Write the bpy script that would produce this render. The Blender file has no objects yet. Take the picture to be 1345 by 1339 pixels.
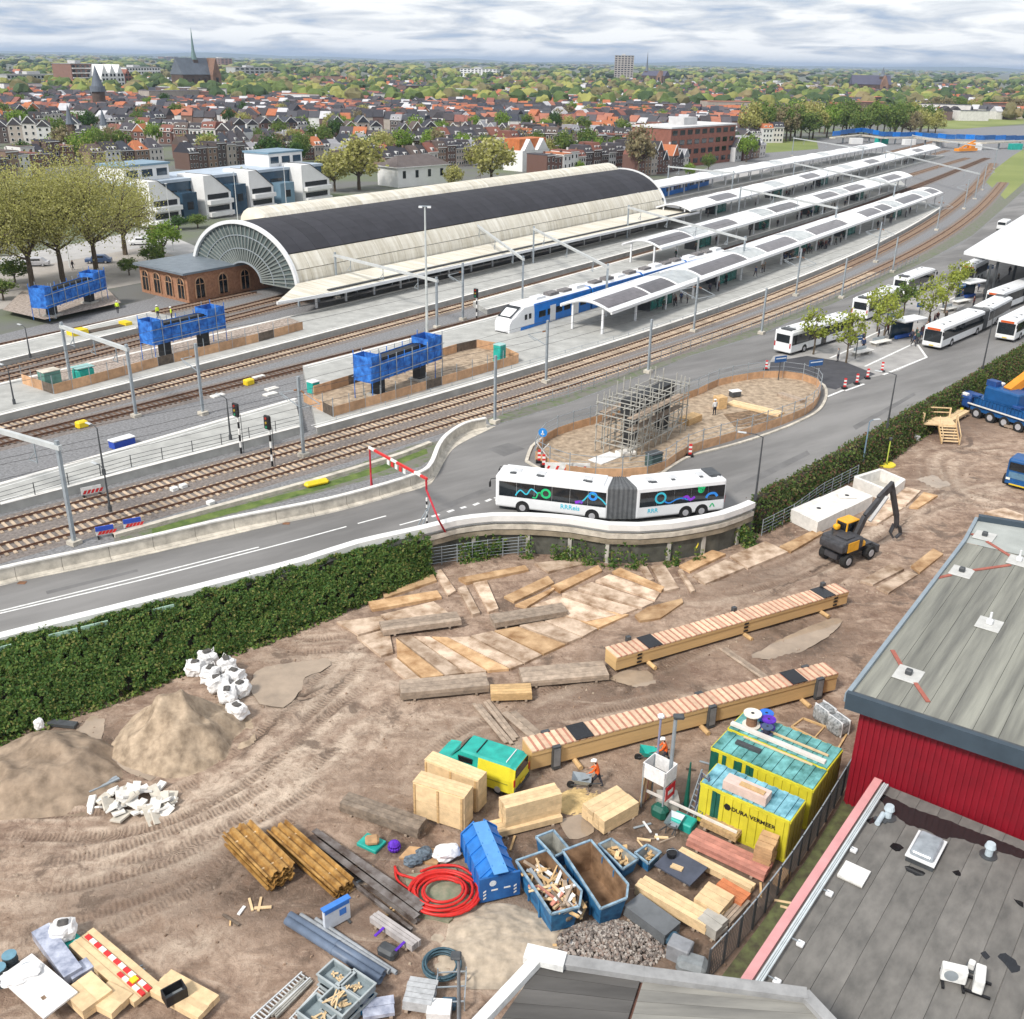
import bpy,bmesh,math,random
import numpy as np
from mathutils import Vector,Matrix
random.seed(7);RS=np.random.RandomState(7)
scene=bpy.context.scene
COL=scene.collection
R=math.radians

# ------------------------------------------------------------------ camera
FPX,CXP,CYP=1330.0,672.5,669.5          # focal length and centre in photo pixels (1345 x 1339)
CAMZ=36.0
PITCH=math.atan((CYP-80)/FPX);ROLL=0.0183
FW=Vector((0,math.cos(PITCH),-math.sin(PITCH)))
UP0=Vector((0,math.sin(PITCH),math.cos(PITCH)))
RT=Vector((1,0,0))*math.cos(ROLL)+UP0*math.sin(ROLL)
UP=UP0*math.cos(ROLL)-Vector((1,0,0))*math.sin(ROLL)
cam_d=bpy.data.cameras.new('camera');cam=bpy.data.objects.new('camera',cam_d);COL.objects.link(cam)
cam.matrix_world=Matrix(((RT.x,UP.x,-FW.x,0),(RT.y,UP.y,-FW.y,0),(RT.z,UP.z,-FW.z,CAMZ),(0,0,0,1)))
cam_d.sensor_width=36;cam_d.lens=36*FPX/1345;cam_d.clip_start=0.5;cam_d.clip_end=60000
scene.camera=cam
def P(x,y,z=0.0):
    """ photo pixel -> point where its line of sight meets the level z """
    d=FW+RT*((x-CXP)/FPX)-UP*((y-CYP)/FPX)
    t=(z-CAMZ)/d.z
    return Vector((d.x*t,d.y*t,z))

# ------------------------------------------------------------------ sky, sun, exposure
SUN_AZ,SUN_EL=R(-138),R(46)                # the brighter side of the overcast sky: from behind the camera, left
world=bpy.data.worlds.new('World');scene.world=world;world.use_nodes=True
wn,wl=world.node_tree.nodes,world.node_tree.links
for n in list(wn):wn.remove(n)
def wnode(t,**k):
    n=wn.new(t)
    for a,b in k.items():setattr(n,a,b)
    return n
sky=wnode('ShaderNodeTexSky');sky.sky_type='NISHITA';sky.sun_disc=False
sky.sun_elevation=SUN_EL;sky.sun_rotation=SUN_AZ % (2*math.pi);sky.air_density=1.0;sky.dust_density=1.5
geo=wnode('ShaderNodeNewGeometry');sep=wnode('ShaderNodeSeparateXYZ')
tco=wnode('ShaderNodeTexCoord');wl.new(tco.outputs['Generated'],sep.inputs[0])
# clouds: the view direction is carried up to a level sheet of cloud, so the streets of cloud flatten out towards the horizon
zz=wnode('ShaderNodeMath',operation='MAXIMUM');zz.inputs[1].default_value=0.0;wl.new(sep.outputs['Z'],zz.inputs[0])
za=wnode('ShaderNodeMath',operation='ADD');za.inputs[1].default_value=0.13;wl.new(zz.outputs[0],za.inputs[0])
dx=wnode('ShaderNodeMath',operation='DIVIDE');wl.new(sep.outputs['X'],dx.inputs[0]);wl.new(za.outputs[0],dx.inputs[1])
dy=wnode('ShaderNodeMath',operation='DIVIDE');wl.new(sep.outputs['Y'],dy.inputs[0]);wl.new(za.outputs[0],dy.inputs[1])
cmb=wnode('ShaderNodeCombineXYZ');wl.new(dx.outputs[0],cmb.inputs[0]);wl.new(dy.outputs[0],cmb.inputs[1])
n1=wnode('ShaderNodeTexNoise');n1.inputs['Scale'].default_value=1.75;n1.inputs['Detail'].default_value=7;n1.inputs['Roughness'].default_value=0.56;n1.inputs['Distortion'].default_value=0.35
wl.new(cmb.outputs[0],n1.inputs['Vector'])
rp=wnode('ShaderNodeValToRGB');wl.new(n1.outputs['Fac'],rp.inputs[0])
e=rp.color_ramp.elements;e[0].position=0.33;e[0].color=(3.2,4.0,5.3,1);e[1].position=0.55;e[1].color=(8.0,8.1,8.2,1)
e2=rp.color_ramp.elements.new(0.45);e2.color=(5.6,5.9,6.4,1)
mixc=wnode('ShaderNodeMixRGB');mixc.inputs[0].default_value=0.93
wl.new(sky.outputs[0],mixc.inputs[1]);wl.new(rp.outputs[0],mixc.inputs[2])
bg=wnode('ShaderNodeBackground');bg.inputs['Strength'].default_value=0.054
wl.new(mixc.outputs[0],bg.inputs['Color'])
wo=wnode('ShaderNodeOutputWorld');wl.new(bg.outputs[0],wo.inputs['Surface'])
sun_d=bpy.data.lights.new('sun','SUN');sun=bpy.data.objects.new('sun',sun_d);COL.objects.link(sun)
sun_d.energy=1.5;sun_d.angle=R(10);sun_d.color=(1.0,0.95,0.88)
sd=Vector((math.sin(SUN_AZ)*math.cos(SUN_EL),math.cos(SUN_AZ)*math.cos(SUN_EL),math.sin(SUN_EL)))
sun.rotation_euler=sd.to_track_quat('Z','Y').to_euler();sun.location=(0,0,120)
vs=scene.view_settings;vs.view_transform='Standard';vs.look='None';vs.exposure=1.38;vs.gamma=1
scene.render.engine='CYCLES'
scene.cycles.max_bounces=5;scene.cycles.diffuse_bounces=2;scene.cycles.glossy_bounces=2;scene.cycles.transparent_max_bounces=6;scene.cycles.transmission_bounces=3;scene.cycles.volume_bounces=0

# ------------------------------------------------------------------ materials
MATS={}
def M(name,col=(.5,.5,.5),rough=.75,var=.18,sc=1.2,metal=0.,bump=0.,col2=None,rnd=0.,st=(1,1,1),spec=.4,island=0.,emit=0.,alpha=1.,det=4,thr=None,trans=0.,rz=0.):
    """ procedural principled material; noise in world space; rnd / island = brightness change per object / per piece """
    if name in MATS:return MATS[name]
    m=bpy.data.materials.new(name);m.use_nodes=True;MATS[name]=m
    nt=m.node_tree;N,L=nt.nodes,nt.links
    b=N['Principled BSDF']
    b.inputs['Roughness'].default_value=rough;b.inputs['Metallic'].default_value=metal;b.inputs['Specular IOR Level'].default_value=spec
    g=N.new('ShaderNodeNewGeometry');mp=N.new('ShaderNodeMapping');mp.inputs['Scale'].default_value=st;src=g.outputs['Position']
    if rz:# turn the grain to run along a direction of the place
        r0=N.new('ShaderNodeMapping');r0.inputs['Rotation'].default_value=(0,0,-rz);L.new(src,r0.inputs['Vector']);src=r0.outputs[0]
    if rnd:# every piece gets its own cut of the grain
        ob=N.new('ShaderNodeObjectInfo');sc0=N.new('ShaderNodeVectorMath');sc0.operation='SCALE';sc0.inputs[0].default_value=(37,61,23);L.new(ob.outputs['Random'],sc0.inputs['Scale'])
        ad=N.new('ShaderNodeVectorMath');L.new(src,ad.inputs[0]);L.new(sc0.outputs[0],ad.inputs[1]);src=ad.outputs[0]
    L.new(src,mp.inputs['Vector'])
    nz=N.new('ShaderNodeTexNoise');nz.inputs['Scale'].default_value=sc;nz.inputs['Detail'].default_value=det;nz.inputs['Roughness'].default_value=.6
    L.new(mp.outputs[0],nz.inputs['Vector'])
    cr=N.new('ShaderNodeValToRGB');L.new(nz.outputs['Fac'],cr.inputs[0])
    lo,hi=thr or (.32,.68)
    cr.color_ramp.elements[0].position=lo;cr.color_ramp.elements[1].position=hi
    c1=tuple(c*(1-var) for c in col);c2=col2 or tuple(min(1,c*(1+var)) for c in col)
    cr.color_ramp.elements[0].color=(*c1,1);cr.color_ramp.elements[1].color=(*c2,1)
    out=cr.outputs[0]
    if rnd or island:
        mr=N.new('ShaderNodeMapRange');k=rnd or island
        mr.inputs['To Min'].default_value=1-k;mr.inputs['To Max'].default_value=1+k
        if rnd:
            oi=N.new('ShaderNodeObjectInfo');L.new(oi.outputs['Random'],mr.inputs['Value'])
        else:L.new(g.outputs['Random Per Island'],mr.inputs['Value'])
        hs=N.new('ShaderNodeHueSaturation');L.new(out,hs.inputs['Color']);L.new(mr.outputs[0],hs.inputs['Value']);out=hs.outputs[0]
    L.new(out,b.inputs['Base Color'])
    if bump:
        bp=N.new('ShaderNodeBump');bp.inputs['Strength'].default_value=min(1,bump);bp.inputs['Distance'].default_value=.05
        L.new(nz.outputs['Fac'],bp.inputs['Height']);L.new(bp.outputs[0],b.inputs['Normal'])
    if emit:
        b.inputs['Emission Color'].default_value=(*col,1);b.inputs['Emission Strength'].default_value=emit
    if alpha<1:b.inputs['Alpha'].default_value=alpha
    if trans:b.inputs['Transmission Weight'].default_value=trans
    return m
def ramp_mat(name,cols,rough=.8,source='island',var=.25,sc=.6,leaf=False):
    """ colour picked from a list per loose piece or per object """
    if name in MATS:return MATS[name]
    m=bpy.data.materials.new(name);m.use_nodes=True;MATS[name]=m
    N,L=m.node_tree.nodes,m.node_tree.links;b=N['Principled BSDF'];b.inputs['Roughness'].default_value=rough
    b.inputs['Specular IOR Level'].default_value=.25
    cr=N.new('ShaderNodeValToRGB');cr.color_ramp.interpolation='CONSTANT'
    if source=='island':L.new(N.new('ShaderNodeNewGeometry').outputs['Random Per Island'],cr.inputs[0])
    else:L.new(N.new('ShaderNodeObjectInfo').outputs['Random'],cr.inputs[0])
    el=cr.color_ramp.elements
    while len(el)<len(cols):el.new(.5)
    for i,c in enumerate(cols):el[i].position=i/len(cols);el[i].color=(*c,1)
    nz=N.new('ShaderNodeTexNoise');nz.inputs['Scale'].default_value=sc;nz.inputs['Detail'].default_value=3
    L.new(N.new('ShaderNodeNewGeometry').outputs['Position'],nz.inputs['Vector'])
    mr=N.new('ShaderNodeMapRange');mr.inputs['To Min'].default_value=1-var;mr.inputs['To Max'].default_value=1+var;L.new(nz.outputs['Fac'],mr.inputs['Value'])
    hs=N.new('ShaderNodeHueSaturation');L.new(cr.outputs[0],hs.inputs['Color']);L.new(mr.outputs[0],hs.inputs['Value'])
    L.new(hs.outputs[0],b.inputs['Base Color'])
    if leaf:# thin leaves let light through
        tl=N.new('ShaderNodeBsdfTranslucent');mx=N.new('ShaderNodeMixShader');mx.inputs[0].default_value=.42;L.new(hs.outputs[0],tl.inputs[0]);L.new(b.outputs[0],mx.inputs[1]);L.new(tl.outputs[0],mx.inputs[2]);L.new(mx.outputs[0],N['Material Output'].inputs[0])
    return m
asphalt=M('asphalt',(.19,.185,.18),.85,.24,.16,bump=.1,det=14,st=(.35,1.6,1),thr=(.36,.64),rz=R(36))
asphalt2=M('asphalt_dark',(.06,.06,.068),.85,.2,.8,det=8)
white_paint=M('white_paint',(.74,.74,.72),.6,.18,3,det=8)
white_metal=M('white_metal',(.72,.73,.74),.45,.06,.6)
concrete=M('concrete',(.42,.40,.36),.85,.22,1.1,bump=.15,det=8)
concrete_l=M('concrete_light',(.52,.48,.41),.85,.28,1.3,bump=.1,det=8)
concrete_w=M('concrete_white',(.70,.68,.64),.8,.14,1.5,det=8)
paving=M('paving',(.33,.32,.31),.85,.16,.7,det=8)
platform_m=M('platform_paving',(.38,.38,.36),.85,.18,.6,det=12)
ballast=M('ballast',(.20,.20,.205),.95,.5,4,bump=.6,det=8,thr=(.25,.75))
ballast_old=M('ballast_old',(.19,.165,.15),.95,.35,4,bump=.5,det=8)
rust=M('rust',(.2,.1,.055),.85,.35,3,det=6)
rail_m=M('rail_steel',(.13,.065,.04),.6,.3,2)
sleeper_m=M('sleeper_concrete',(.46,.36,.26),.9,.22,1.5,rnd=.2)
steel_g=M('galvanised_steel',(.33,.37,.40),.5,.12,2,metal=.3)
steel_d=M('dark_steel',(.06,.065,.07),.5,.25,2)
black=M('black_plastic',(.012,.012,.014),.5,.3,3)
rubber=M('rubber',(.018,.018,.018),.85,.3,6)
glass_d=M('dark_glass',(.012,.016,.02),.07,.2,1,spec=.6)
glass_b=M('blue_glass',(.03,.055,.08),.08,.3,.4,spec=.6)
glass_c=M('clear_glass',(.14,.18,.18),.1,.3,.5,alpha=.6,spec=.5)
glass_g=M('green_glass',(.04,.22,.19),.15,.3,1,alpha=.75)
timber=M('timber',(.56,.37,.18),.75,.2,2.4,st=(1,1,3),rnd=.12,det=6)
timber_l=M('timber_light',(.68,.50,.29),.75,.16,2.4,rnd=.12,det=6)
timber_g=M('timber_grey',(.33,.26,.20),.85,.3,2.4,rnd=.22,det=8)
timber_d=M('timber_dark',(.11,.085,.065),.85,.35,2.4,rnd=.2,det=6)
timber_r=M('timber_red',(.50,.22,.17),.8,.22,2,rnd=.15,det=6)
plywood=M('plywood',(.47,.29,.15),.8,.25,1.6,rnd=.12,det=6)
mat_wood=M('mat_wood',(.40,.26,.16),.85,.35,.8,rnd=.26,col2=(.64,.50,.38),det=12,bump=.1,thr=(.36,.62))
mat_orange=M('mat_wood_orange',(.42,.22,.09),.85,.4,.8,rnd=.25,col2=(.62,.42,.24),det=12)
osb=M('osb',(.42,.28,.14),.85,.3,6,det=8)
brick=M('brick',(.33,.17,.10),.9,.25,2.5,det=6)
brick_d=M('brick_dark',(.15,.075,.055),.9,.3,2.5,rnd=.3,det=6)
blue_net=M('blue_net',(.02,.12,.55),.75,.45,1.5,col2=(.05,.26,.8),det=8,alpha=.93)
blue_p=M('blue_paint',(.015,.10,.34),.5,.3,1.5,col2=(.02,.14,.42),det=8)
blue_t=M('truck_blue',(.012,.085,.25),.4,.2,1.0)
yellow_p=M('yellow_paint',(.58,.52,.035),.5,.14,1.2,det=8)
orange_p=M('orange_paint',(.72,.26,.02),.45,.12,1.5)
van_y=M('van_yellow',(.70,.62,.04),.35,.08,2)
teal_p=M('teal_paint',(.02,.36,.30),.5,.2,1.5)
green_p=M('green_paint',(.01,.10,.07),.5,.2,2)
teal_roof=M('teal_roof',(.07,.28,.25),.6,.5,1.3,col2=(.20,.52,.52),det=8)
blue_roof=M('blue_roof',(.08,.33,.42),.6,.5,1.3,col2=(.30,.62,.72),det=8)
red_p=M('red_paint',(.42,.02,.035),.5,.15,2)
red_hose=M('red_hose',(.55,.02,.015),.45,.15,3)
white_b=M('white_bag',(.74,.73,.72),.8,.12,5,bump=.4)
grey_p=M('grey_plastic',(.22,.24,.25),.7,.2,3)
purple_p=M('purple_plastic',(.10,.02,.42),.6,.3,4)
orange_hv=M('orange_vest',(.80,.13,.02),.75,.15,8)
lime_hv=M('lime_vest',(.55,.72,.03),.75,.15,8)
dark_cloth=M('dark_cloth',(.03,.03,.04),.9,.3,10,rnd=.5)
skin_m=M('skin',(.45,.26,.18),.6,.1,8)
hair_m=M('hair',(.05,.03,.02),.8,.3,20)
bark=M('bark',(.11,.085,.06),.95,.3,4)
sand_m=M('sand',(.32,.24,.165),.95,.35,1.6,col2=(.50,.39,.28),bump=1,det=14)
grass_m=M('grass',(.06,.13,.025),.95,.4,.9,col2=(.15,.20,.05),det=10,bump=.5)
water_m=M('puddle_water',(.34,.265,.195),.05,.2,.6,spec=.5,det=6)

# ------------------------------------------------------------------ mesh helpers
class MB:
    """ collects geometry; build() links it as one mesh object """
    def __init__(s,o=(0,0,0)):s.v,s.f,s.m,s.o=[],[],[],Vector(o)
    def add(s,vs,fs,mi=0):
        k=len(s.v);o=s.o
        s.v+=[(p[0]-o[0],p[1]-o[1],p[2]-o[2]) for p in vs];s.f+=[tuple(i+k for i in f) for f in fs];s.m+=[mi]*len(fs);return s
    def box(s,c,sz,rz=0,mi=0,top=1.0,M3=None):
        x,y,z=sz[0]/2,sz[1]/2,sz[2]/2;ca,sa=math.cos(rz),math.sin(rz);vs=[]
        for (a,b,d) in ((-1,-1,-1),(1,-1,-1),(1,1,-1),(-1,1,-1),(-1,-1,1),(1,-1,1),(1,1,1),(-1,1,1)):
            t=top if d>0 else 1
            p=Vector((a*x*t,b*y*t,d*z))
            p=M3 @ p if M3 else Vector((p.x*ca-p.y*sa,p.x*sa+p.y*ca,p.z))
            vs.append((c[0]+p.x,c[1]+p.y,c[2]+p.z))
        return s.add(vs,((0,3,2,1),(4,5,6,7),(0,1,5,4),(1,2,6,5),(2,3,7,6),(3,0,4,7)),mi)
    def b2(s,p,q,mi=0):
        """ box between two opposite corners """
        return s.box([(a+b)/2 for a,b in zip(p,q)],[abs(b-a) for a,b in zip(p,q)],0,mi)
    def bar(s,p,q,w,h=None,mi=0):
        """ square bar from p to q """
        p,q=Vector(p),Vector(q);d=q-p;ln=d.length
        if ln<1e-6:return s
        d/=ln;h=h or w
        sd_=d.cross(Vector((0,0,1)));
        sd_=sd_.normalized() if sd_.length>1e-3 else Vector((1,0,0));u=sd_.cross(d)
        vs=[]
        for c in (p,q):
            for a,b in ((-1,-1),(1,-1),(1,1),(-1,1)):vs.append(c+sd_*(a*w/2)+u*(b*h/2))
        return s.add(vs,((0,1,2,3),(7,6,5,4),(0,4,5,1),(1,5,6,2),(2,6,7,3),(3,7,4,0)),mi)
    def cyl(s,p,q,r,n=8,r2=None,mi=0,cap=True):
        p,q=Vector(p),Vector(q);d=(q-p).normalized();r2=r if r2 is None else r2
        a=d.cross(Vector((0,0,1)));a=a.normalized() if a.length>1e-3 else Vector((1,0,0));b=d.cross(a)
        vs=[]
        for c,rr in ((p,r),(q,r2)):
            for i in range(n):
                t=2*math.pi*i/n;vs.append(c+a*(rr*math.cos(t))+b*(rr*math.sin(t)))
        fs=[(i,(i+1) % n,n+(i+1) % n,n+i) for i in range(n)]
        if cap:fs+=[tuple(range(n-1,-1,-1)),tuple(range(n,2*n))]
        return s.add(vs,fs,mi)
    def tube(s,pts,r,n=6,mi=0):
        pts=[Vector(p) for p in pts];vs=[];m=len(pts)
        for i,p in enumerate(pts):
            d=(pts[min(i+1,m-1)]-pts[max(i-1,0)]).normalized()
            a=d.cross(Vector((0,0,1)));a=a.normalized() if a.length>1e-3 else Vector((1,0,0));b=d.cross(a)
            rr=r[i] if isinstance(r,(list,tuple)) else r
            for k in range(n):
                t=2*math.pi*k/n;vs.append(p+a*(rr*math.cos(t))+b*(rr*math.sin(t)))
        fs=[(i*n+k,i*n+(k+1) % n,(i+1)*n+(k+1) % n,(i+1)*n+k) for i in range(m-1) for k in range(n)]
        fs+=[tuple(range(n-1,-1,-1)),tuple(range((m-1)*n,m*n))]
        return s.add(vs,fs,mi)
    def prism(s,poly,z0,z1,mi=0):
        n=len(poly);vs=[(p[0],p[1],z0) for p in poly]+[(p[0],p[1],z1) for p in poly]
        ar=sum(poly[i][0]*poly[(i+1) % n][1]-poly[(i+1) % n][0]*poly[i][1] for i in range(n))
        fs=[(i,(i+1) % n,n+(i+1) % n,n+i) for i in range(n)]+[tuple(range(n-1,-1,-1)),tuple(range(n,2*n))]
        if ar<0:fs=[tuple(reversed(f)) for f in fs]
        return s.add(vs,fs,mi)
    def sweep(s,path,prof,mi=0,cap=True):
        """ profile (offset to the left, height) carried along a ground path of 3D points """
        path=[Vector(p) for p in path];m,n=len(path),len(prof);vs=[]
        for i,p in enumerate(path):
            d=path[min(i+1,m-1)]-path[max(i-1,0)];d.z=0;d.normalize();l=Vector((-d.y,d.x,0))
            for a,b in prof:vs.append(p+l*a+Vector((0,0,b)))
        fs=[(i*n+k,(i+1)*n+k,(i+1)*n+(k+1) % n,i*n+(k+1) % n) for i in range(m-1) for k in range(n)]
        if cap:fs+=[tuple(range(n)),tuple(range((m-1)*n+n-1,(m-1)*n-1,-1))]
        return s.add(vs,fs,mi)
    def mesh(s,name,mats,smooth=False):
        me=bpy.data.meshes.new(name);me.from_pydata(s.v,[],s.f)
        for m in (mats if isinstance(mats,(list,tuple)) else [mats]):me.materials.append(m)
        if any(s.m):me.polygons.foreach_set('material_index',s.m)
        if smooth:me.polygons.foreach_set('use_smooth',[True]*len(me.polygons))
        me.update();return me
    def build(s,name,mats,parent=None,smooth=False):
        return link(name,s.mesh(name,mats,smooth),parent)
def link(name,me,parent=None,loc=None,rz=None,scale=None,rot=None):
    o=bpy.data.objects.new(name,me);COL.objects.link(o)
    if parent:o.parent=parent
    if loc is not None:o.location=loc
    if rz:o.rotation_euler=(0,0,rz)
    if rot:o.rotation_euler=rot
    if scale is not None:o.scale=scale
    return o
def tag(o,label,cat,group=None):
    o['label']=label;o['category']=cat
    if group:o['group']=group
    return o
def thing(name,label,cat,loc=(0,0,0),rz=0.,group=None):
    o=bpy.data.objects.new(name,None);COL.objects.link(o);o.empty_display_size=.3
    o.location=loc;o.rotation_euler=(0,0,rz);return tag(o,label,cat,group)
def struct(o,kind='structure'):o['kind']=kind;return o
def dup(root,loc,rz=None,label=None,scale=None):
    def cp(o,par):
        c=o.copy();COL.objects.link(c)
        if par:c.parent=par
        for ch in KIDS.get(o.name) or o.children:cp(ch,c)
        return c
    r=cp(root,None);r.location=loc
    if rz is not None:r.rotation_euler=(0,0,rz)
    if scale is not None:r.scale=scale
    if label:r['label']=label
    return r
KIDS={}
def keep(o):
    """ remember the children once (obj.children searches the whole file) """
    KIDS[o.name]=list(o.children)
    for c in KIDS[o.name]:keep(c)
    return o
_UB={}
def ubox(mat):
    """ shared unit box (12 triangles) for pieces """
    if mat.name not in _UB:_UB[mat.name]=MB().box((0,0,0),(1,1,1)).mesh('piece',mat)
    return _UB[mat.name]
def piece(name,mat,parent,c,sz,rz=0,rot=None):
    return link(name,ubox(mat),parent,c,rz,sz,rot)
def rbox(sz,r,seg=2,c=(0,0,0),top=None):
    """ rounded box -> (verts, faces) """
    bm=bmesh.new();bmesh.ops.create_cube(bm,size=1)
    for v in bm.verts:
        v.co.x*=sz[0];v.co.y*=sz[1];v.co.z*=sz[2]
        if top and v.co.z>0:v.co.x=v.co.x*top[0]+(top[2] if len(top)>2 else 0);v.co.y*=top[1]
        v.co+=Vector(c)
    bmesh.ops.bevel(bm,geom=bm.edges[:]+bm.verts[:],offset=r,segments=seg,profile=.5,affect='EDGES')
    bm.verts.index_update();vs=[v.co.copy() for v in bm.verts];fs=[tuple(v.index for v in f.verts) for f in bm.faces];bm.free()
    return vs,fs
def frame(a,b,z=0):
    """ two photo points on the level z -> origin, yaw, length """
    p,q=P(a[0],a[1],z),P(b[0],b[1],z);d=q-p
    return p,math.atan2(d.y,d.x),d.length
ORD='first second third fourth fifth sixth seventh eighth ninth tenth eleventh twelfth thirteenth fourteenth fifteenth sixteenth seventeenth eighteenth nineteenth twentieth'.split()
def od(i):
    if i<20:return ORD[i]
    t,u=divmod(i+1,10);w=['','','twenty','thirty','forty','fifty','sixty','seventy','eighty','ninety'][t % 10]
    s_=(w+'-'+ORD[u-1]) if u else w[:-1]+'ieth'
    return s_ if t<10 else 'hundred and '+s_
def smooth_path(pts,step=1.0):
    """ Catmull-Rom through points, resampled """
    pts=[Vector(p) for p in pts];out=[]
    for i in range(len(pts)-1):
        p0,p1,p2,p3=pts[max(i-1,0)],pts[i],pts[i+1],pts[min(i+2,len(pts)-1)]
        n=max(1,int((p2-p1).length/step))
        for k in range(n):
            t=k/n
            out.append(.5*((2*p1)+(p2-p0)*t+(2*p0-5*p1+4*p2-p3)*t*t+(3*p1-p0-3*p2+p3)*t**3))
    out.append(pts[-1]);return out
def text_mesh(s,size,mat,name='lettering',bold=0.0):
    cu=bpy.data.curves.new('t','FONT');cu.body=s;cu.size=size;cu.align_x='CENTER';cu.align_y='CENTER';cu.offset=bold;cu.extrude=.004;cu.resolution_u=2
    o=bpy.data.objects.new('t',cu);COL.objects.link(o);dg=bpy.context.evaluated_depsgraph_get()
    me=bpy.data.meshes.new_from_object(o.evaluated_get(dg));me.name=name;me.materials.clear();me.materials.append(mat)
    bpy.data.objects.remove(o);bpy.data.curves.remove(cu);return me
def noise2(x,y,seed=0):
    """ smooth value noise on arrays """
    rs=np.random.RandomState(seed);T=rs.rand(256,256)
    xi,yi=np.floor(x).astype(int),np.floor(y).astype(int);xf,yf=x-xi,y-yi
    xf=xf*xf*(3-2*xf);yf=yf*yf*(3-2*yf)
    a=T[xi & 255,yi & 255];b=T[(xi+1) & 255,yi & 255];c=T[xi & 255,(yi+1) & 255];d=T[(xi+1) & 255,(yi+1) & 255]
    return (a*(1-xf)+b*xf)*(1-yf)+(c*(1-xf)+d*xf)*yf
ZP=2.5     # level of the road and the station above the building yard
# ================================================================== the setting
def pl(pts,z):return [P(x,y,z) for x,y in pts]
COPE=[(-260,902),(-120,868),(0,835),(178,791),(297,761),(400,734),(469,712),(558,692),(597,682),(647,676),(694,676),(750,680),(800,688),(840,689),(881,686),(948,674),(988,659)]
HEDGE_T=[(988,659),(1004,649),(1064,618),(1129,580),(1198,540),(1257,508),(1345,457),(1500,380)]
cope_w=smooth_path(pl(COPE,3.4),1.5);hedge_w=smooth_path(pl(HEDGE_T,ZP),1.5)
edge_w=[Vector((p.x,p.y,ZP)) for p in cope_w]+hedge_w[1:]
ROAD_UP=[(-260,833),(-120,799),(0,767),(178,730),(400,678),(454,663),(548,641),(566,629),(579,606),(597,585),(647,560),(672,553),(747,530),(811,506),(851,491),(908,468),(1000,440),(1094,400),(1153,374),(1198,353),(1224,340),(1278,310),(1345,251)]
road_up_w=smooth_path(pl(ROAD_UP,ZP),2)

def inpoly(x,y,poly):
    ins=np.zeros(x.shape,bool);n=len(poly)
    for i in range(n):
        x1,y1=poly[i][0],poly[i][1];x2,y2=poly[(i+1) % n][0],poly[(i+1) % n][1]
        if y1==y2:continue
        c=((y1>y) !=(y2>y)) & (x<(x2-x1)*(y-y1)/(y2-y1)+x1);ins ^=c
    return ins

# land beyond the road edge, out to the horizon
city_ground=M('city_ground',(.20,.20,.19),.95,.3,.03,col2=(.13,.16,.08),det=8,thr=(.45,.62))
far=[Vector((26000,edge_w[-1].y,ZP)),Vector((26000,40000,ZP)),Vector((-26000,40000,ZP)),Vector((-26000,edge_w[0].y-30,ZP)),Vector((edge_w[0].x-30,edge_w[0].y-30,ZP))]
mb=MB();poly=edge_w+far;n=len(edge_w)
mb.add(poly,[tuple(range(len(poly)))])
for i in range(n-1):
    a,b=edge_w[i],edge_w[i+1];mb.add([a,b,(b.x,b.y,-.6),(a.x,a.y,-.6)],[(3,2,1,0)],1)
struct(mb.build('ground',[city_ground,M('concrete_shaded',(.09,.09,.075),.95,.4,.8,det=8)]))  # skirt coloured dark to carry the shade under the coping

# ---- building yard: a churned sheet with tyre ruts
X0,X1,Y0,Y1,DG=-62.,95.,14.,128.,.27
gx,gy=np.meshgrid(np.arange(X0,X1,DG),np.arange(Y0,Y1,DG),indexing='ij')
zz_=.16*(noise2(gx*.12,gy*.12,1)-.5)+.09*(noise2(gx*.45,gy*.45,2)-.5)+.06*(noise2(gx*1.3,gy*1.3,3)-.5)+.03*(noise2(gx*3,gy*3,5)-.5)
rut=np.zeros_like(gx);al=np.zeros_like(gx);wet=np.zeros_like(gx);pale=np.zeros_like(gx)
def poly_dist(path):
    pts=np.array([(p.x,p.y) for p in path]);d2=np.full(gx.shape,1e9);s=np.zeros(gx.shape);sd_=np.zeros(gx.shape)
    acc=0
    for i in range(len(pts)-1):
        a,b=pts[i],pts[i+1];ab=b-a;l2=ab @ ab+1e-9
        m=(gx>min(a[0],b[0])-2) & (gx<max(a[0],b[0])+2) & (gy>min(a[1],b[1])-2) & (gy<max(a[1],b[1])+2)
        if not m.any():acc+=math.sqrt(l2);continue
        px,py=gx[m]-a[0],gy[m]-a[1];t=np.clip((px*ab[0]+py*ab[1])/l2,0,1)
        dd=(px-t*ab[0])**2+(py-t*ab[1])**2;cr_=(ab[0]*py-ab[1]*px)
        old=d2[m];k=dd<old;old[k]=dd[k];d2[m]=old
        q=s[m];q[k]=acc+t[k]*math.sqrt(l2);s[m]=q;q=sd_[m];q[k]=np.sign(cr_[k]);sd_[m]=q
        acc+=math.sqrt(l2)
    return np.sqrt(d2),s,sd_
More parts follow.
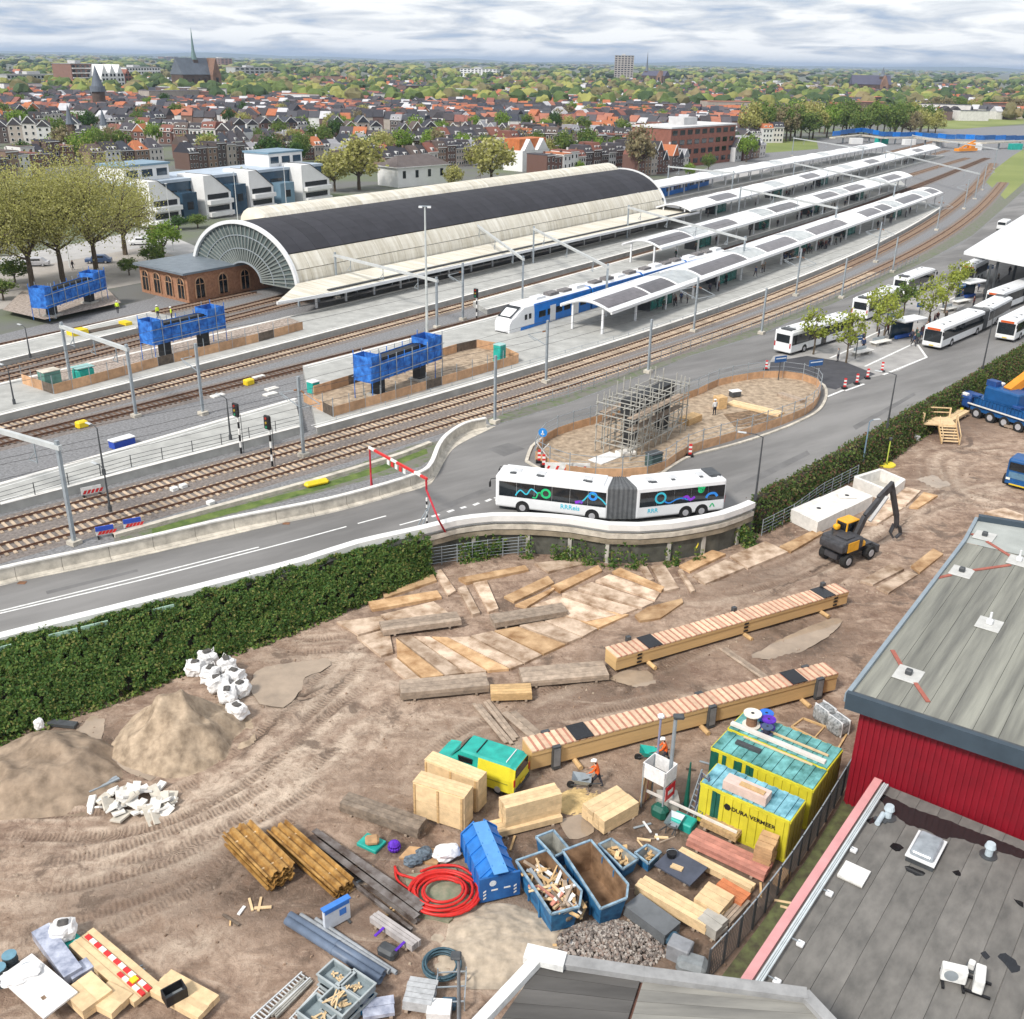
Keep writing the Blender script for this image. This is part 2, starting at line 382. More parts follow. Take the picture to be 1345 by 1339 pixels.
RUTS=[([(-40,1085),(60,1090),(150,1082),(240,1055),(320,1010),(380,960),(430,915),(490,880)],1.1,.07),
        ([(-40,1118),(60,1122),(160,1115),(260,1085),(345,1035),(410,985),(450,945),(520,905)],1.1,.06),
        ([(-40,1160),(80,1150),(200,1120),(320,1070),(420,1010),(480,960)],1.0,.05),
        ([(-30,1215),(90,1190),(220,1150),(330,1090),(400,1040)],1.0,.035),
        ([(300,1010),(350,975),(400,925),(450,880),(480,850)],.9,.05),
        ([(345,830),(400,850),(450,845),(500,850)],.8,.05),([(330,880),(400,905),(440,880)],.8,.05),
        ([(880,780),(960,770),(1050,745),(1130,705),(1210,665),(1300,640)],1.2,.05),
        ([(1345,590),(1280,598),(1250,612),(1248,635),(1275,655),(1345,668)],1.1,.05),
        ([(1345,605),(1300,600),(1255,592),(1225,605),(1240,650)],1.0,.04),
        ([(700,960),(780,950),(860,935),(940,910)],1.0,.03),
        ([(560,1010),(640,960),(760,905),(900,850),(1000,800)],1.0,.03),
        ([(1000,800),(1080,760),(1150,700),(1190,660)],1.0,.045),
        ([(20,1300),(150,1240),(260,1190),(330,1140)],1.0,.025)]
for pts,hw,dep in RUTS:
    d,s,sg=poly_dist(smooth_path(pl(pts,0),1.0))
    pale+=.55*np.exp(-(d/2.6)**2)*np.clip(2.6*noise2(s*.06+7,d*sg*1.7+40,61)-.8,0,1)
    for off in (-hw,hw):
        w=np.exp(-((d*sg-off)/.3)**4);e_=np.exp(-((np.abs(d*sg-off)-.5)/.16)**2)
        md=np.clip(2.2*noise2(gx*.35+off*9,gy*.35,31)-.35,0,1.2)*np.clip(s/3,0,1)*np.clip((s.max()-s)/3,0,1)
        zz_+=md*(-dep*1.2*w+dep*.8*e_)
        k_=w*md*min(1,dep/.045)>rut;al=np.where(k_,s,al);rut=np.maximum(rut,w*md*min(1,dep/.045));pale=np.maximum(pale,e_*.55*md)
def gauss(px,py,r,arr,amt,sq=1.0,ang=0):
    c=P(px,py,0);dx_,dy_=gx-c.x,gy-c.y;a=R(ang);u=dx_*math.cos(a)+dy_*math.sin(a);v=(-dx_*math.sin(a)+dy_*math.cos(a))/sq
    arr+=amt*np.exp(-(u*u+v*v)/(r*r))
for px,py,r,amt,sq,an in ((330,1170,3.2,.9,.6,-40),(440,1190,3,.7,.5,-40),(760,1090,3.5,.9,.8,0),(900,1060,4.5,.7,.8,20),(740,1180,4,.8,.8,0),(960,1170,4.5,.9,.8,30),(690,720,6,.5,.3,5),
                         (860,860,5,.6,.4,25),(820,900,5,.6,.4,25),(1060,840,5,.7,.4,25),(1250,560,8,.8,.5,30),(1100,690,7,.5,.3,40),(640,960,5,.4,.5,20),(240,1180,5,.35,.4,30),(130,1170,4,.3,.4,30),
                         (990,760,6,.6,.4,30),(110,975,3,.9,.5,-30),(930,1250,4,.8,.6,50),(1060,1130,4,.8,.3,55),(170,1180,3,.3,.5,20),(500,1040,3,.4,.5,-20),(540,1170,3,.4,.6,0)):
    gauss(px,py,r,wet,amt,sq,an)
for px,py,r,amt,sq,an in ((380,900,4,.9,.5,40),(300,1050,5,.6,.4,30),(200,1120,5,.7,.3,25),(640,1220,3.2,.9,.7,0),(450,790,5,.4,.4,30),(770,1035,1.8,.9,.7,0),(560,950,5,.4,.4,20),(700,1000,3,.3,.5,10),(250,1240,2,.5,.6,0),(60,1230,3,.4,.4,20),(1300,640,4,.4,.3,0)):
    gauss(px,py,r,pale,amt,sq,an)
PUDDLES=[([(328,905),(336,882),(365,873),(430,866),(427,880),(402,890),(396,906),(372,930),(342,925)],'wide beige puddle beside the white sacks'),
           ([(98,962),(120,940),(138,946),(134,985),(170,1000),(207,1020),(196,1026),(164,1012),(138,995),(114,976)],'narrow brown puddle between the two sand heaps'),
           ([(733,1078),(772,1070),(780,1094),(748,1102)],'small grey puddle behind the open skips'),
           ([(985,862),(1030,838),(1095,812),(1105,822),(1062,852),(1008,868)],'brown puddle in front of the farther timber girder'),
           ([(800,893),(835,903),(862,898),(850,882),(820,882)],'brown puddle at the left end of the farther girder'),
           ([(1204,630),(1225,624),(1248,637),(1230,643)],'pale puddle in the mud near the blue trucks')]
for poly,_ in PUDDLES:
    w=pl(poly,0);m=inpoly(gx,gy,w);zz_[m]=-.05+.25*zz_[m];wet[m]=1
    c=sum(w,Vector())/len(w);wet+=.7*np.exp(-((gx-c.x)**2+(gy-c.y)**2)/9)
cut=[(p.x,p.y) for p in edge_w]+[(200,140),(200,900),(-300,900),(-300,edge_w[0].y)]
inside=inpoly(gx,gy,cut)
nx_,ny_=gx.shape;idx=np.arange(nx_*ny_).reshape(nx_,ny_)
keepq=~(inside[:-1,:-1] & inside[1:,1:])
q=np.stack([idx[:-1,:-1],idx[1:,:-1],idx[1:,1:],idx[:-1,1:]],-1)[keepq]
me=bpy.data.meshes.new('yard');co=np.stack([gx,gy,zz_],-1).reshape(-1,3)
me.vertices.add(len(co));me.vertices.foreach_set('co',co.ravel());me.loops.add(q.size);me.loops.foreach_set('vertex_index',q.ravel().astype(np.int32))
me.polygons.add(len(q));me.polygons.foreach_set('loop_start',np.arange(0,q.size,4,dtype=np.int32));me.polygons.foreach_set('use_smooth',np.ones(len(q),bool))
for nm,arr in (('rut',rut),('wet',wet),('pale',pale),('along',al)):
    at=me.attributes.new(nm,'FLOAT','POINT');at.data.foreach_set('value',np.clip(arr,0,1 if nm !='along' else 999).ravel().astype(np.float32))
me.update(calc_edges=True)
dm=bpy.data.materials.new('yard_mud');dm.use_nodes=True;N,L=dm.node_tree.nodes,dm.node_tree.links;bs=N['Principled BSDF']
def nd(t,**k):
    n=N.new(t)
    for a,b in k.items():setattr(n,a,b)
    return n
pos=nd('ShaderNodeNewGeometry').outputs['Position']
def nz_(sc,det,st=(1,1,1),ro=.62,dist=0):
    mp=nd('ShaderNodeMapping');mp.inputs['Scale'].default_value=st;L.new(pos,mp.inputs[0])
    n=nd('ShaderNodeTexNoise');n.inputs['Scale'].default_value=sc;n.inputs['Detail'].default_value=det;n.inputs['Roughness'].default_value=ro;n.inputs['Distortion'].default_value=dist;L.new(mp.outputs[0],n.inputs['Vector']);return n.outputs['Fac']
def mixc_(f,a,b):
    m=nd('ShaderNodeMixRGB');(L.new(f,m.inputs[0]) if not isinstance(f,float) else setattr(m.inputs[0],'default_value',f))
    for s,c in ((1,a),(2,b)):
        if isinstance(c,tuple):m.inputs[s].default_value=(*c,1)
        else:L.new(c,m.inputs[s])
    return m.outputs[0]
def rmp(f,lo,hi):
    m=nd('ShaderNodeMapRange');m.inputs['From Min'].default_value=lo;m.inputs['From Max'].default_value=hi;L.new(f,m.inputs['Value']);return m.outputs[0]
def mth(op,a,b):
    m=nd('ShaderNodeMath',operation=op)
    for i,v in ((0,a),(1,b)):
        if isinstance(v,(int,float)):m.inputs[i].default_value=v
        else:L.new(v,m.inputs[i])
    return m.outputs[0]
at={k:nd('ShaderNodeAttribute',attribute_name=k).outputs['Fac'] for k in ('rut','wet','pale','along')}
big,mid,fine=nz_(.16,6,dist=.6),nz_(.9,12,ro=.72,dist=.5),nz_(5,8,ro=.7)
clump=nz_(2.3,12,ro=.75,dist=.8)
tread=mth('MULTIPLY',at['rut'],mth('ADD',.5,mth('MULTIPLY',.5,mth('SINE',mth('MULTIPLY',at['along'],27.0),0))))
c=mixc_(rmp(mid,.38,.62),(.27,.185,.132),(.48,.355,.27))
c=mixc_(rmp(big,.44,.58),c,mixc_(rmp(mid,.4,.6),(.20,.13,.095),(.38,.27,.20)))
strk=nz_(.55,8,(.45,1.6,1),.6,1.2)
c=mixc_(mth('MULTIPLY',rmp(strk,.52,.64),.6),c,(.21,.145,.105));c=mixc_(mth('MULTIPLY',rmp(strk,.42,.33),.55),c,(.62,.49,.385))
c=mixc_(mth('MULTIPLY',at['pale'],rmp(mid,.3,.6)),c,(.64,.52,.41))
wetf=mth('MAXIMUM',mth('MULTIPLY',at['wet'],rmp(mid,.34,.56)),mth('MULTIPLY',rmp(nz_(.24,9,ro=.65,dist=.9),.56,.63),.8))
c=mixc_(wetf,c,(.12,.083,.06))
c=mixc_(mth('MULTIPLY',rmp(clump,.50,.66),.62),c,(.17,.115,.08));c=mixc_(mth('MULTIPLY',rmp(clump,.42,.30),.5),c,(.58,.46,.36))
c=mixc_(mth('MULTIPLY',at['rut'],mth('MULTIPLY',.5,rmp(mid,.3,.55))),c,(.20,.135,.095));c=mixc_(mth('MULTIPLY',mth('MULTIPLY',tread,.75),rmp(clump,.36,.60)),c,(.13,.085,.06))
c=mixc_(mth('MULTIPLY',rmp(fine,.55,.75),.35),c,(.2,.14,.10))
c=mixc_(mth('MULTIPLY',rmp(fine,.42,.25),.3),c,(.6,.5,.4))
L.new(c,bs.inputs['Base Color'])
ro=nd('ShaderNodeMapRange');ro.inputs['To Min'].default_value=.95;ro.inputs['To Max'].default_value=.5;L.new(wetf,ro.inputs['Value']);L.new(ro.outputs[0],bs.inputs['Roughness'])
bs.inputs['Specular IOR Level'].default_value=.3
bp=nd('ShaderNodeBump');bp.inputs['Strength'].default_value=1;bp.inputs['Distance'].default_value=.16
L.new(mth('SUBTRACT',mth('ADD',mth('ADD',mth('MULTIPLY',mid,.9),mth('MULTIPLY',fine,.35)),mth('MULTIPLY',clump,.7)),mth('MULTIPLY',tread,.25)),bp.inputs['Height']);L.new(bp.outputs[0],bs.inputs['Normal'])
me.materials.append(dm);struct(link('yard',me))
def yz(x,y):
    i=min(max(int((x-X0)/DG),0),nx_-1);j=min(max(int((y-Y0)/DG),0),ny_-1);return float(zz_[i,j])
for poly,lab in PUDDLES:
    w=smooth_path([*pl(poly,0),P(*poly[0],0)],.35)[:-1];c=sum(w,Vector())/len(w)
    w=[c+(p-c)*(1+.10*(random.random()-.5)) for p in w]
    mb=MB();mb.add([(p.x,p.y,.028) for p in w],[tuple(range(len(w)))])
    o=mb.build('puddle',water_m);struct(o);o['label']=lab

# ---- road surface, paving, ballast (each sheet a few millimetres above the one below)
mb=MB();rp_=[Vector((p.x,p.y,ZP+.006)) for p in edge_w]+[Vector((p.x,p.y,ZP+.006)) for p in [P(1500,300,ZP)]+road_up_w[::-1]]
mb.add(rp_,[tuple(range(len(rp_)))]);struct(mb.build('road',asphalt))
bal=[Vector((p.x,p.y,0)) for p in road_up_w]+pl([(1420,180),(1345,165),(1180,172),(1000,190),(860,250),(330,300),(200,392),(0,440),(-200,490),(-420,560)],0)
mb=MB();mb.add([(p.x,p.y,ZP+.012) for p in [Vector((q.x,q.y,0)) for q in road_up_w]+[Vector((q.x,q.y,0)) for q in pl([(1420,180),(1345,165),(1180,172),(1000,190),(860,250),(330,300),(200,392),(0,440),(-200,490),(-420,560)],ZP)]],[tuple(range(len(road_up_w)+10))])
struct(mb.build('ballast_bed',ballast))
def sheet(name,pts,z,mat,label=None):
    mb=MB();w=[P(x,y,ZP) for x,y in pts];mb.add([(p.x,p.y,ZP+z) for p in w],[tuple(range(len(w)))]);o=struct(mb.build(name,mat))
    if label:o['label']=label
    return o
# verge between the road parapet and the near track, and along the bus road
vm=M('weedy_gravel',(.24,.23,.2),.95,.3,1.5,col2=(.10,.15,.05),det=9,thr=(.45,.7))
sheet('verge',[(150,715),(400,652),(553,613),(566,603),(576,580),(545,584),(470,610),(380,637),(250,672),(150,700)],.02,vm)
sheet('grass_strip',[(200,695),(300,668),(400,643),(500,612),(560,590),(562,596),(500,620),(400,650),(300,676),(200,702)],.026,grass_m)
sheet('verge',[(636,545),(672,538),(747,518),(811,494),(851,478),(908,456),(1000,428),(1094,391),(1153,364),(1198,343),(1230,322),(1290,278),(1335,225),(1345,215),(1345,250),(1278,309),(1224,339),(1198,352),(1153,373),(1094,399),(1000,439),(908,467),(851,490),(811,505),(747,529),(672,552),(645,559)],.02,vm)
sheet('pavement',[(1016,468),(1075,452),(1110,432),(1150,412),(1200,392),(1250,370),(1330,340),(1345,345),(1290,385),(1240,420),(1205,452),(1217,470),(1180,488),(1130,500),(1100,512),(1060,505),(1000,492),(1010,478)],.03,paving,'grey paved waiting island of the bus station')
sheet('pavement',[(1012,476),(1060,468),(1110,476),(1150,492),(1130,500),(1098,512),(1060,504),(1010,490)],.036,asphalt2,'dark asphalt crossing at the end of the waiting island')
sheet('pavement',[(-40,415),(60,395),(185,372),(255,330),(210,300),(60,330),(-40,350)],.02,M('square_paving',(.36,.33,.30),.9,.12,.4,det=8),'paved station square under the plane trees')
# road markings
mbs=[((0,806),(178,764),(300,733),(400,707)),((0,803),(178,759.5),(300,729),(340,719)),((400,707),(455,692)),((470,688),(507,678)),((525,690),(562,680))]
def stripe(path,w,z=.014,mat=white_paint,name='road_marking'):
    mb=MB();mb.sweep([Vector((p.x,p.y,ZP)) for p in path],[(-w/2,z),(w/2,z),(w/2,z-.004),(-w/2,z-.004)]);return struct(mb.build(name,mat))
for m in mbs:stripe(smooth_path(pl(m,ZP),2),.16)
for a,b in (((567,679),(577,676)),((588,673),(596,670)),((605,668),(612,666)),((622,664),(629,661)),((638,659),(645,656)),((650,655),(656,652))):stripe(pl((a,b),ZP),.3)
for a,b in (((1120,452),(1196,417)),((1136,482),(1200,452)),((1205,453),(1217,470)),((1217,470),(1160,493)),((1090,471),(1120,458)),((1230,402),(1290,374)),((1086,522),(1108,513)),((1110,514),(1135,505))):stripe(pl((a,b),ZP),.3,.045)
struct(MB().sweep([Vector((p.x,p.y,ZP)) for p in smooth_path(pl([(150,706),(250,678),(380,643),(470,617),(530,598),(565,584)],ZP),2)],[(-.25,.0),(-.25,.3),(.25,.3),(.25,.0)]).build('kerb',concrete_l))
pat_m=M('asphalt_patch',(.15,.147,.145),.85,.2,.5,det=10)
for pts in ([(640,590),(668,582),(690,590),(662,600)],[(560,672),(640,640),(646,644),(566,678)],[(960,640),(1060,592),(1064,597),(966,648)],[(1010,470),(900,500),(903,503),(1014,473)],[(60,777),(180,748),(182,751),(62,781)],[(1120,560),(1200,516),(1203,519),(1124,565)],[(880,655),(940,640),(950,648),(892,664)]):sheet('asphalt_patch',pts,.0095,pat_m)
# drain covers in the gutter
for x,y in ((29,766),(376,688)):
    c=P(x,y,ZP);o=MB().box((0,0,0),(.55,.4,.02)).build('drain_cover',rust);o.location=(c.x,c.y,ZP+.02);struct(o)

# creepers and weeds hanging in front of the open part under the coping
# ---- concrete parapet on the track side of the road
PAR=[(-260,812),(-120,778),(0,746),(178,708),(297,681),(400,661),(454,649),(516,632),(553,619),(566,608),(577,583),(590,568),(612,555),(638,549)]
pw=smooth_path(pl(PAR,3.6),.5)
t=thing('parapet_wall','pale concrete parapet with white cap curving along the track side of the road','wall',(pw[0].x,pw[0].y,ZP))
seg=6
for i in range(0,len(pw)-1,seg):
    sgm=pw[i:i+seg+1]
    if len(sgm)<2:break
    s0=[Vector((p.x,p.y,0))-Vector((pw[0].x,pw[0].y,0)) for p in sgm]
    d0=(s0[-1]-s0[-2]).normalized();s0[-1]=s0[-1]-d0*.03
    MB().sweep(s0,[(-.55,0),(-.5,.12),(-.17,.2),(-.12,1.02),(.12,1.02),(.16,0)]).build('panel',concrete_l,t)
MB().sweep([Vector((p.x-pw[0].x,p.y-pw[0].y,0)) for p in pw],[(-.2,1.023),(-.2,1.13),(.2,1.13),(.2,1.023)]).build('cap',concrete_w,t)
sweepw=smooth_path(pl(ROAD_UP[:11],ZP),1.0)
o=struct(MB().sweep([Vector((p.x,p.y,ZP)) for p in sweepw],[(-.35,.008),(-.35,.05),(.9,.06),(.9,.008)]).build('kerb',concrete_l))

# ---- near edge: white coping on a retaining wall, ivy bank, open bridge part under the bus
t=thing('retaining_wall','retaining wall with broad white coping along the near edge of the road','wall',(cope_w[0].x,cope_w[0].y,0))
cl=[Vector((p.x-cope_w[0].x,p.y-cope_w[0].y,0)) for p in cope_w]
MB().sweep(cl,[(-.32,2.95),(-.32,3.42),(.38,3.42),(.38,2.52),(.1,2.52),(.1,2.95)]).build('coping',M('coping_white',(.74,.74,.72),.6,.08,.6,det=8),t)
k0=min(range(len(cope_w)),key=lambda i:(cope_w[i]-P(560,692,3.4)).length)
MB().sweep(cl[:k0+1],[(-.22,-.3),(-.22,2.945),(.05,2.945),(.05,-.3)]).build('wall_face',concrete,t)
br=cl[k0:]
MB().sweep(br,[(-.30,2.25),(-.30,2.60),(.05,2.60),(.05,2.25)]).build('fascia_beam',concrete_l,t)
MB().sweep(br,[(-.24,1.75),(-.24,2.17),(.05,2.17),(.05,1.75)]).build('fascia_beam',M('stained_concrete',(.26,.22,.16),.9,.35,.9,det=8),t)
MB().sweep(br,[(.55,-.3),(.55,2.9),(.8,2.9),(.8,-.3)]).build('wall_face',M('concrete_shaded',(.09,.09,.075),.95,.4,.8,det=8),t)  # shade of the recess is put into this dark wall colour
acc=0
for i in range(1,len(br)):
    acc+=(br[i]-br[i-1]).length
    if acc>2.9:
        acc=0;d=br[i]-br[i-1];piece('post',concrete,t,(br[i].x,br[i].y,1.3),(.3,.3,2.5),math.atan2(d.y,d.x))

def foliage(name,pts,nrm,n,size,mat,parent=None,seed=0,jit=.25,tilt=.9,asp=1.6,mesh_only=False):
    """ n leaf faces scattered on sample points; pts (k,3), nrm (k,3) numpy """
    rs=np.random.RandomState(seed);i=rs.randint(0,len(pts),n);c=pts[i]+nrm[i]*(rs.rand(n,1)*jit)+rs.randn(n,3)*jit*.35
    nv=nrm[i]+rs.randn(n,3)*tilt;nv/=np.linalg.norm(nv,axis=1,keepdims=True)+1e-9
    a=np.cross(nv,rs.randn(n,3));a/=np.linalg.norm(a,axis=1,keepdims=True)+1e-9;b=np.cross(nv,a)
    s=size*(.6+.8*rs.rand(n,1));a*=s*asp*.5;b*=s*.5
    v=np.stack([c-a,c+b,c+a,c-b],1).reshape(-1,3)
    me=bpy.data.meshes.new(name);me.vertices.add(4*n);me.vertices.foreach_set('co',v.ravel());me.loops.add(4*n);me.loops.foreach_set('vertex_index',np.arange(4*n,dtype=np.int32))
    me.polygons.add(n);me.polygons.foreach_set('loop_start',np.arange(0,4*n,4,dtype=np.int32));me.materials.append(mat);me.update(calc_edges=True)
    return me if mesh_only else link(name,me,parent)
ivy_leaf=ramp_mat('ivy_leaf',[(.05,.115,.025),(.07,.145,.035),(.105,.19,.04),(.14,.22,.05),(.08,.165,.04),(.18,.25,.06),(.12,.205,.05),(.26,.26,.08)],.6,'island',.4,.45,True)
hedge_leaf=ramp_mat('hedge_leaf',[(.06,.11,.025),(.09,.15,.035),(.14,.20,.05),(.19,.20,.07),(.20,.11,.07),(.08,.13,.035)],.7,'island',.5,.5,True)
soil=M('dark_soil',(.05,.042,.03),.95,.3,2)
IVY_B=[(-260,1050),(-120,1008),(0,968),(89,935),(190,899),(268,864),(350,838),(424,808),(493,778),(545,757),(562,750)]
it=[p for p in cope_w[:k0+1]];ib=smooth_path(pl(IVY_B,0),1.0)
def resamp(path,n):
    L_=[0]
    for a,b in zip(path,path[1:]):L_.append(L_[-1]+(b-a).length)
    out=[];k=0
    for i in range(n):
        s=L_[-1]*i/(n-1)
        while k<len(path)-2 and L_[k+1]<s:k+=1
        u=(s-L_[k])/max(1e-6,L_[k+1]-L_[k]);out.append(path[k].lerp(path[k+1],u))
    return out
NB=90;it_,ib_=resamp(it,NB),resamp(ib,NB);rows=14;vv=[];
for i in range(NB):
    a,b=it_[i],ib_[i];d=(a-b);d.z=0;dn=Vector((-d.x,-d.y,0)).normalized()
    for k in range(rows):
        u=k/(rows-1)                       # 0 top .. 1 foot: steep face bulging out, then a short toe
        hz=2.5*(1-u**1.25);ou=.25+.75*u**.8
        p=a.lerp(b,min(1,ou*u**.35)) if u>0 else a.copy()
        p.x+=dn.x*.25;p.y+=dn.y*.25
        p.z=hz+.35*math.sin(i*.9+k)*.3+.25*random.random()*(1 if 0<k<rows-1 else .2)
        vv.append(p)
ff=[(i*rows+k,i*rows+k+1,(i+1)*rows+k+1,(i+1)*rows+k) for i in range(NB-1) for k in range(rows-1)]
mb=MB();mb.add(vv,ff);struct(mb.build('embankment',soil))
va=np.array([tuple(v) for v in vv]);pts,nrm=[],[]
rs=np.random.RandomState(3)
F=np.array(ff);A,B,C_,D=va[F[:,0]],va[F[:,1]],va[F[:,2]],va[F[:,3]]
nn=np.cross(B-A,D-A);ar=np.linalg.norm(nn,axis=1);nn/=ar[:,None];nn*=np.sign(nn[:,2:3]+1e-6)
def scat(A,B,C,D,nn,ar,n,rs):
    i=rs.choice(len(A),n,p=ar/ar.sum());u,v=rs.rand(n,1),rs.rand(n,1)
    return A[i]*(1-u)*(1-v)+B[i]*(1-u)*v+C[i]*u*v+D[i]*u*(1-v),nn[i]
pts,nrm=scat(A,B,C_,D,nn,ar,90000,rs)
# clumps hang out further than the gaps between them
h=noise2(pts[:,0]*1.3+pts[:,2]*.9,pts[:,1]*1.3+pts[:,2]*1.7,9)*.34+noise2(pts[:,0]*.5,pts[:,1]*.5+pts[:,2]*.5,4)*.5;pts=pts+nrm*h[:,None]
o=foliage('ivy',pts,nrm,130000,.125,ivy_leaf,seed=5,jit=.2);struct(o,'stuff');o['label']='dense dark green ivy covering the bank below the white coping';o['category']='ivy'
# grass at the foot of the bank
gp=[]
for i in range(NB-1):
    for k in range(60):
        u=random.random();b=ib_[i].lerp(ib_[i+1],random.random());d=(b-it_[i]);d.z=0;d.normalize();b=b+d*(random.random()**2*1.3-.2);gp.append((b.x,b.y,.1))
gp=np.array(gp);o=foliage('grass',gp,np.tile([0,0,1.],(len(gp),1)),9000,.16,ramp_mat('grass_blade',[(.07,.13,.02),(.12,.18,.03),(.05,.10,.02),(.18,.18,.06)]),seed=8,jit=.1);struct(o,'stuff');o['label']='rough grass along the foot of the ivy bank';o['category']='grass'
# green noise screen panels showing through the ivy
scr=thing('noise_screen','pale green ribbed screen panels showing above the ivy at the left','screen',it_[10])
for i,(xa,xb) in enumerate(((62,100),(104,140),(-10,14),(198,226))):
    a,b=P(xa,835-.245*xa+14,2.9),P(xb,835-.245*xb+14,2.9);d=(b-a).normalized();nn_=Vector((d.y,-d.x,0));o0=it_[10]
    for q_ in (.25,.75):
        c=a.lerp(b,q_)+nn_*.62-o0;piece('panel',M('pale_green',(.36,.52,.42),.7,.2,2),scr,(c.x,c.y,-.95),((b-a).length*.48,.08,1.5),math.atan2(d.y,d.x))
# clipped hedge between the yard and the bus road
HB=[(984,702),(1000,702),(1039,681),(1078,652),(1125,627),(1167,606),(1200,582),(1240,556),(1290,525),(1345,497),(1500,410)]
ht=resamp([Vector((p.x,p.y,ZP)) for p in hedge_w],70);hb=resamp(smooth_path(pl(HB,0),1.0),70);vv=[]
for i in range(70):
    a,b=ht[i],hb[i];d=Vector((a.x-b.x,a.y-b.y,0)).normalized()
    for (u,z) in ((0,2.4),(.05,2.85),(.4,2.85),(.62,2.2),(.82,1.1),(1.0,0.0)):
        p=a.lerp(b,u);p.z=z+.2*(random.random()-.5);vv.append(p)
rows=6;ff=[(i*rows+k,i*rows+k+1,(i+1)*rows+k+1,(i+1)*rows+k) for i in range(69) for k in range(rows-1)]
hed=thing('hedge','clipped green and reddish hedge between the muddy yard and the bus road','hedge',ht[0])
mb=MB(ht[0]);mb.add(vv,ff);mb.build('stems',soil,hed)
va=np.array([tuple(v-ht[0]) for v in vv]);F=np.array(ff);A,B,C_,D=va[F[:,0]],va[F[:,1]],va[F[:,2]],va[F[:,3]]
nn=np.cross(B-A,D-A);ar=np.linalg.norm(nn,axis=1);nn/=ar[:,None];nn*=np.sign(nn[:,2:3]+1e-6)
pts,nrm=scat(A,B,C_,D,nn,ar,40000,rs);foliage('leaves',pts,nrm,46000,.16,hedge_leaf,hed,seed=6,jit=.3)
# ================================================================== railway
CA,SA_=math.cos(R(53)),math.sin(R(53))
def fit(px,z,deg=3,n=90,ext=(0,0)):
    w=pl(px,z);u=np.array([p.x*CA+p.y*SA_ for p in w]);v=np.array([-p.x*SA_+p.y*CA for p in w])
    u0=u.mean();k=np.polyfit(u-u0,v,deg);us=np.linspace(u.min()-ext[0],u.max()+ext[1],n);vs_=np.polyval(k,us-u0)
    return [Vector((a*CA-b*SA_,a*SA_+b*CA,z)) for a,b in zip(us,vs_)]
def offs(path,d):
    out=[]
    for i,p in enumerate(path):
        t=(path[min(i+1,len(path)-1)]-path[max(i-1,0)]);t.z=0;t.normalize();out.append(p+Vector((-t.y,t.x,0))*d)
    return out
TR={}
TR['t1']=fit([(0,724),(98,697),(208,666),(277,646),(400,613),(462,593),(548,566),(636,541),(747,506),(854,468),(1000,420),(1073,393),(1153,355),(1242,308),(1290,272),(1318,240)],ZP,4,200,(20,0))
TR['t2']=fit([(0,697),(119,663),(268,620),(400,584),(454,571),(558,543),(640,516),(774,473),(908,432),(1000,404),(1094,352),(1183,316),(1242,281),(1281,245),(1305,215)],ZP,4,200,(20,0))
TR['t3']=fit([(0,585),(150,547),(268,513),(400,480),(462,462),(548,440),(639,434-6),(760,393),(984,316),(1150,266),(1240,232),(1296,208)],ZP,3,200,(30,0))
TR['t4']=fit([(0,562),(178,516),(350,472),(428,450),(532,425),(636,398),(700,377),(834,336),(985,292),(1160,243),(1270,208)],ZP,3,200,(30,0))
TR['t5']=fit([(0,499),(178,452),(297,424),(420,388)],ZP,1,120,(30,60))
TR['t6']=fit([(0,484),(149,450),(280,416),(420,378)],ZP,1,120,(30,60))
TR['t7']=fit([(0,456),(100,435),(190,415)],ZP,1,60,(30,20))
TR['t8']=fit([(905,298),(1100,238),(1240,200)],ZP,1,80,(0,10))
TR['t9']=fit([(905,266),(1100,215),(1230,186)],ZP,1,80,(0,10))
slp=MB().add(*[[(-1.28,-.14,-.09),(1.28,-.14,-.09),(1.28,.14,-.09),(-1.28,.14,-.09),(-1.26,-.11,.1),(-.4,-.11,.09),(.4,-.11,.09),(1.26,-.11,.1),(1.26,.11,.1),(.4,.11,.09),(-.4,.11,.09),(-1.26,.11,.1)],
                 [(4,5,10,11),(5,6,9,10),(6,7,8,9),(0,1,7,6,5,4),(2,3,11,10,9,8),(1,2,8,7),(3,0,4,11)]]).mesh('sleeper',sleeper_m)
slp_w=slp.copy();slp_w.materials.clear();slp_w.materials.append(M('sleeper_wood',(.12,.075,.05),.9,.3,2,rnd=.2))
TLAB={'t1':'railway track nearest the road, pale sleepers','t2':'railway track second from the road, pale sleepers','t3':'dark railway track that the white and blue train stands on','t4':'railway track along the platform of the train shed',
        't5':'railway track running into the train shed, nearer one','t6':'railway track running into the train shed, farther one','t7':'railway track behind the blue netted pier at the left','t8':'distant railway track between the white canopies','t9':'farthest railway track between the white canopies'}
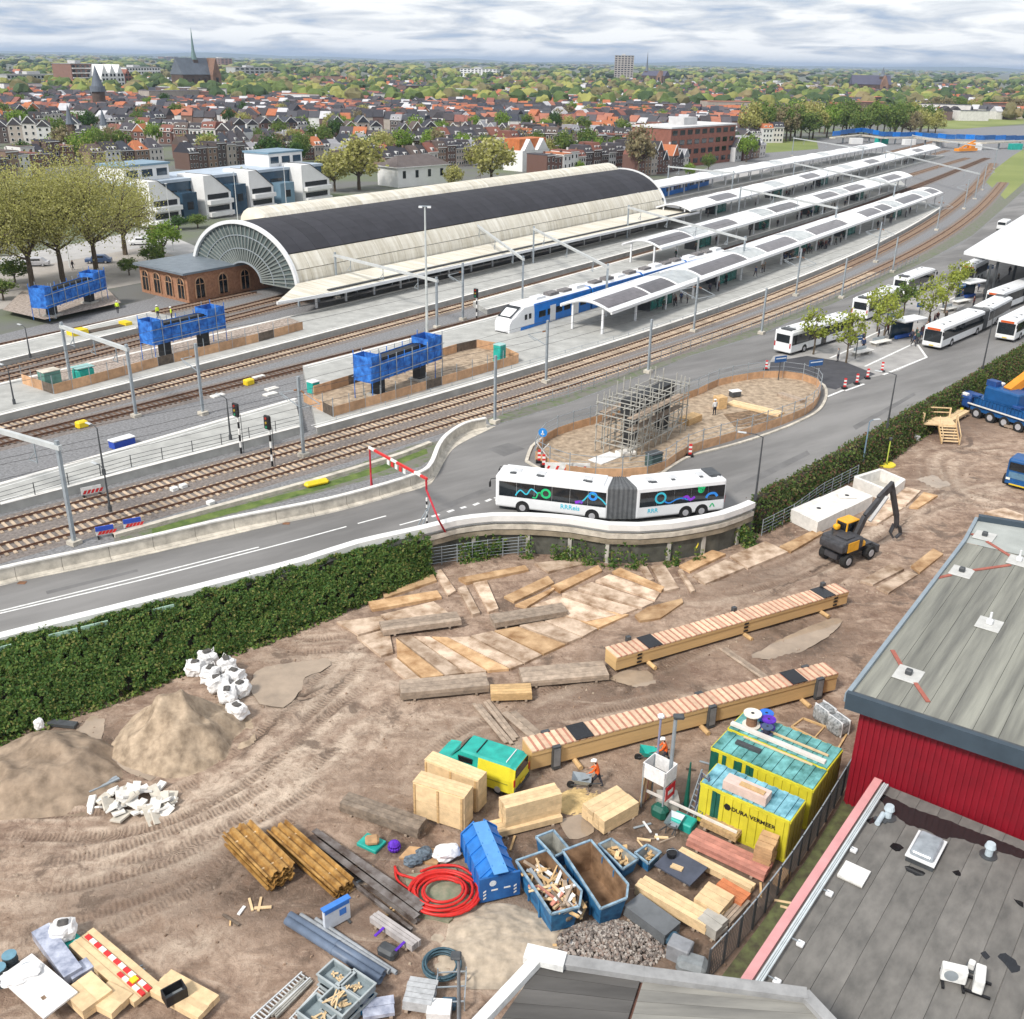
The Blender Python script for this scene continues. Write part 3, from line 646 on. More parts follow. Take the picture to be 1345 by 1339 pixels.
for key,path in TR.items():
    o0=path[0];t=thing('railway_track',TLAB[key],'railway track',(o0.x,o0.y,ZP),0,'railway tracks')
    loc=[Vector((p.x-o0.x,p.y-o0.y,0)) for p in path]
    for sgn in (-.7525,.7525):
        MB().sweep(offs(loc,sgn),[(-.075,.1),(-.035,.14),(-.04,.265),(.04,.265),(.035,.14),(.075,.1)]).build('rail',rail_m,t)
    MB().sweep(loc,[(-2.1,.012),(-1.6,.055),(1.6,.055),(2.1,.012)],cap=False).build('ballast',ballast_old,t)
    rs_=resamp(loc,max(3,int(sum((b-a).length for a,b in zip(loc,loc[1:]))/.6)));nsl=0;rest=MB()
    for i in range(1,len(rs_)-1):
        d=rs_[i+1]-rs_[i-1];a=math.atan2(d.y,d.x)+math.pi/2
        if key in ('t1','t2','t4') and nsl<(290 if key !='t4' else 200):
            link('sleeper',slp,t,(rs_[i].x,rs_[i].y,.03),a);nsl+=1
        elif key=='t3' and nsl<150:link('sleeper',slp_w,t,(rs_[i].x,rs_[i].y,.03),a);nsl+=1
        else:rest.box((rs_[i].x,rs_[i].y,.05),(2.55,.25,.17),a)
    if rest.v:struct(rest.build('sleepers',M('sleeper_rusty',(.27,.19,.135),.9,.25,1.5) if key !='t3' else slp_w.materials[0],t),'stuff')

def platform(name,right,left,label,h=.78,gap=1.65,lgap=None):
    r_=offs(right,gap) if gap else right;l_=offs(left,-(lgap if lgap is not None else gap)) if lgap !=0 else left
    n_=80;r_,l_=resamp(r_,n_),resamp(l_,n_)
    c0=r_[0];mb=MB((c0.x,c0.y,0))
    vs_=[]
    for a,b in zip(r_,l_):vs_+=[(a.x,a.y,ZP),(a.x,a.y,ZP+h),(b.x,b.y,ZP+h),(b.x,b.y,ZP)]
    fs=[]
    for i in range(n_-1):
        k=4*i;fs+=[(k,k+4,k+5,k+1),(k+1,k+5,k+6,k+2),(k+2,k+6,k+7,k+3)]
    fs+=[(0,1,2,3),(4*n_-1,4*n_-2,4*n_-3,4*n_-4)]
    mb.add(vs_,fs);o=mb.build(name,platform_m);o.location=(c0.x,c0.y,0);struct(o);o['label']=label
    for e_,sg in ((r_,1),(l_,-1)):
        q=offs([Vector((p.x-c0.x,p.y-c0.y,ZP+h)) for p in e_],sg*.22)
        MB().sweep(q,[(-.25,.004),(-.25,.03),(.25,.03),(.25,.004)]).build('edge_stones',concrete_w,o)
        q=offs([Vector((p.x-c0.x,p.y-c0.y,ZP+h)) for p in e_],sg*.95)
        MB().sweep(q,[(-.05,.004),(-.05,.008),(.05,.008),(.05,.004)]).build('safety_line',white_paint,o)
    return o
def cutp(path,x0,x1):return [p for p in path if x0<=p.x<=x1]
PLAT_END=P(1232,300,ZP).x
platform('platform',cutp(TR['t2'],P(440,556,ZP).x,112),cutp(TR['t3'],P(300,503,ZP).x+6,108),'platform under the nearest arched canopies')
lowp=[(0,666),(178,614),(398,561)];lowb=[(0,634),(208,576),(386,523)]
platform('platform',fit(lowp,ZP+.78,1,40,(25,0)),fit(lowb,ZP+.78,1,40,(22,0)),'narrow older platform end at the left, behind the two near tracks',gap=0,lgap=0)
platform('platform',cutp(TR['t3'],-4,120),cutp(TR['t4'],-8,122),'platform under the second arched canopies')
p2r=cutp(TR['t4'],-90,40);platform('platform',p2r,offs(p2r,12),'platform along the near side of the train shed',lgap=0)
p3=fit([(0,474),(166,437),(235,417)],ZP+.78,1,30,(25,0));platform('platform',p3,offs(p3,6.2),'pale platform leading to the brick station building',gap=0,lgap=0)

# ---- overhead line masts and portals
mast_me={}
def ibeam(mb,p,q,w):mb.bar(p,q,w,w)
def lattice(mb,p,q,w,n):
    p,q=Vector(p),Vector(q);d=(q-p);u=Vector((0,0,w));s=Vector((-d.y,d.x,0)).normalized()*w*.5
    for off in (s,-s):
        for zz2 in (u*.5,-u*.5):mb.bar(p+off+zz2,q+off+zz2,.09)
    for i in range(n):
        a,b=p+d*(i/n),p+d*((i+1)/n)
        for off in (s,-s):mb.bar(a+off-u*.5,b+off+u*.5,.055);
        mb.bar(a+s+u*.5,b-s+u*.5,.05)
def mast(px,top,label,arms=(),z=ZP,col=steel_g,ang=None):
    b=P(px[0],px[1],z);t=thing('catenary_mast',label,'mast',b,ang if ang is not None else R(53),'overhead line masts')
    mb=MB().bar((0,0,-.2),(0,0,top),.26,.2);mb.build('pole',col,t)
    MB().box((0,0,.12),(.8,.8,.5)).build('footing',concrete_l,t)
    for s in arms:
        mb=MB().bar((0,0,top-1.2),(0,s*2.6,top-2.0),.07).bar((0,0,top-2.9),(0,s*2.7,top-2.0),.07).bar((0,s*2.6,top-2.2),(0,s*1.6,top-2.6),.05);mb.build('bracket',col,t)
        MB().cyl((0,s*.25,top-1.28),(0,s*.65,top-1.4),.09,6).build('insulator',rust,t)
    return t
MST=[((267,545),7.4,(1,)),((399,600),7.6,(1,-1)),((717,503),7.2,(1,)),((911,436),7.4,(-1,1)),((1045,389),7.4,(-1,1)),((1150,345),7.4,(-1,1)),((1230,303),7.4,(-1,1)),
       ((650,556),7.0,()),((851,490),6.4,()),((1000,439),6.2,()),((1105,392),6.2,()),((1172,358),6.2,()),((608,421),8.0,(1,)),((1266,275),7.4,(1,)),((1290,250),7.4,(-1,))]
for i,(p,h,a) in enumerate(sorted(MST)):mast(p,h,f'grey overhead line mast, {od(i)} of the single masts counted from the left',a)
def portal(a,b,top,label,droppers=3,lat=False):
    pa,pb=P(a[0],a[1],ZP),P(b[0],b[1],ZP);d=pb-pa
    t=thing('catenary_portal',label,'portal',pa,math.atan2(d.y,d.x),'overhead line portals');ln=d.length
    for x in (0,ln):MB().bar((x,0,-.2),(x,0,top+.3),.28,.24).build('post',steel_g,t)
    if lat:mb=MB();lattice(mb,(0,0,top-.3),(ln,0,top-.3),.5,max(6,int(ln/1.2)));mb.build('beam',steel_g,t)
    else:MB().bar((-.3,0,top-.2),(ln+.3,0,top-.2),.3,.36).build('beam',M('pale_steel',(.48,.50,.50),.5,.1,1),t)
    for k in range(droppers):
        x=ln*(k+.5)/droppers;mb=MB().bar((x,0,top-.4),(x,0,top-2.0),.08).bar((x,0,top-1.1),(x+.9,0,top-1.9),.06).bar((x,0,top-1.9),(x+.9,0,top-1.9),.06);mb.build('dropper',steel_g,t)
    for x in (0,ln):MB().box((x,0,.1),(.8,.8,.45)).build('footing',concrete_l,t)
portal((98,715),(-75,655),7.9,'broad overhead line portal at the left edge beside the road',3)
portal((179,548),(95,513),7.2,'overhead line portal beside the blue netted pier with two posts',3)
portal((574,431),(443,392),6.6,'overhead line portal in front of the near end of the shed canopy',3)
portal((686,399),(620,340),6.8,'pale overhead line portal over the tracks beside the shed',3)
portal((795,412),(700,352),6.9,'pale overhead line portal above the front of the white train',3)
portal((973,368),(823,318),7.0,'pale overhead line portal crossing the second canopy',4)
portal((1093,318),(969,287),7.0,'pale overhead line portal crossing the second and third canopy',4)
portal((1170,280),(1040,246),7.0,'distant overhead line portal over the middle of the canopies',4)
portal((1280,262),(1160,226),7.0,'distant overhead line portal at the far end of the canopies',4)
portal((1305,222),(1195,200),7.0,'farthest overhead line portal over the station throat',4)
portal((960,262),(876,252),7.0,'overhead line portal behind the far end of the train shed',3)
portal((1130,222),(1040,205),7.0,'thin distant overhead line portal by the sports field',3)
# contact wires
wm=M('wire',(.05,.05,.05),.6,.1,1)
wires=0
for key in ('t1','t2','t3','t4'):
    pth=[Vector((p.x,p.y,ZP+5.4)) for p in TR[key][::6]];o0=pth[0]
    t=thing('contact_wire',{'t1':'contact wire over the track nearest the road','t2':'contact wire over the second track','t3':'contact wire over the track of the train','t4':'contact wire over the track beside the shed'}[key],'wire',o0,0,'contact wires')
    MB().tube([p-o0 for p in pth],.017,4).build('wire',wm,t);MB().tube([p-o0+Vector((0,0,1.1-.35*(i % 2))) for i,p in enumerate(pth)],.015,4).build('carrier',wm,t)
# tall floodlight mast
b=P(561,440,ZP);t=thing('floodlight_mast','very tall pale floodlight mast in front of the train shed','mast',b)
MB().cyl((0,0,0),(0,0,16.4),.2,10,.1).build('pole',M('pale_steel2',(.5,.53,.52),.5,.1,1),t)
MB().box((0,0,16.5),(1.5,.3,.12)).build('crossbar',steel_g,t)
for s in (-.55,.55):MB().box((s,-.12,16.42),(.45,.4,.2)).build('lamp_head',white_metal,t)
MB().box((0,0,.1),(1,1,.3)).build('footing',concrete_l,t)
# signals with striped posts
def signal(px,h,label):
    b=P(px[0],px[1],ZP);t=thing('railway_signal',label,'signal',b,R(53),'railway signals')
    for k in range(6):
        MB().cyl((0,0,h*k/6),(0,0,h*(k+1)/6),.1,8).build('post_band',white_paint if k % 2 else black,t)
    vs_,fs=rbox((.3,.75,1.3),.12);mb=MB();mb.add([(v.x-.15,v.y,v.z+h+.55) for v in vs_],fs);hd=mb.build('signal_head',black,t)
    for k,c in enumerate(((.3,.02,.01),(.3,.2,.02),(.02,.2,.1))):MB().cyl((-.3,0,h+.95-.4*k),(-.36,0,h+.95-.4*k),.12,10).build('lens',M('lens%d' % k,c,.2,.1,5),hd)
    MB().bar((.3,0,0),(.3,0,h),.04).bar((.3,.3,0),(.3,.3,h),.04).build('ladder',steel_d,t)
signal((317,596),3.7,'black headed railway signal on striped post, left one of the pair');signal((358,614),3.7,'black headed railway signal on striped post, right one of the pair')
signal((626,420),3.2,'small railway signal with black and white post before the white train')
# ================================================================== people (one continuous body each, grown from a joint skeleton)
PEOPLE={}
def person_mesh(key,torso_m,leg_m,pose='stand',shoe=black,sub=1,hair=True):
    if key in PEOPLE:return PEOPLE[key]
    st={'stand':(.05,-.04),'walk':(.28,-.26),'push':(.34,-.30),'sit':(0,0)}[pose]
    v,e,r=[],[],[]
    def add(p,rad,par=None):
        v.append(p);r.append(rad);
        if par is not None:e.append((par,len(v)-1))
        return len(v)-1
    ln=.12 if pose=='push' else .03
    if pose=='sit':z0=.5
    else:z0=.92
    pel=add((0,0,z0),.15);ab=add((ln*.3,0,z0+.2),.135,pel);ch=add((ln,0,z0+.42),.155,ab);nk=add((ln*1.3,0,z0+.58),.065,ch);hd=add((ln*1.7+.02,0,z0+.68),.085,nk);tp=add((ln*1.8+.015,0,z0+.80),.075,hd)
    add((ln*1.7+.09,0,z0+.67),.04,hd)
    for s,sw in ((1,st[0]),(-1,st[1])):
        if pose=='sit':
            h=add((.04,s*.1,z0-.02),.1,pel);k=add((.42,s*.11,z0+.02),.07,h);a=add((.44,s*.11,.1),.05,k);add((.56,s*.11,.05),.045,a)
        else:
            h=add((0,s*.095,z0-.06),.105,pel);k=add((sw*.55+.03,s*.1,.5),.07,h);a=add((sw*.95-.02,s*.1,.09),.048,k);add((sw*.95+.14,s*.11,.045),.045,a)
        sh=add((ln,s*.2,z0+.47),.075,ch)
        if pose=='push':el=add((ln+.12,s*.25,z0+.22),.052,sh);w=add((ln+.36,s*.23,z0+.05),.04,el)
        elif pose=='sit':el=add((ln+.05,s*.26,z0+.2),.052,sh);w=add((ln+.28,s*.2,z0+.12),.04,el)
        else:el=add((ln-sw*.25,s*.26,z0+.2),.052,sh);w=add((ln-sw*.45+.06,s*.26,z0-.05),.04,el)
        hx=Vector(v[w]);hh=add(tuple(hx+(hx-Vector(v[el])).normalized()*.09),.035,w)
        add(tuple(Vector(v[hh])+Vector((.05,-s*.02,-.03))),.014,hh)
    me=bpy.data.meshes.new('sk');me.from_pydata(v,e,[]);o=bpy.data.objects.new('sk',me);COL.objects.link(o)
    o.modifiers.new('s','SKIN')
    for i,sv in enumerate(me.skin_vertices[0].data):sv.radius=(r[i],r[i]*(1.15 if i in (0,1,2) else 1));sv.use_root=(i==0)
    sd_=o.modifiers.new('d','SUBSURF');sd_.levels=sub;sd_.render_levels=sub
    dg=bpy.context.evaluated_depsgraph_get();m2=bpy.data.meshes.new_from_object(o.evaluated_get(dg));bpy.data.objects.remove(o)
    m2.materials.clear()
    for m in (torso_m,leg_m,skin_m,hair_m,shoe):m2.materials.append(m)
    for p in m2.polygons:
        c=p.center;p.use_smooth=True
        if c.z>z0+.74 or (c.z>z0+.62 and c.x<ln*1.7-.01):p.material_index=3 if hair else 2
        elif c.z>z0+.545:p.material_index=2
        elif c.z<.1:p.material_index=4
        elif c.z<z0+.04 and abs(c.y)<.2:p.material_index=1
        elif abs(c.y)>.19 and (c.x>ln+.3 if pose in ('push',) else (c.z<z0+.0 if pose !='sit' else c.x>ln+.25)):p.material_index=2
    PEOPLE[key]=m2;return m2
def person(px,z,label,torso,legs=dark_cloth,rz=0.,pose='stand',h=1.75,key=None,group=None,helmet=None,pos=None):
    b=pos or P(px[0],px[1],z)
    me=person_mesh((key or torso.name)+pose,torso,legs,pose)
    o=link('person',me,None,b,rz,(h/1.75,)*3);tag(o,label,'person',group)
    if helmet:
        vs_,fs=rbox((.27,.24,.14),.07,3);mb=MB();zt=.92+.78;xl=.12*1.8 if pose=='push' else .06
        mb.add([(v_.x+xl,v_.y,v_.z+zt) for v_ in vs_],fs);mb.box((xl+.13,0,zt-.05),(.12,.2,.02));mb.build('helmet',helmet,o)
    return o
COATS=[M('coat_%d' % i,c,.9,.2,8) for i,c in enumerate([(.02,.02,.025),(.05,.05,.07),(.10,.03,.03),(.03,.05,.12),(.16,.13,.10),(.3,.3,.3),(.05,.09,.07)])]

# ================================================================== train shed
HA=R(54.7);h0=P(390,381,5.0);H0=Vector((h0.x,h0.y,ZP));HL,HWd,HS,HR=113.0,22.8,2.5,8.3
shed=thing('train_shed','long barrel vaulted train shed with dark roof band and fan shaped glass end','train shed',H0,HA)
cream=M('roof_cream',(.56,.51,.40),.7,.12,.6,col2=(.74,.71,.63),rnd=.05,st=(2.4,.25,.25),rz=R(54.7),det=10)
dark_roof=M('roof_felt',(.035,.035,.042),.85,.15,.5,rnd=.12,det=8)
def arcp(t,grow=0.):return (HWd/2-(HWd/2+grow)*math.cos(t),HS+(HR+grow)*math.sin(t))
def vault_piece(t0,t1,L_,seg,th=.12):
    mb=MB();vs_=[]
    for x in (0,L_):
        for i in range(seg+1):
            t=t0+(t1-t0)*i/seg;y,z=arcp(t,th);vs_.append((x,y,z))
        for i in range(seg,-1,-1):
            t=t0+(t1-t0)*i/seg;y,z=arcp(t,0);vs_.append((x,y,z))
    n_=2*(seg+1);fs=[(i,i+n_,(i+1) % n_+n_,(i+1) % n_) for i in range(n_)]
    mb.add(vs_,fs+[tuple(range(n_-1,-1,-1)),tuple(range(n_,2*n_))]);return mb
NBAY=38;bl=HL/NBAY;PI=math.pi
for t0,t1,mt,sg in ((.02*PI,.10*PI,cream,3),(.103*PI,.19*PI,cream,3),(.195*PI,.53*PI,dark_roof,7),(.535*PI,.98*PI,cream,5)):
    mp=vault_piece(t0,t1,bl-.05,sg,.12 if mt is cream else .16).mesh('roof_panel',mt)
    for i in range(NBAY):link('roof_panel',mp,shed,(i*bl+.3,0,0))
# ridge vault of pale sheets
rv=MB();n_=8;ry,rz_=3.3,2.6;cyy,czz=15.0,9.6
for k in range(30):
    x0,x1=6+k*3.55,6+(k+1)*3.55-.06;vs_=[]
    for x in (x0,x1):
        for i in range(n_+1):a=PI*i/n_;vs_.append((x,cyy-ry*math.cos(a),czz+rz_*math.sin(a)))
    m_=n_+1;mb=MB();mb.add(vs_,[(i,i+m_,i+m_+1,i+1) for i in range(n_)]+[tuple(range(m_-1,-1,-1)),tuple(range(m_,2*m_))]);mb.build('ridge_panel',cream,shed)
# front arch rim, ribs and fan glazing
for x,w_,nm in ((-.2,.5,'arch_rim'),(HL+.3,.4,'arch_rim')):
    mb=MB();vs_=[]
    for xx,g_ in ((x,.38),(x+w_,.38),(x+w_,-.12),(x,-.12)):
        pass
    N_=40
    for i in range(N_+1):
        t=PI*i/N_
        for xx,g_ in ((x,.42),(x+w_,.42),(x+w_,-.1),(x,-.1)):y,z=arcp(t,g_);vs_.append((xx,y,z))
    mb.add(vs_,[(4*i+a,4*i+4+a,4*i+4+(a+1) % 4,4*i+(a+1) % 4) for i in range(N_) for a in range(4)]);mb.build(nm,white_metal,shed)
fan_c,fr_y,fr_z=HWd/2,3.6,2.6
def fanp(t,k):
    y1,z1=arcp(t,-.1);y0,z0=fan_c-fr_y*math.cos(t),HS+fr_z*math.sin(t);return y0+(y1-y0)*k,z0+(z1-z0)*k
NF=34
for i in range(NF):
    a0,a1=PI*i/NF,PI*(i+1)/NF;mb=MB();q=[fanp(a0,0),fanp(a0,1),fanp(a1,1),fanp(a1,0)]
    mb.add([(.3,y,z) for y,z in q]+[(.33,y,z) for y,z in q],[(0,1,2,3),(7,6,5,4)]);mb.build('pane',glass_c,shed)
    p0,p1=fanp(a0,0),fanp(a0,1);MB().bar((.22,*p0),(.22,*p1),.12,.2).build('mullion',M('mullion_grey',(.20,.22,.21),.6,.1,1),shed)
for k in (0.,.36,.7):
    mb=MB();pts=[(.2,*fanp(PI*i/30,k)) for i in range(31)];mb.tube(pts,.09 if k else .16,5);mb.build('glazing_bar',steel_g,shed)
for k in range(1,13):
    x=k*8.8;pts=[(x,*arcp(PI*i/24,-.35)) for i in range(25)];MB().tube(pts,.22,5).build('rib',M('mullion_grey'),shed)
# long side walls under the vault and columns
for k in range(28):
    MB().b2((k*4.05+.1,-.15,0),(k*4.05+.35,.15,HS)).build('column',steel_g,shed)
MB().b2((.5,-.05,.78),(HL,.03,HS)).build('side_wall',glass_b,shed);MB().b2((.5,HWd-.1,0),(HL,HWd+.1,HS)).build('side_wall',brick,shed)
MB().b2((HL-.2,.3,0),(HL,HWd-.3,5.5)).build('rear_wall',glass_b,shed)
# lean-to platform canopy on the near side
can=thing('platform_canopy','pale lean-to canopy with pointed near end along the train shed','canopy',H0,HA)
y0,y1,zt,zb=-.35,-7.6,3.5,3.15
mb=MB();mb.add([(-9.5,-6.4,zb),(-4,-1.6,zb+.12),(0,y0,zt),(0,y0,zt-.2),(-4,-1.6,zb-.2),(-9.5,-6.4,zb-.3)],[(0,1,2),(5,4,3)])
for k in range(40):
    x0,x1=k*2.85,(k+1)*2.85-.04
    ya=y1-.6*min(1,x0/70)
    MB().add([(x0,ya,zb),(x1,ya,zb),(x1,y0,zt),(x0,y0,zt),(x0,ya,zb-.2),(x1,ya,zb-.2),(x1,y0,zt-.2),(x0,y0,zt-.2)],[(0,1,2,3),(7,6,5,4),(0,4,5,1),(1,5,6,2),(2,6,7,3),(3,7,4,0)]).build('roof_panel',cream,can)
MB().add([(-9.5,-6.2,zb),(-.05,y1,zb),(-.05,y0,zt),(-9.5,-6.2,zb-.25),(-.05,y1,zb-.2),(-.05,y0,zt-.2)],[(0,1,2),(3,5,4),(0,2,5,3),(0,3,4,1)]).build('roof_panel',cream,can)
MB().bar((-9.5,-6.3,zb-.12),(0,y1-.12,zb-.12),.3,.42).bar((0,y1-.12,zb-.12),(70,y1-.75,zb-.12),.3,.42).bar((70,y1-.75,zb-.12),(114,y1-.75,zb-.12),.3,.42).build('fascia',white_metal,can)
MB().bar((0,y1+1.2,zb+.2),(114,y1+.6,zb+.2),.5,.16).build('gutter',steel_d,can)
for k in range(20):MB().b2((k*6-1,-4.9,.7),(k*6-.75,-4.65,zb-.1)).build('column',white_metal,can)

# ================================================================== brick station building inside the near end
bA,bB=P(249,399,ZP),P(187,383.5,ZP);d=bB-bA;L1=d.length;bz=math.atan2(d.y,d.x)
stn=thing('station_building','brown brick station building with arched windows beside the shed end','building',bA,bz)
ax=Vector((math.cos(HA-bz),math.sin(HA-bz),0))      # depth direction of the shed in local terms
D1=34.;q=[Vector((0,0,0)),Vector((L1,0,0)),Vector((L1,0,0))+ax*D1,ax*D1]
MB().prism([(p.x,p.y) for p in q],0,4.2).build('wall',brick,stn)
c=sum(q,Vector())/4;q2=[c+(p-c)*1.05 for p in q]
MB().prism([(p.x,p.y) for p in q2],4.203,4.5).build('cornice',M('zinc',(.16,.19,.22),.5,.15,.8),stn)
q3=[c+(p-c)*.45 for p in q2];mb=MB();mb.add([(p.x,p.y,4.51) for p in q2]+[(p.x,p.y,4.75) for p in q3],[(0,1,5,4),(1,2,6,5),(2,3,7,6),(3,0,4,7),(4,5,6,7)]);mb.build('roof',M('zinc'),stn)
def arch_window(w,h):
    mb=MB();pts=[(-w/2,0),(w/2,0)]+[(w/2*math.cos(a),h-w/2+w/2*math.sin(a)) for a in [PI*i/8 for i in range(9)]]
    mb.add([(x,-.06,z) for x,z in pts],[tuple(range(len(pts)))]);return mb
aw=arch_window(1.7,3.0).mesh('window',glass_d)
def awin(o,d_,dist,n,L_):
    for i in range(n):
        p=o+d_*(L_*(i+.5)/n);a=math.atan2(d_.y,d_.x)
        w=link('window',aw,stn,(p.x,p.y,.55),a);w.location+=Vector((d_.y,-d_.x,0))*.02
        mb=MB();mb.tube([(.85*math.cos(PI*k/10),-.1,2.15+.85*math.sin(PI*k/10)) for k in range(11)],.13,4);mb.bar((-.85,-.1,0),(-.85,-.1,2.15),.16).bar((.85,-.1,0),(.85,-.1,2.15),.16).bar((0,-.1,0),(0,-.1,2.9),.08).bar((-.8,-.1,2.0),(.8,-.1,2.0),.08);mb.build('frame',M('brick_trim',(.42,.25,.15),.9,.2,2),w)
awin(q[1],(q[0]-q[1]).normalized(),0,4,L1) if False else None
dq=(q[1]-q[0]).normalized()
# which side faces the camera: windows stand on the outside
for (o_,e_,n_w) in ((q[1],q[0],4),(q[0],q[3],8)):
    dd=(e_-o_);LL=dd.length;dd.normalize();outn=Vector((dd.y,-dd.x,0));cc=(o_+e_)/2
    if (cc-c).dot(outn)<0:o_,e_=e_,o_;dd=-dd
    awin(o_,dd,0,n_w,LL)

# ================================================================== arched platform canopies
pv_m=M('solar_panel',(.10,.09,.095),.28,.3,.9,rnd=.3)  # base grey lightened to stand in for reflected sky
roof_w=M('canopy_white',(.74,.75,.76),.45,.05,.8,rnd=.04)
glass_roof=M('canopy_glass',(.50,.53,.53),.25,.15,.8,alpha=.82)
def arched_canopy(a,b,W_,label,pat,z=3.85,rise=1.0,bays=None,posts=True):
    p,q=P(a[0],a[1],ZP+z),P(b[0],b[1],ZP+z);d=q-p;L_=d.length
    t=thing('platform_canopy',label,'canopy',(p.x,p.y,ZP),math.atan2(d.y,d.x),'arched platform canopies')
    def sec(u):return (W_*u,z+rise*math.sin(PI*u))
    def skin(u0,u1,ln,th=.06,sg=4):
        mb=MB();vs_=[]
        for x in (0,ln):
            for k in range(sg+1):y_,z_=sec(u0+(u1-u0)*k/sg);vs_.append((x,y_,z_+th))
        m_=sg+1;mb.add(vs_,[(k,k+m_,k+m_+1,k+1) for k in range(sg)]);return mb
    x=0;i=0;ribm=MB().tube([(0,*sec(k/10)) for k in range(11)],.2,6).mesh('arch_rib',white_metal);cache={}
    while x<L_-1:
        kind,ln=pat[i % len(pat)];ln=min(ln,L_-x);i+=1
        link('arch_rib',ribm,t,(x,0,0))
        key=(kind,round(ln,2))
        if key not in cache:
            cache[key]=(skin(.44,1,ln-.1).mesh('roof_panel',roof_w if kind !='g' else glass_roof),skin(.1,.44,ln-.1,.07).mesh('solar_panel' if kind=='p' else 'glass_panel',{'p':pv_m,'g':glass_roof,'w':roof_w}[kind]))
        link('roof_panel',cache[key][0],t,(x+.05,0,0));link('solar_panel' if kind=='p' else 'glass_panel',cache[key][1],t,(x+.05,0,0))
        x+=ln
    link('arch_rib',ribm,t,(L_,0,0))
    link('eave_panel',skin(0,.1,L_,.065,2).mesh('eave_panel',roof_w),t)
    for y_ in (-.05,W_+.05):MB().bar((-.3,y_,z),(L_+.3,y_,z),.22,.4).build('eave_beam',white_metal,t)
    n_p=max(2,int(L_/9));pm=MB().b2((-.13,-.13,.75),(.13,.13,z+.5)).mesh('post',white_metal)
    for k in range(n_p+1):
        for y_ in (1.5,W_-1.5):link('post',pm,t,(min(L_-.3,.3+k*L_/n_p),y_,0))
    return t,L_
PAT=[('p',12),('p',8.4),('g',8),('p',18.5),('g',8),('p',15.5),('g',9),('p',20),('w',12)]
c1,c1L=arched_canopy((804,411),(1238,254),7.6,'nearest arched white canopy with dark solar panels',PAT)
c2,c2L=arched_canopy((869,327),(1198,232),7.6,'second arched white canopy, behind the train',[('p',14),('g',8),('p',14),('w',12),('g',8),('p',16),('w',14)])
c3,c3L=arched_canopy((907,277),(1235,195),8.2,'third white canopy, starting beside the end of the shed',[('w',16),('p',14),('w',24),('g',10)])
c4,c4L=arched_canopy((864,247),(1165,192),7.4,'farthest white canopy, beside the distant street',[('w',20),('w',16),('g',10)])
# strips of platform under the two far canopies
for cc,LL,ww,lab in ((c3,c3L,9.4,'platform under the third canopy'),(c4,c4L,8.6,'platform under the farthest canopy')):
    o=MB().b2((-6,-1.0,0),(LL+6,ww-1,.78)).build('platform',platform_m);o.location=cc.location;o.rotation_euler=cc.rotation_euler;struct(o);o['label']=lab
# glass shelters and waiting people under the canopies
def in_frame(t,x,y,z):
    a=t.rotation_euler.z;return Vector((t.location.x+x*math.cos(a)-y*math.sin(a),t.location.y+x*math.sin(a)+y*math.cos(a),ZP+z))
wcnt={}
for cc,LL,lab,xs in ((c1,c1L,'nearest',(16,40,74,104,140)),(c2,c2L,'second',(20,52,84,120)),(c3,c3L,'third',(20,60,100))):
    for i,x in enumerate(xs):
        t=thing('waiting_shelter',f'green glass waiting shelter under the {lab} canopy, {od(i)} from the near end','shelter',in_frame(cc,x,2.6,.78),cc.rotation_euler.z,'glass shelters on the platforms')
        for y_ in (0,2.2):MB().b2((0,y_,.1),(7,y_+.06,2.3)).build('glass_wall',glass_g,t)
        for x_ in (0,2.33,4.66,7):MB().b2((x_-.05,-.05,0),(x_+.05,2.3,2.4)).build('frame',steel_d,t) if x_ in (0,7) else MB().b2((x_-.05,-.05,0),(x_+.05,.1,2.4)).build('frame',steel_d,t)
        MB().b2((.4,.9,.1),(6.6,1.4,.5)).build('bench',steel_d,t)
rp2=random.Random(4)
for cc,LL,lab,n_w in ((c1,c1L,'nearest',46),(c2,c2L,'second',26),(c3,c3L,'third',18)):
    for i,x in enumerate(sorted(8+(LL-20)*rp2.random() if i % 3 else 62+28*rp2.random() for i in range(n_w))):
        person(None,0,f'small figure under the {lab} canopy, {od(i)} waiting person from its near end',rp2.choice(COATS),rz=rp2.random()*6.28,pose=rp2.choice(('stand','stand','walk')),h=1.66+.2*rp2.random(),group=f'people waiting under the {lab} canopy',pos=in_frame(cc,x,.6+1.6*rp2.random(),.78))

# ================================================================== trains
tr_w=M('train_white',(.74,.75,.76),.35,.05,1);tr_b=M('train_blue',(.01,.17,.58),.35,.12,1)
def hull(prof_fn,xs,name,mats,parent,mi=None):
    mb=MB();vs_=[];n_=len(prof_fn(xs[0]))
    for x in xs:vs_+=[(xx,y,z) for xx,y,z in prof_fn(x)]
    for i in range(len(xs)-1):
        for k in range(n_-1):
            f=(i*n_+k,i*n_+k+1,(i+1)*n_+k+1,(i+1)*n_+k);mb.add([],[],0);mb.f.append(f);mb.m.append(mi(i,k) if mi else 0)
    mb.v=[tuple(v) for v in vs_];mb.f+=[tuple(range(n_)),tuple(range((len(xs)-1)*n_+n_-1,(len(xs)-1)*n_-1,-1))];mb.m+=[0,0]
    return mb.build(name,mats,parent)
tA=P(655,442,ZP+.1);d=P(964,330,6.1)-P(700,404,6.1);TL=62.;tA.x+=.45;tA.y-=.4
tr=thing('train','white and blue electric train with slanted windscreen at the second platform','train',(tA.x,tA.y,ZP+.25),math.atan2(d.y,d.x))
W2=1.42
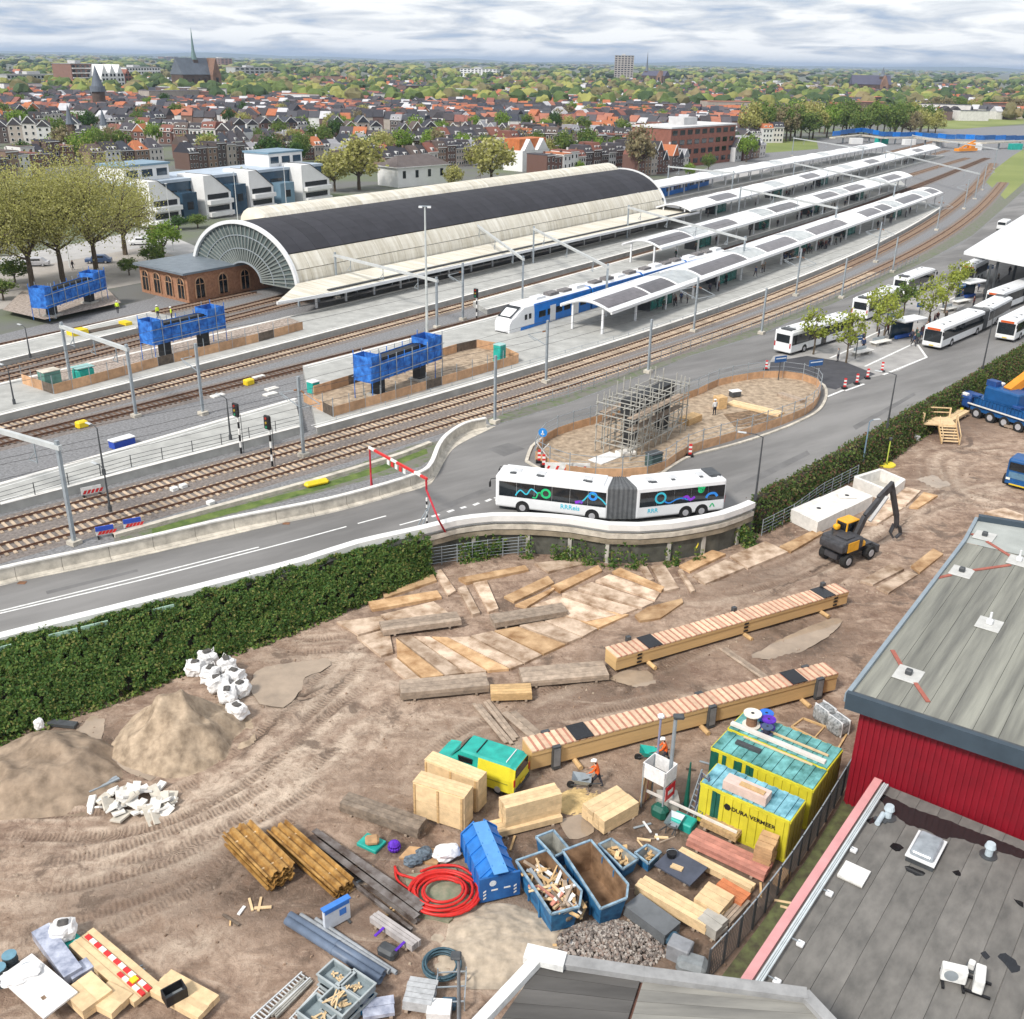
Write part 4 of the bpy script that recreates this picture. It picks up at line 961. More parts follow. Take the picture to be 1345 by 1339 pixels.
def tprof(x):
    k=min(1,max(0,x/3.0));zt=1.9+1.85*k**.6;w=W2*(.86+.14*min(1,x/1.6));s=0
    return [(x,-w*.96,.25),(x,-w,.9),(x,-w,min(2.4,zt-.3)),(x,-w*.93,zt-.35),(x,-w*.6,zt),(x,w*.6,zt),(x,w*.93,zt-.35),(x,w,min(2.4,zt-.3)),(x,w,.9),(x,w*.96,.25)]
hull(tprof,[0,.4,1.0,1.8,3.0,5.2],'cab',tr_w,tr)
mb=MB();a_=tprof(.35);b_=tprof(2.5);mb.add([(a_[2][0],a_[2][1]*.86,a_[4][2]+.04),(a_[2][0],-a_[2][1]*.86,a_[4][2]+.04),(b_[2][0],-b_[2][1]*.8,b_[4][2]+.05),(b_[2][0],b_[2][1]*.8,b_[4][2]+.05)],[(0,1,2,3)]);mb.build('windscreen',glass_d,tr)
mb=MB();mb.b2((-.25,-1.0,.1),(.35,1.0,.6));mb.build('coupler',black,tr)
for s in (-1,1):MB().box((.02,s*.8,1.15),(.1,.35,.2)).build('headlight',M('lamp_glass',(.8,.8,.7),.2,.05,3),tr)
cars=4;cl_=(TL-5.2)/cars
for i in range(cars):
    x0=5.2+i*cl_;x1=x0+cl_-.5
    bd=hull(lambda x:[(x,-W2*.96,.25),(x,-W2,.9),(x,-W2,2.4),(x,-W2*.93,3.4),(x,-W2*.6,3.75),(x,W2*.6,3.75),(x,W2*.93,3.4),(x,W2,2.4),(x,W2,.9),(x,W2*.96,.25)],[x0,x1],'car_body',[tr_b,tr_w],tr,lambda i_,k:1 if k in (3,4,5) else 0)
    for s in (-1,1):
        for k in range(6):piece('window',glass_d,bd,(x0+1.8+k*(cl_-3.5)/5.4,s*(W2+.005),2.0),(1.5,.05,.85))
        for k in range(2):piece('door',tr_w,bd,(x0+cl_*(.3+.4*k),s*(W2+.012),1.7),(1.3,.05,2.2))
        MB().b2((x0,s*(W2-.16),3.46),(x1,s*(W2-.02),3.56)).build('roof_stripe',tr_b,bd)
    for k in range(4):MB().b2((x0+1.5+k*3.2,-.6,3.76),(x0+3.6+k*3.2,.6,4.05+.1*(k % 2))).build('roof_unit',M('roof_kit',(.16,.15,.15),.8,.3,3) if (k+i) % 3 else white_metal,bd)
    if i<cars-1:MB().b2((x1-.02,-1.15,.5),(x1+.52,1.15,3.4)).build('gangway',rubber,tr)
    for k in (.15,.85):MB().b2((x0+cl_*k-1.3,-1.1,0),(x0+cl_*k+1.3,1.1,.5)).build('bogie',steel_d,tr)
MB().b2((2.2,-W2-.01,.35),(5.2,-W2+.1,.95)).build('blue_skirt',tr_b,tr)
for k in range(2):piece('window',glass_d,tr,(3.3+k*.9,-W2-.01,2.15),(.55,.05,.7))
tA,tB=P(866,262,ZP),P(925,246,ZP);d=tB-tA
tr2=thing('train','bright blue train standing behind the far end of the shed','train',(tA.x,tA.y,ZP+.3),math.atan2(d.y,d.x))
for i in range(2):
    x0=i*d.length/2;bd=hull(lambda x:[(x,-1.4,.3),(x,-1.45,2.4),(x,-1.2,3.5),(x,-.7,3.8),(x,.7,3.8),(x,1.2,3.5),(x,1.45,2.4),(x,1.4,.3)],[x0,x0+d.length/2-.4],'car_body',tr_b,tr2)
    for k in range(9):piece('window',tr_w if k in (2,6) else glass_d,bd,(x0+1.8+k*(d.length/2-3.5)/8,-1.46,2.1),(1.4,.06,.9))

# ================================================================== piers wrapped in blue netting, hoardings
pier_b=M('pier_black',(.03,.032,.034),.7,.3,2);wood_h=M('hoarding_wood',(.50,.30,.17),.85,.2,1.5,rnd=.2,det=6)
def pier(ca,cb,label,zb=.78,zt=4.9,ext=(2.3,2.6),tower=True,nb=2.9):
    a,b=P(ca[0],ca[1],ZP+zb),P(cb[0],cb[1],ZP+zb);d=b-a;L_=d.length;t=thing('bridge_pier',label,'pier',(a.x,a.y,ZP+zb),math.atan2(d.y,d.x),'bridge piers under construction')
    for x in (0,L_):MB().b2((x-.55,-.5,-.3),(x+.55,.5,nb+.6)).build('column',pier_b,t);MB().b2((x-.9,-.9,-.1),(x+.9,.9,.25)).build('footing',concrete,t)
    MB().b2((-1.2,-.6,nb+.4),(L_+1.2,.6,nb+1.7)).build('crosshead',pier_b,t)
    MB().b2((-.6,-.5,nb+1.72),(L_+.4,.5,nb+1.80)).build('crosshead_cap',black,t)
    x0,x1=-ext[0],L_+ext[1]
    for y in (-1.15,1.1):MB().b2((x0,y,nb-.3),(x1,y+.05,zt)).build('net',blue_net,t)
    for x in (x0,x1):MB().b2((x-.03,-1.15,nb-.3),(x+.03,1.15,zt)).build('net',blue_net,t)
    MB().b2((x0,-1.1,nb-.25),(x1,1.05,nb-.15)).build('deck',M('net_deck',(.03,.14,.45),.8,.3,2),t)
    for s in (0,1):
        xe0,xe1=(x0,x0+1.6) if s==0 else (x1-2.4,x1)
        for y in (-1.19,1.14):MB().b2((xe0,y,zt),(xe1,y+.05,zt+.75)).build('net',blue_net,t)
        for x in (xe0,xe1):MB().b2((x-.02,-1.17,zt),(x+.02,1.15,zt+.7)).build('net',blue_net,t)
    n_=int((x1-x0)/1.3)
    for k in range(n_+1):
        x=x0+(x1-x0)*k/n_
        for y in (-1.25,1.21):MB().cyl((x,y,nb-.4 if 1<k<n_-1 else -.1),(x,y,zt+(1.2 if k<2 or k>n_-2 else .5)),.05,5).build('pole',steel_g if k % 2 else blue_net,t)
    for z_ in (nb+.1,zt-.2):
        for y in (-1.3,1.25):MB().cyl((x0-.3,y,z_),(x1+.3,y,z_),.045,5).build('ledger',steel_g,t)
    return t
pier((497,519),(551,499),'pier wrapped in blue netting in front of the white train',nb=2.3,zt=4.0)
pier((218,470),(268,457),'pier wrapped in blue netting in the middle, before the brick building',nb=2.4,zt=4.1)
pier((69,415),(118,398),'pier wrapped in blue netting at the left, by the plane trees',nb=1.8,zt=3.5)
def hoarding(path,z,label,h=1.05,pl_len=2.3,posts=True,gap=()):
    w=pl(path,ZP+z);o0=w[0];t=thing('hoarding',label,'fence',o0,0,'wooden site hoardings');k=0
    for a,b in zip(w,w[1:]):
        d=b-a;n_=max(1,round(d.length/pl_len));an=math.atan2(d.y,d.x)
        for i in range(n_):
            c=a+d*((i+.5)/n_)-o0;k+=1
            piece('panel',timber_d if k % 7==3 else wood_h,t,(c.x,c.y,h/2),(d.length/n_-.06,.06,h),an)
            if posts:
                e_=a+d*(i/n_)-o0;piece('post',steel_g,t,(e_.x,e_.y,1.0),(.06,.06,2.0),an)
    return t
PZ=.78
hoarding([(399,528),(438,548),(480,536),(520,525),(560,513),(600,501),(640,489),(681,477)],PZ,'wooden hoarding in front of the blue pier by the train')
hoarding([(412,520),(480,499),(545,480),(600,463),(626,457),(650,461),(681,476)],PZ,'wooden hoarding behind the blue pier by the train',posts=False)
hoarding([(30,504),(71,518),(143,499),(208,481),(288,462),(340,449),(398,433)],PZ,'wooden hoarding along the platform below the middle blue pier')
sheet('rubble_ground',[(405,527),(440,547),(681,477),(648,460),(626,456),(480,498)],.80,sand_m)
sheet('rubble_ground',[(35,505),(72,517),(398,432),(380,425),(200,460)],.80,M('brick_rubble',(.30,.24,.20),.95,.5,3,col2=(.5,.42,.36),det=10))
sheet('rubble_ground',[(5,415),(60,428),(160,405),(140,385),(30,390)],.83,M('brick_rubble'))
# low fence along the front of the old platform and beside the near tracks
def railing(path,z,label,h=1.1,step=2.6,mat=steel_g,rails=3,mesh=False):
    w=resamp(pl(path,ZP+z),max(2,int(sum((b-a).length for a,b in zip(pl(path,ZP+z),pl(path,ZP+z)[1:]))/step)+1));o0=w[0]
    t=thing('railing',label,'railing',o0,0)
    pm=MB().b2((-.03,-.03,0),(.03,.03,h)).mesh('post',mat)
    for p in w:link('post',pm,t,p-o0)
    for k in range(rails):MB().tube([p-o0+Vector((0,0,h*(k+1)/rails-.05)) for p in w],.022,4).build('rail',mat,t)
    return t
railing([(0,664),(178,612),(300,583),(396,559)],PZ,'dark railing along the older platform end',mat=steel_d)
railing([(442,560),(532,533),(640,501),(747,470),(854,439),(1000,394)],.1,'thin railing between the near tracks and the canopy platform',step=3.2)
railing([(660,545),(747,521),(811,497),(851,481),(908,459),(1000,431),(1094,393),(1153,366),(1205,343)],.05,'grey fence between the near track and the bus road',1.3,2.4,rails=4)
# small things on and beside the tracks
def rb(name,label,cat,px,sz,mat,z=0,rz=.9,r=.05,lid=None,group=None,extra=None):
    b=P(px[0],px[1],ZP+z);t=thing(name,label,cat,b,rz,group);vs_,fs=rbox(sz,r,1,(0,0,sz[2]/2));MB().add(vs_,fs).build('body',mat,t)
    if lid:MB().add(*rbox((sz[0]*1.05,sz[1]*1.05,.12),.04,1,(0,0,sz[2]+.06))).build('lid',lid,t)
    return t
rb('tool_shed','grey green tool shed by the hoarding at the left','shed',(67,506),(1.9,1.4,1.6),M('shed_green',(.12,.26,.22),.7,.2,2),PZ,.9,lid=concrete_l)
rb('tool_shed','teal rounded site cabin beside the left hoarding','shed',(111,500),(2.0,1.5,1.5),teal_p,PZ,.9,.25,lid=M('pale_teal',(.3,.5,.48),.6,.1,2))
rb('tool_shed','small green box on the corner of the blue pier enclosure','shed',(412,516),(1.0,1.0,1.2),teal_p,PZ,.9,lid=white_metal)
wc=rb('portable_toilet','teal portable toilet at the end of the pier enclosure','toilet',(656,476),(1.1,1.1,2.1),teal_p,PZ,.9,.06,lid=M('pale_teal'));MB().b2((-.4,-.58,.2),(.4,-.545,1.9)).build('door',M('teal_door',(.02,.28,.25),.5,.1,2),wc)
rb('grit_box','yellow grit box beside the tracks at the left','box',(108,562),(1.1,.8,.7),M('bright_yellow',(.75,.55,.02),.5,.1,2),0,.9,.12)
rb('grit_box','yellow grit box beside the tracks, farther right one','box',(327,506),(1.1,.8,.7),M('bright_yellow'),0,.9,.12)
rb('grit_box','yellow plastic drum lying by the verge left of the parapet bend','box',(416,638),(2.2,.7,.5),M('bright_yellow'),0,.6,.2)
rb('cable_box','blue equipment box with white lid between the platforms','box',(161,586),(2.2,1.0,.7),M('box_blue',(.03,.08,.45),.5,.1,2),0,.9,.05,white_metal)
for i,(x,y) in enumerate(((286,521),(355,519),(339,496),(357,512))):rb('duct_cover',f'pale concrete duct cover lying in the ballast, {od(i)} from the left','cover',(x,y),(1.5,.8,.2),concrete_w,0,.9,.03,group='duct covers')
for i,(x,y) in enumerate(((229,645),(241,641),(277,663))):rb('cable_marker',f'small white block beside the near tracks, {od(i)} from the left','marker',(x,y),(.6,.5,.35),white_paint,0,.9,.05,group='white blocks')
red_w=M('barrier_red',(.6,.03,.03),.5,.1,3)
def barrier(px,z,label,rz,w=2.0,h=1.0,blue=True):
    b=P(px[0],px[1],ZP+z);t=thing('warning_board',label,'barrier',b,rz,'striped warning boards')
    MB().b2((-w/2,-.03,.25),(w/2,.03,h)).build('board',white_paint,t)
    for k in range(5):
        x=-w/2+.25+k*w/5;mb=MB();mb.add([(x-.16,-.045,.3),(x+.06,-.045,.3),(x+.24,-.045,h-.28),(x+.02,-.045,h-.28)],[(0,1,2,3)]);mb.build('red_stripe',red_w,t)
    if blue:MB().b2((-w/2,-.06,h-.25),(w/2,.06,h+.1)).build('top_rail',M('box_blue'),t)
    for s in (-1,1):MB().b2((s*w*.4-.05,-.3,0),(s*w*.4+.05,.3,.24)).build('foot',black,t)
barrier((139,706),0,'blue and red striped warning board by the road parapet, left one',.5,1.3,.85);barrier((175,696),0,'blue and red striped warning board by the road parapet, right one',.5,1.3,.85)
barrier((121,652),0,'red and white striped board standing between the tracks',.6,1.6,.9,False)
def lamp_post(px,h,label,z=0.,arm=1.2,rz=0.,mat=steel_d,group='slim lamp posts',zabs=None):
    b=P(px[0],px[1],(ZP+z) if zabs is None else zabs);t=thing('lamp_post',label,'lamp post',b,rz,group)
    MB().cyl((0,0,0),(0,0,h),.1,8,.05).build('pole',mat,t)
    if arm:MB().tube([(0,0,h-.05),(arm*.4,0,h+.12),(arm,0,h+.15)],.04,5).build('arm',mat,t);MB().add(*rbox((.75,.28,.12),.05,1,(arm+.3,0,h+.14))).build('lamp_head',M('lamp_grey',(.45,.47,.48),.4,.1,2),t)
    else:MB().add(*rbox((.5,.5,.12),.05,1,(0,0,h))).build('lamp_head',M('lamp_grey'),t)
    MB().cyl((0,0,0),(0,0,.5),.16,8).build('base',mat,t)
for i,(x,y,h) in enumerate(((19,531,3.8),(137,624,4.2),(303,578,4.0),(145,672,3.6),(40,470,3.6))):lamp_post((x,y),h,f'slim dark lamp post among the tracks at the left, {od(i)} listed from the near left corner of the platforms' if False else ['slim dark lamp post on the platform at the far left edge','slim dark lamp post with arm beside the blue and white box','slim dark lamp post just left of the pair of signals','slim post behind the striped board between the tracks','slim lamp post on the pale platform at the far left'][i],PZ,.9,R(143))
# workers by the brick building
for i,(x,y) in enumerate(((155,412),(208,418),(226,420))):person((x,y),ZP+PZ,['worker in lime vest left of the middle blue pier','worker in lime vest behind the middle blue pier, left of two','worker in lime vest behind the middle blue pier, right of two'][i],lime_hv,rz=1.5+i,key='lime',helmet=M('white_helmet',(.8,.8,.78),.4,.05,3),group='workers in lime vests')
# yellow low machine on the left platform
b=P(98,440,ZP+PZ);t=thing('rail_trolley','yellow ended rail trolley with dark frame at the left platform','trolley',(b.x,b.y,ZP+.3),R(53))
MB().b2((-.6,-.8,0),(1.5,.8,1.1)).build('engine_cover',M('bright_yellow'),t);MB().b2((1.5,-.7,.2),(6.8,.7,.55)).build('frame',timber_d,t);MB().b2((6.8,-.8,0),(7.8,.8,.9)).build('end_box',M('bright_yellow'),t)
for x in (0,2.5,5,7.3):MB().cyl((x,-.8,.1),(x,.8,.1),.3,8).build('wheelset',steel_d,t)
# ================================================================== buses
bus_w=M('bus_white',(.76,.77,.78),.3,.04,1.5);bellow_m=M('bellows',(.10,.105,.11),.85,.2,3)
BW,BH=2.55,3.05
def wheel(parent,x,y,r=.48,w=.3):
    s=-1 if y<0 else 1
    wh=MB().cyl((x,y-s*w,r),(x,y,r),r,16).build('wheel',rubber,parent);MB().cyl((x,y,r),(x,y+s*.03,r),r*.55,12).build('rim',M('rim_grey',(.4,.4,.42),.4,.1,4),wh)
def bus_section(parent,L_,front=True,rear=False,wheels=(2.7,8.3),doors=(1,5.5),deco=None,first_win=.2):
    """ one rigid body, its front at x = 0, running to +x """
    vs_,fs=rbox((L_,BW,BH-.35),.16,2,(L_/2,0,.35+(BH-.35)/2));body=MB().add(vs_,fs).build('body',bus_w,parent)
    MB().add(*rbox((L_-.8,BW-.35,.16),.07,1,(L_/2,0,BH+.04))).build('roof_cover',bus_w,body)
    MB().b2((.3,-BW/2+.12,.28),(L_-.3,BW/2-.12,.36)).build('underside',black,body)
    for s in (-1,1):
        y=s*(BW/2+.004);n_=max(2,int((L_-.5)/1.45));w_=(L_-.45)/n_
        for k in range(n_):piece('window',glass_d,body,(first_win +.12+w_*(k+.5),y,1.98),(w_-.022,.03,1.25))
        for x in wheels:
            MB().cyl((x,s*(BW/2-.02),.5),(x,s*(BW/2+.006),.5),.58,16).build('wheel_arch',black,body);wheel(body,x,s*(BW/2+.012))
    for x in doors:
        if x is None:continue
        piece('door',glass_d,body,(x+.6,BW/2+.012,1.5),(1.2,.04,2.2))
    for x in (1.2,3.2,L_-2.2):
        if x<L_-1:MB().b2((x,-.35,BH+.1),(x+.7,.35,BH+.17)).build('roof_hatch',M('hatch_grey',(.55,.56,.57),.4,.08,3),body);MB().b2((x+.05,-.75,BH+.12),(x+.35,-.5,BH+.18)).build('vent',steel_d,body)
    if front:
        MB().add(*rbox((.12,BW-.3,1.55),.05,1,(.02,0,1.75))).build('windscreen',glass_d,body)
        MB().b2((-.065,-.85,2.56),(-.045,.85,2.82)).build('destination_display',M('display_orange',(.35,.06,.01),.4,.3,12,emit=.35),body)
        for s in (-1,1):
            MB().add(*rbox((.1,.42,.2),.04,1,(.01,s*.92,.78))).build('headlight',M('lamp_glass',(.8,.8,.7),.2,.05,3),body)
            mr=MB().tube([(.05,s*1.2,2.75),(-.3,s*1.42,2.75),(-.38,s*1.45,2.55)],.03,4).build('mirror_arm',black,body);MB().add(*rbox((.14,.24,.5),.05,1,(-.38,s*1.45,2.3))).build('mirror',black,mr)
        MB().b2((-.04,-.3,.5),(-.015,.3,.62)).build('number_plate',M('plate_yellow',(.7,.5,.03),.5,.05,5),body)
    if rear:
        MB().b2((L_+.002,-.95,1.6),(L_+.03,.95,2.6)).build('rear_window',glass_d,body)
        for s in (-1,1):MB().b2((L_+.002,s*1.1-.08,1.0),(L_+.03,s*1.1+.08,1.6)).build('tail_light',M('tail_red',(.45,.01,.01),.3,.1,4),body)
        MB().b2((L_-1.3,-.7,BH+.1),(L_-.3,.9,BH+.24)).build('roof_unit',steel_d,body)
    return body
neon={k:M('neon_'+k,c,.5,.05,2) for k,c in dict(g=(.02,.5,.18),b=(.03,.25,.75),c=(.05,.5,.65),p=(.25,.04,.6)).items()}
def swirl(parent,pts,col,w=.055,y=None):
    """ flat printed line on the window band """
    y=-(BW/2+.024) if y is None else y;pts=smooth_path([(x,0,z) for x,z in pts],.06);vs_=[]
    for i,p in enumerate(pts):
        d=(pts[min(i+1,len(pts)-1)]-pts[max(i-1,0)]).normalized();n_=Vector((-d.z,0,d.x))*w;vs_+=[(p.x+n_.x,y,p.z+n_.z),(p.x-n_.x,y,p.z-n_.z)]
    MB().add(vs_,[(2*i,2*i+1,2*i+3,2*i+2) for i in range(len(pts)-1)]).build('printed_line',neon[col],parent)
def ring(cx,cz,r,a0=0,a1=360):return [(cx+r*math.cos(R(a)),cz+r*math.sin(R(a))) for a in range(a0,a1+1,20)]
def letters(parent,s,size,mat,loc,rot):o=link('lettering',text_mesh(s,size,mat,bold=.01),parent,loc,None,None,rot);return o
def artic_bus(front,joint,rear,z,label,deco=False):
    a,j,b=P(*front,z),P(*joint,z),P(*rear,z)
    t=thing('articulated_bus',label,'bus',a,0,'buses');t.location=j
    d1=(a-j);d2=(b-j);a1,a2=math.atan2(-d1.y,-d1.x),math.atan2(d2.y,d2.x);L1,L2=d1.length-.8,d2.length-.8
    s1=bpy.data.objects.new('front_section',None);s2=bpy.data.objects.new('rear_section',None)
    f=bus_section(t,L1,True,False,(L1*.25,L1*.87),(.3,L1*.45),None)
    f.rotation_euler=(0,0,a1);f.location=(d1.x,d1.y,0)
    r=bus_section(t,L2,False,True,((L2*.56,L2*.74) if deco else (L2*.45,)),(1.0,),None);r.rotation_euler=(0,0,a2);r.location=Vector((d2.x,d2.y,0)).normalized()*.8
    f.name='front_body';r.name='rear_body'
    # folded bellows
    mb=MB();n_=13;secs=[]
    for k in range(n_):
        u=k/(n_-1);ang=a1+((a2-a1+PI) % (2*PI)-PI)*u;p=(Vector((d1.x,d1.y,0)).normalized()*.82).lerp(Vector((d2.x,d2.y,0)).normalized()*.82,u);g=.0 if k % 2 else .07
        sd_=Vector((-math.sin(ang),math.cos(ang),0));secs.append([p+sd_*(sy*(BW/2-.06+g))+Vector((0,0,zz2)) for sy,zz2 in ((-1,.4),(-1,BH-.15+g),(-.9,BH-.02+g),(.9,BH-.02+g),(1,BH-.15+g),(1,.4))])
    mb.add([p for s in secs for p in s],[(i*6+k,i*6+k+1,i*6+7+k,i*6+6+k) for i in range(n_-1) for k in range(5)]);mb.build('bellows',bellow_m,t)
    if deco:
        swirl(f,[(1.7,1.5),(2.1,2.0),(2.6,1.7),(3.0,2.2),(3.5,1.9)],'c');swirl(f,ring(4.2,1.95,.34),'g',.09);swirl(f,[(3.1,1.5),(3.4,1.5),(3.6,1.95),(3.9,1.9)],'g')
        swirl(f,[(6.9,1.5),(7.3,1.8),(7.7,2.3),(8.1,2.35),(8.7,2.0),(9.1,1.6)],'c');swirl(f,ring(8.0,2.2,.28),'b',.1);swirl(f,[(6.6,1.5),(7.0,1.6),(7.2,1.55)],'p',.12)
        swirl(r,ring(2.1,2.0,.42),'c',.08);swirl(r,[(2.4,1.7),(2.9,1.5),(3.5,1.75),(4.0,1.8),(4.5,1.6)],'b');swirl(r,[(4.0,1.75),(4.4,1.9),(4.7,1.6),(5.1,1.8)],'p',.11);swirl(r,ring(5.6,2.35,.2),'g',.08);swirl(r,[(5.3,2.6),(5.5,2.5),(5.7,2.2),(5.9,2.6)],'g',.07);swirl(r,[(6.1,1.6),(6.3,1.9),(6.8,1.95),(7.1,1.65)],'b',.1);swirl(r,[(6.5,.75),(6.7,1.05),(6.9,.75)],'g',.05)
        letters(f,'RRReis',.55,neon['c'],(6.2,-BW/2-.008,.98),(R(90),0,0));letters(r,'RRR',.5,neon['c'],(1.5,-BW/2-.008,.95),(R(90),0,0))
        for x_,b_ in ((1.1,f),(3.4,f),(7.3,f),(1.4,r),(6.6,r)):MB().b2((x_,-.9,BH+.135),(x_+.5,-.6,BH+.2)).build('roof_catch',steel_d,b_)
    return t
artic_bus((655.5,662),(813,681),(941,667),ZP,'white articulated bus with coloured swirls turning beside the coping',True)
artic_bus((1222,459),(1280,434),(1313,416),ZP+.01,'white articulated bus with lit red display at the waiting island')
def rigid_bus(front,rear,label,z=ZP+.01,L_=None):
    a,b=P(*front,z),P(*rear,z);d=b-a;t=thing('bus',label,'bus',a,math.atan2(d.y,d.x),'buses');L2=L_ or d.length
    bus_section(t,L2,True,True,(2.6,L2-3.2),(.3,L2*.45));return t
rigid_bus((1108,441),(1026,466),'white bus seen from behind at the near end of the bus road')
rigid_bus((1172,402),(1127,421),'white bus half hidden behind the young trees')
rigid_bus((1302,410),(1368,384),'white coach parked right of the waiting island')
rigid_bus((1318,449),(1372,420),'white bus cut off by the right edge, below the coach')
rigid_bus((1268,372),(1330,340),'short white bus under the white roof at the right',L_=8)
rigid_bus((1215,376),(1180,390),'cream bus behind the young trees at the bus road')
# white van on the far bus road
b=P(1317,302,ZP);t=thing('van','white van driving behind the white roof','van',b,R(55));vs_,fs=rbox((5.2,2.0,1.9),.3,2,(0,0,1.25));MB().add(vs_,fs).build('body',bus_w,t)
piece('windscreen',glass_d,t,(-2.61,0,1.65),(.06,1.6,.6));
for x in (-1.6,1.6):
    for y in (-1,1):wheel(t,x,y*.98,.34,.2)
# ================================================================== white bus station roof
roofp=[P(x,y,ZP+6) for x,y in ((1266,332),(1345,283),(1420,240),(1520,270),(1470,345),(1345,348))];o0=sum(roofp,Vector())/6
t=thing('bus_station_roof','big flat white bus station roof at the right edge','canopy',(o0.x,o0.y,ZP))
MB((o0.x,o0.y,ZP)).prism([(p.x,p.y) for p in roofp],ZP+5.7,ZP+6.2).build('roof',white_metal,t)
rin =[o0+(p-o0)*.9 for p in roofp];MB((o0.x,o0.y,ZP)).prism([(p.x,p.y) for p in rin],ZP+6.2,ZP+6.5).build('roof_deck',M('membrane_white',(.78,.78,.78),.6,.04,.3),t)
for x,y in ((1292,395),(1302,388),(1345,400),(1330,370),(1390,380),(1400,330)):
    c=P(x,y,ZP);MB((o0.x,o0.y,ZP)).cyl((c.x,c.y,ZP),(c.x,c.y,ZP+5.7),.22,8).build('column',steel_d,t)
# ================================================================== lamp posts and signs along the road
LP=[((992,657),5.6,R(160),'lamp post with double bend standing at the end of the white coping'),((1165,563),5.6,R(160),'grey lamp post at the hedge below the dark crossing'),((1290,487),7.4,R(160),'tall lamp post at the hedge near the blue crane')]
for p,h,rz,lab in LP:lamp_post(p,h,lab,.3,1.4,rz,steel_d,'road lamp posts')
lamp_post((1131,621),5.2,'blue grey floodlight post at the yard side of the hedge',0,.5,R(20),M('post_blue',(.16,.24,.32),.5,.1,2),'yard floodlight posts',zabs=0)
def blue_sign(px,h,label,w=1.5,hh=.9):
    b=P(px[0],px[1],ZP);t=thing('stop_sign',label,'sign',b,R(25),'bus stop signs');MB().cyl((0,0,0),(0,0,h),.06,6).build('post',steel_d,t);MB().b2((-w/2,-.06,h-hh),(w/2,.06,h)).build('panel',M('sign_blue',(.02,.09,.26),.5,.1,2),t);MB().b2((-w/2+.1,-.075,h-.3),(w/2-.1,-.062,h-.18)).build('header',M('sign_white',(.6,.65,.7),.5,.1,2),t)
blue_sign((1022,500),2.9,'blue stop sign behind the island fence, left one',1.6,.7);blue_sign((1068,505),2.9,'blue stop sign behind the island fence, right one',1.9,.7)
for i,(x,y) in enumerate(((1205,425),(1260,398),(1123,472),(1166,440),(1297,372))):blue_sign((x,y),3.0,f'blue stop sign on the waiting island, {["beside the queue at the articulated bus", "by the second bench", "nearest the dark crossing", "between the young trees", "under the white roof"][i]}',1.3,.6)
b=P(712,602,ZP);t=thing('direction_sign','round blue arrow sign with white cross pole at the island tip','sign',b,R(-20));MB().cyl((0,0,0),(0,0,2.6),.05,6).build('post',steel_g,t);dsc=MB().cyl((0,-.04,2.5),(0,.02,2.5),.42,16).build('disc',M('sign_blue2',(.02,.22,.6),.5,.05,2),t);MB().b2((-.05,-.07,2.3),(.05,-.045,2.7)).build('arrow',white_paint,dsc);MB().b2((-.16,-.07,2.32),(.16,-.045,2.42)).build('arrow',white_paint,dsc)
MB().bar((-.6,0,.1),(.6,0,1.5),.07).bar((.6,0,.1),(-.6,0,1.5),.07).build('cross_pole',white_paint,t)
# ---- striped cones / beacons
def beacon(px,label,z=ZP):
    b=P(px[0],px[1],z);t=thing('traffic_beacon',label,'beacon',b,0,'striped beacons')
    for k in range(5):MB().b2((-.14,-.05,.25+k*.2),(.14,.05,.45+k*.2)).build('band',red_w if k % 2==0 else white_paint,t)
    MB().b2((-.3,-.25,0),(.3,.25,.22)).build('base',black,t)
for i,(x,y) in enumerate(((1109,511),(1125,505),(1139,498),(1006,487),(1158,489),(708,608),(714,614),(906,600))):beacon((x,y),['striped beacon at the dark crossing, lowest one','striped beacon at the dark crossing, middle one','striped beacon at the dark crossing, upper one','striped beacon behind the island hoarding','striped beacon at the right end of the dark crossing','striped beacon at the tip of the island, upper','striped beacon at the tip of the island, lower','striped beacon at the inner kerb of the island'][i])
# ================================================================== construction island in the road
ISL=[(703,604),(728,618),(760,626),(811,628),(862,623),(881,611),(908,595),(948,583),(1000,567),(1030,557),(1064,541),(1077,520),(1070,505),(1034,497),(1001,497),(945,507),(912,522),(850,540),(768,561),(720,578),(707,593)]
isl_w=smooth_path(pl(ISL,ZP)+[P(*ISL[0],ZP)],1.2)
mb=MB();mb.add([(p.x,p.y,ZP+.05) for p in isl_w[:-1]],[tuple(range(len(isl_w)-1))]);o=struct(mb.build('traffic_island',sand_m));o['label']='dug up sandy traffic island'
k_=MB();c0=sum(isl_w,Vector())/len(isl_w)
ker=[c0+(p-c0)*(1+1.0/max(6,(p-c0).length)) for p in isl_w];MB().sweep([Vector((p.x,p.y,ZP)) for p in ker[::-1]],[(-.15,.008),(-.15,.14),(.15,.14),(.15,.008)]).build('kerb',concrete_l);struct(bpy.data.objects['kerb.001'])
hd=thing('hoarding','low wooden hoarding with wire fence around the dug up traffic island','fence',Vector((c0.x,c0.y,ZP)),0,'wooden site hoardings')
rsl=resamp(isl_w,42)
for i in range(41):
    a,b=rsl[i]-c0,rsl[i+1]-c0;c=(a+b)/2;d=b-a;an=math.atan2(d.y,d.x)
    piece('panel',wood_h,hd,(c.x,c.y,.42),(d.length-.06,.06,.85),an)
    ln=MB();piece('post',steel_g,hd,(a.x,a.y,1.05),(.07,.07,2.1),an)
    ms=MB().bar((a.x,a.y,1.95),(b.x,b.y,1.95),.04).bar((a.x,a.y,1.4),(b.x,b.y,1.4),.025).bar((a.x,a.y,.95),(b.x,b.y,.95),.025);ms.build('wire_panel',steel_g,hd)
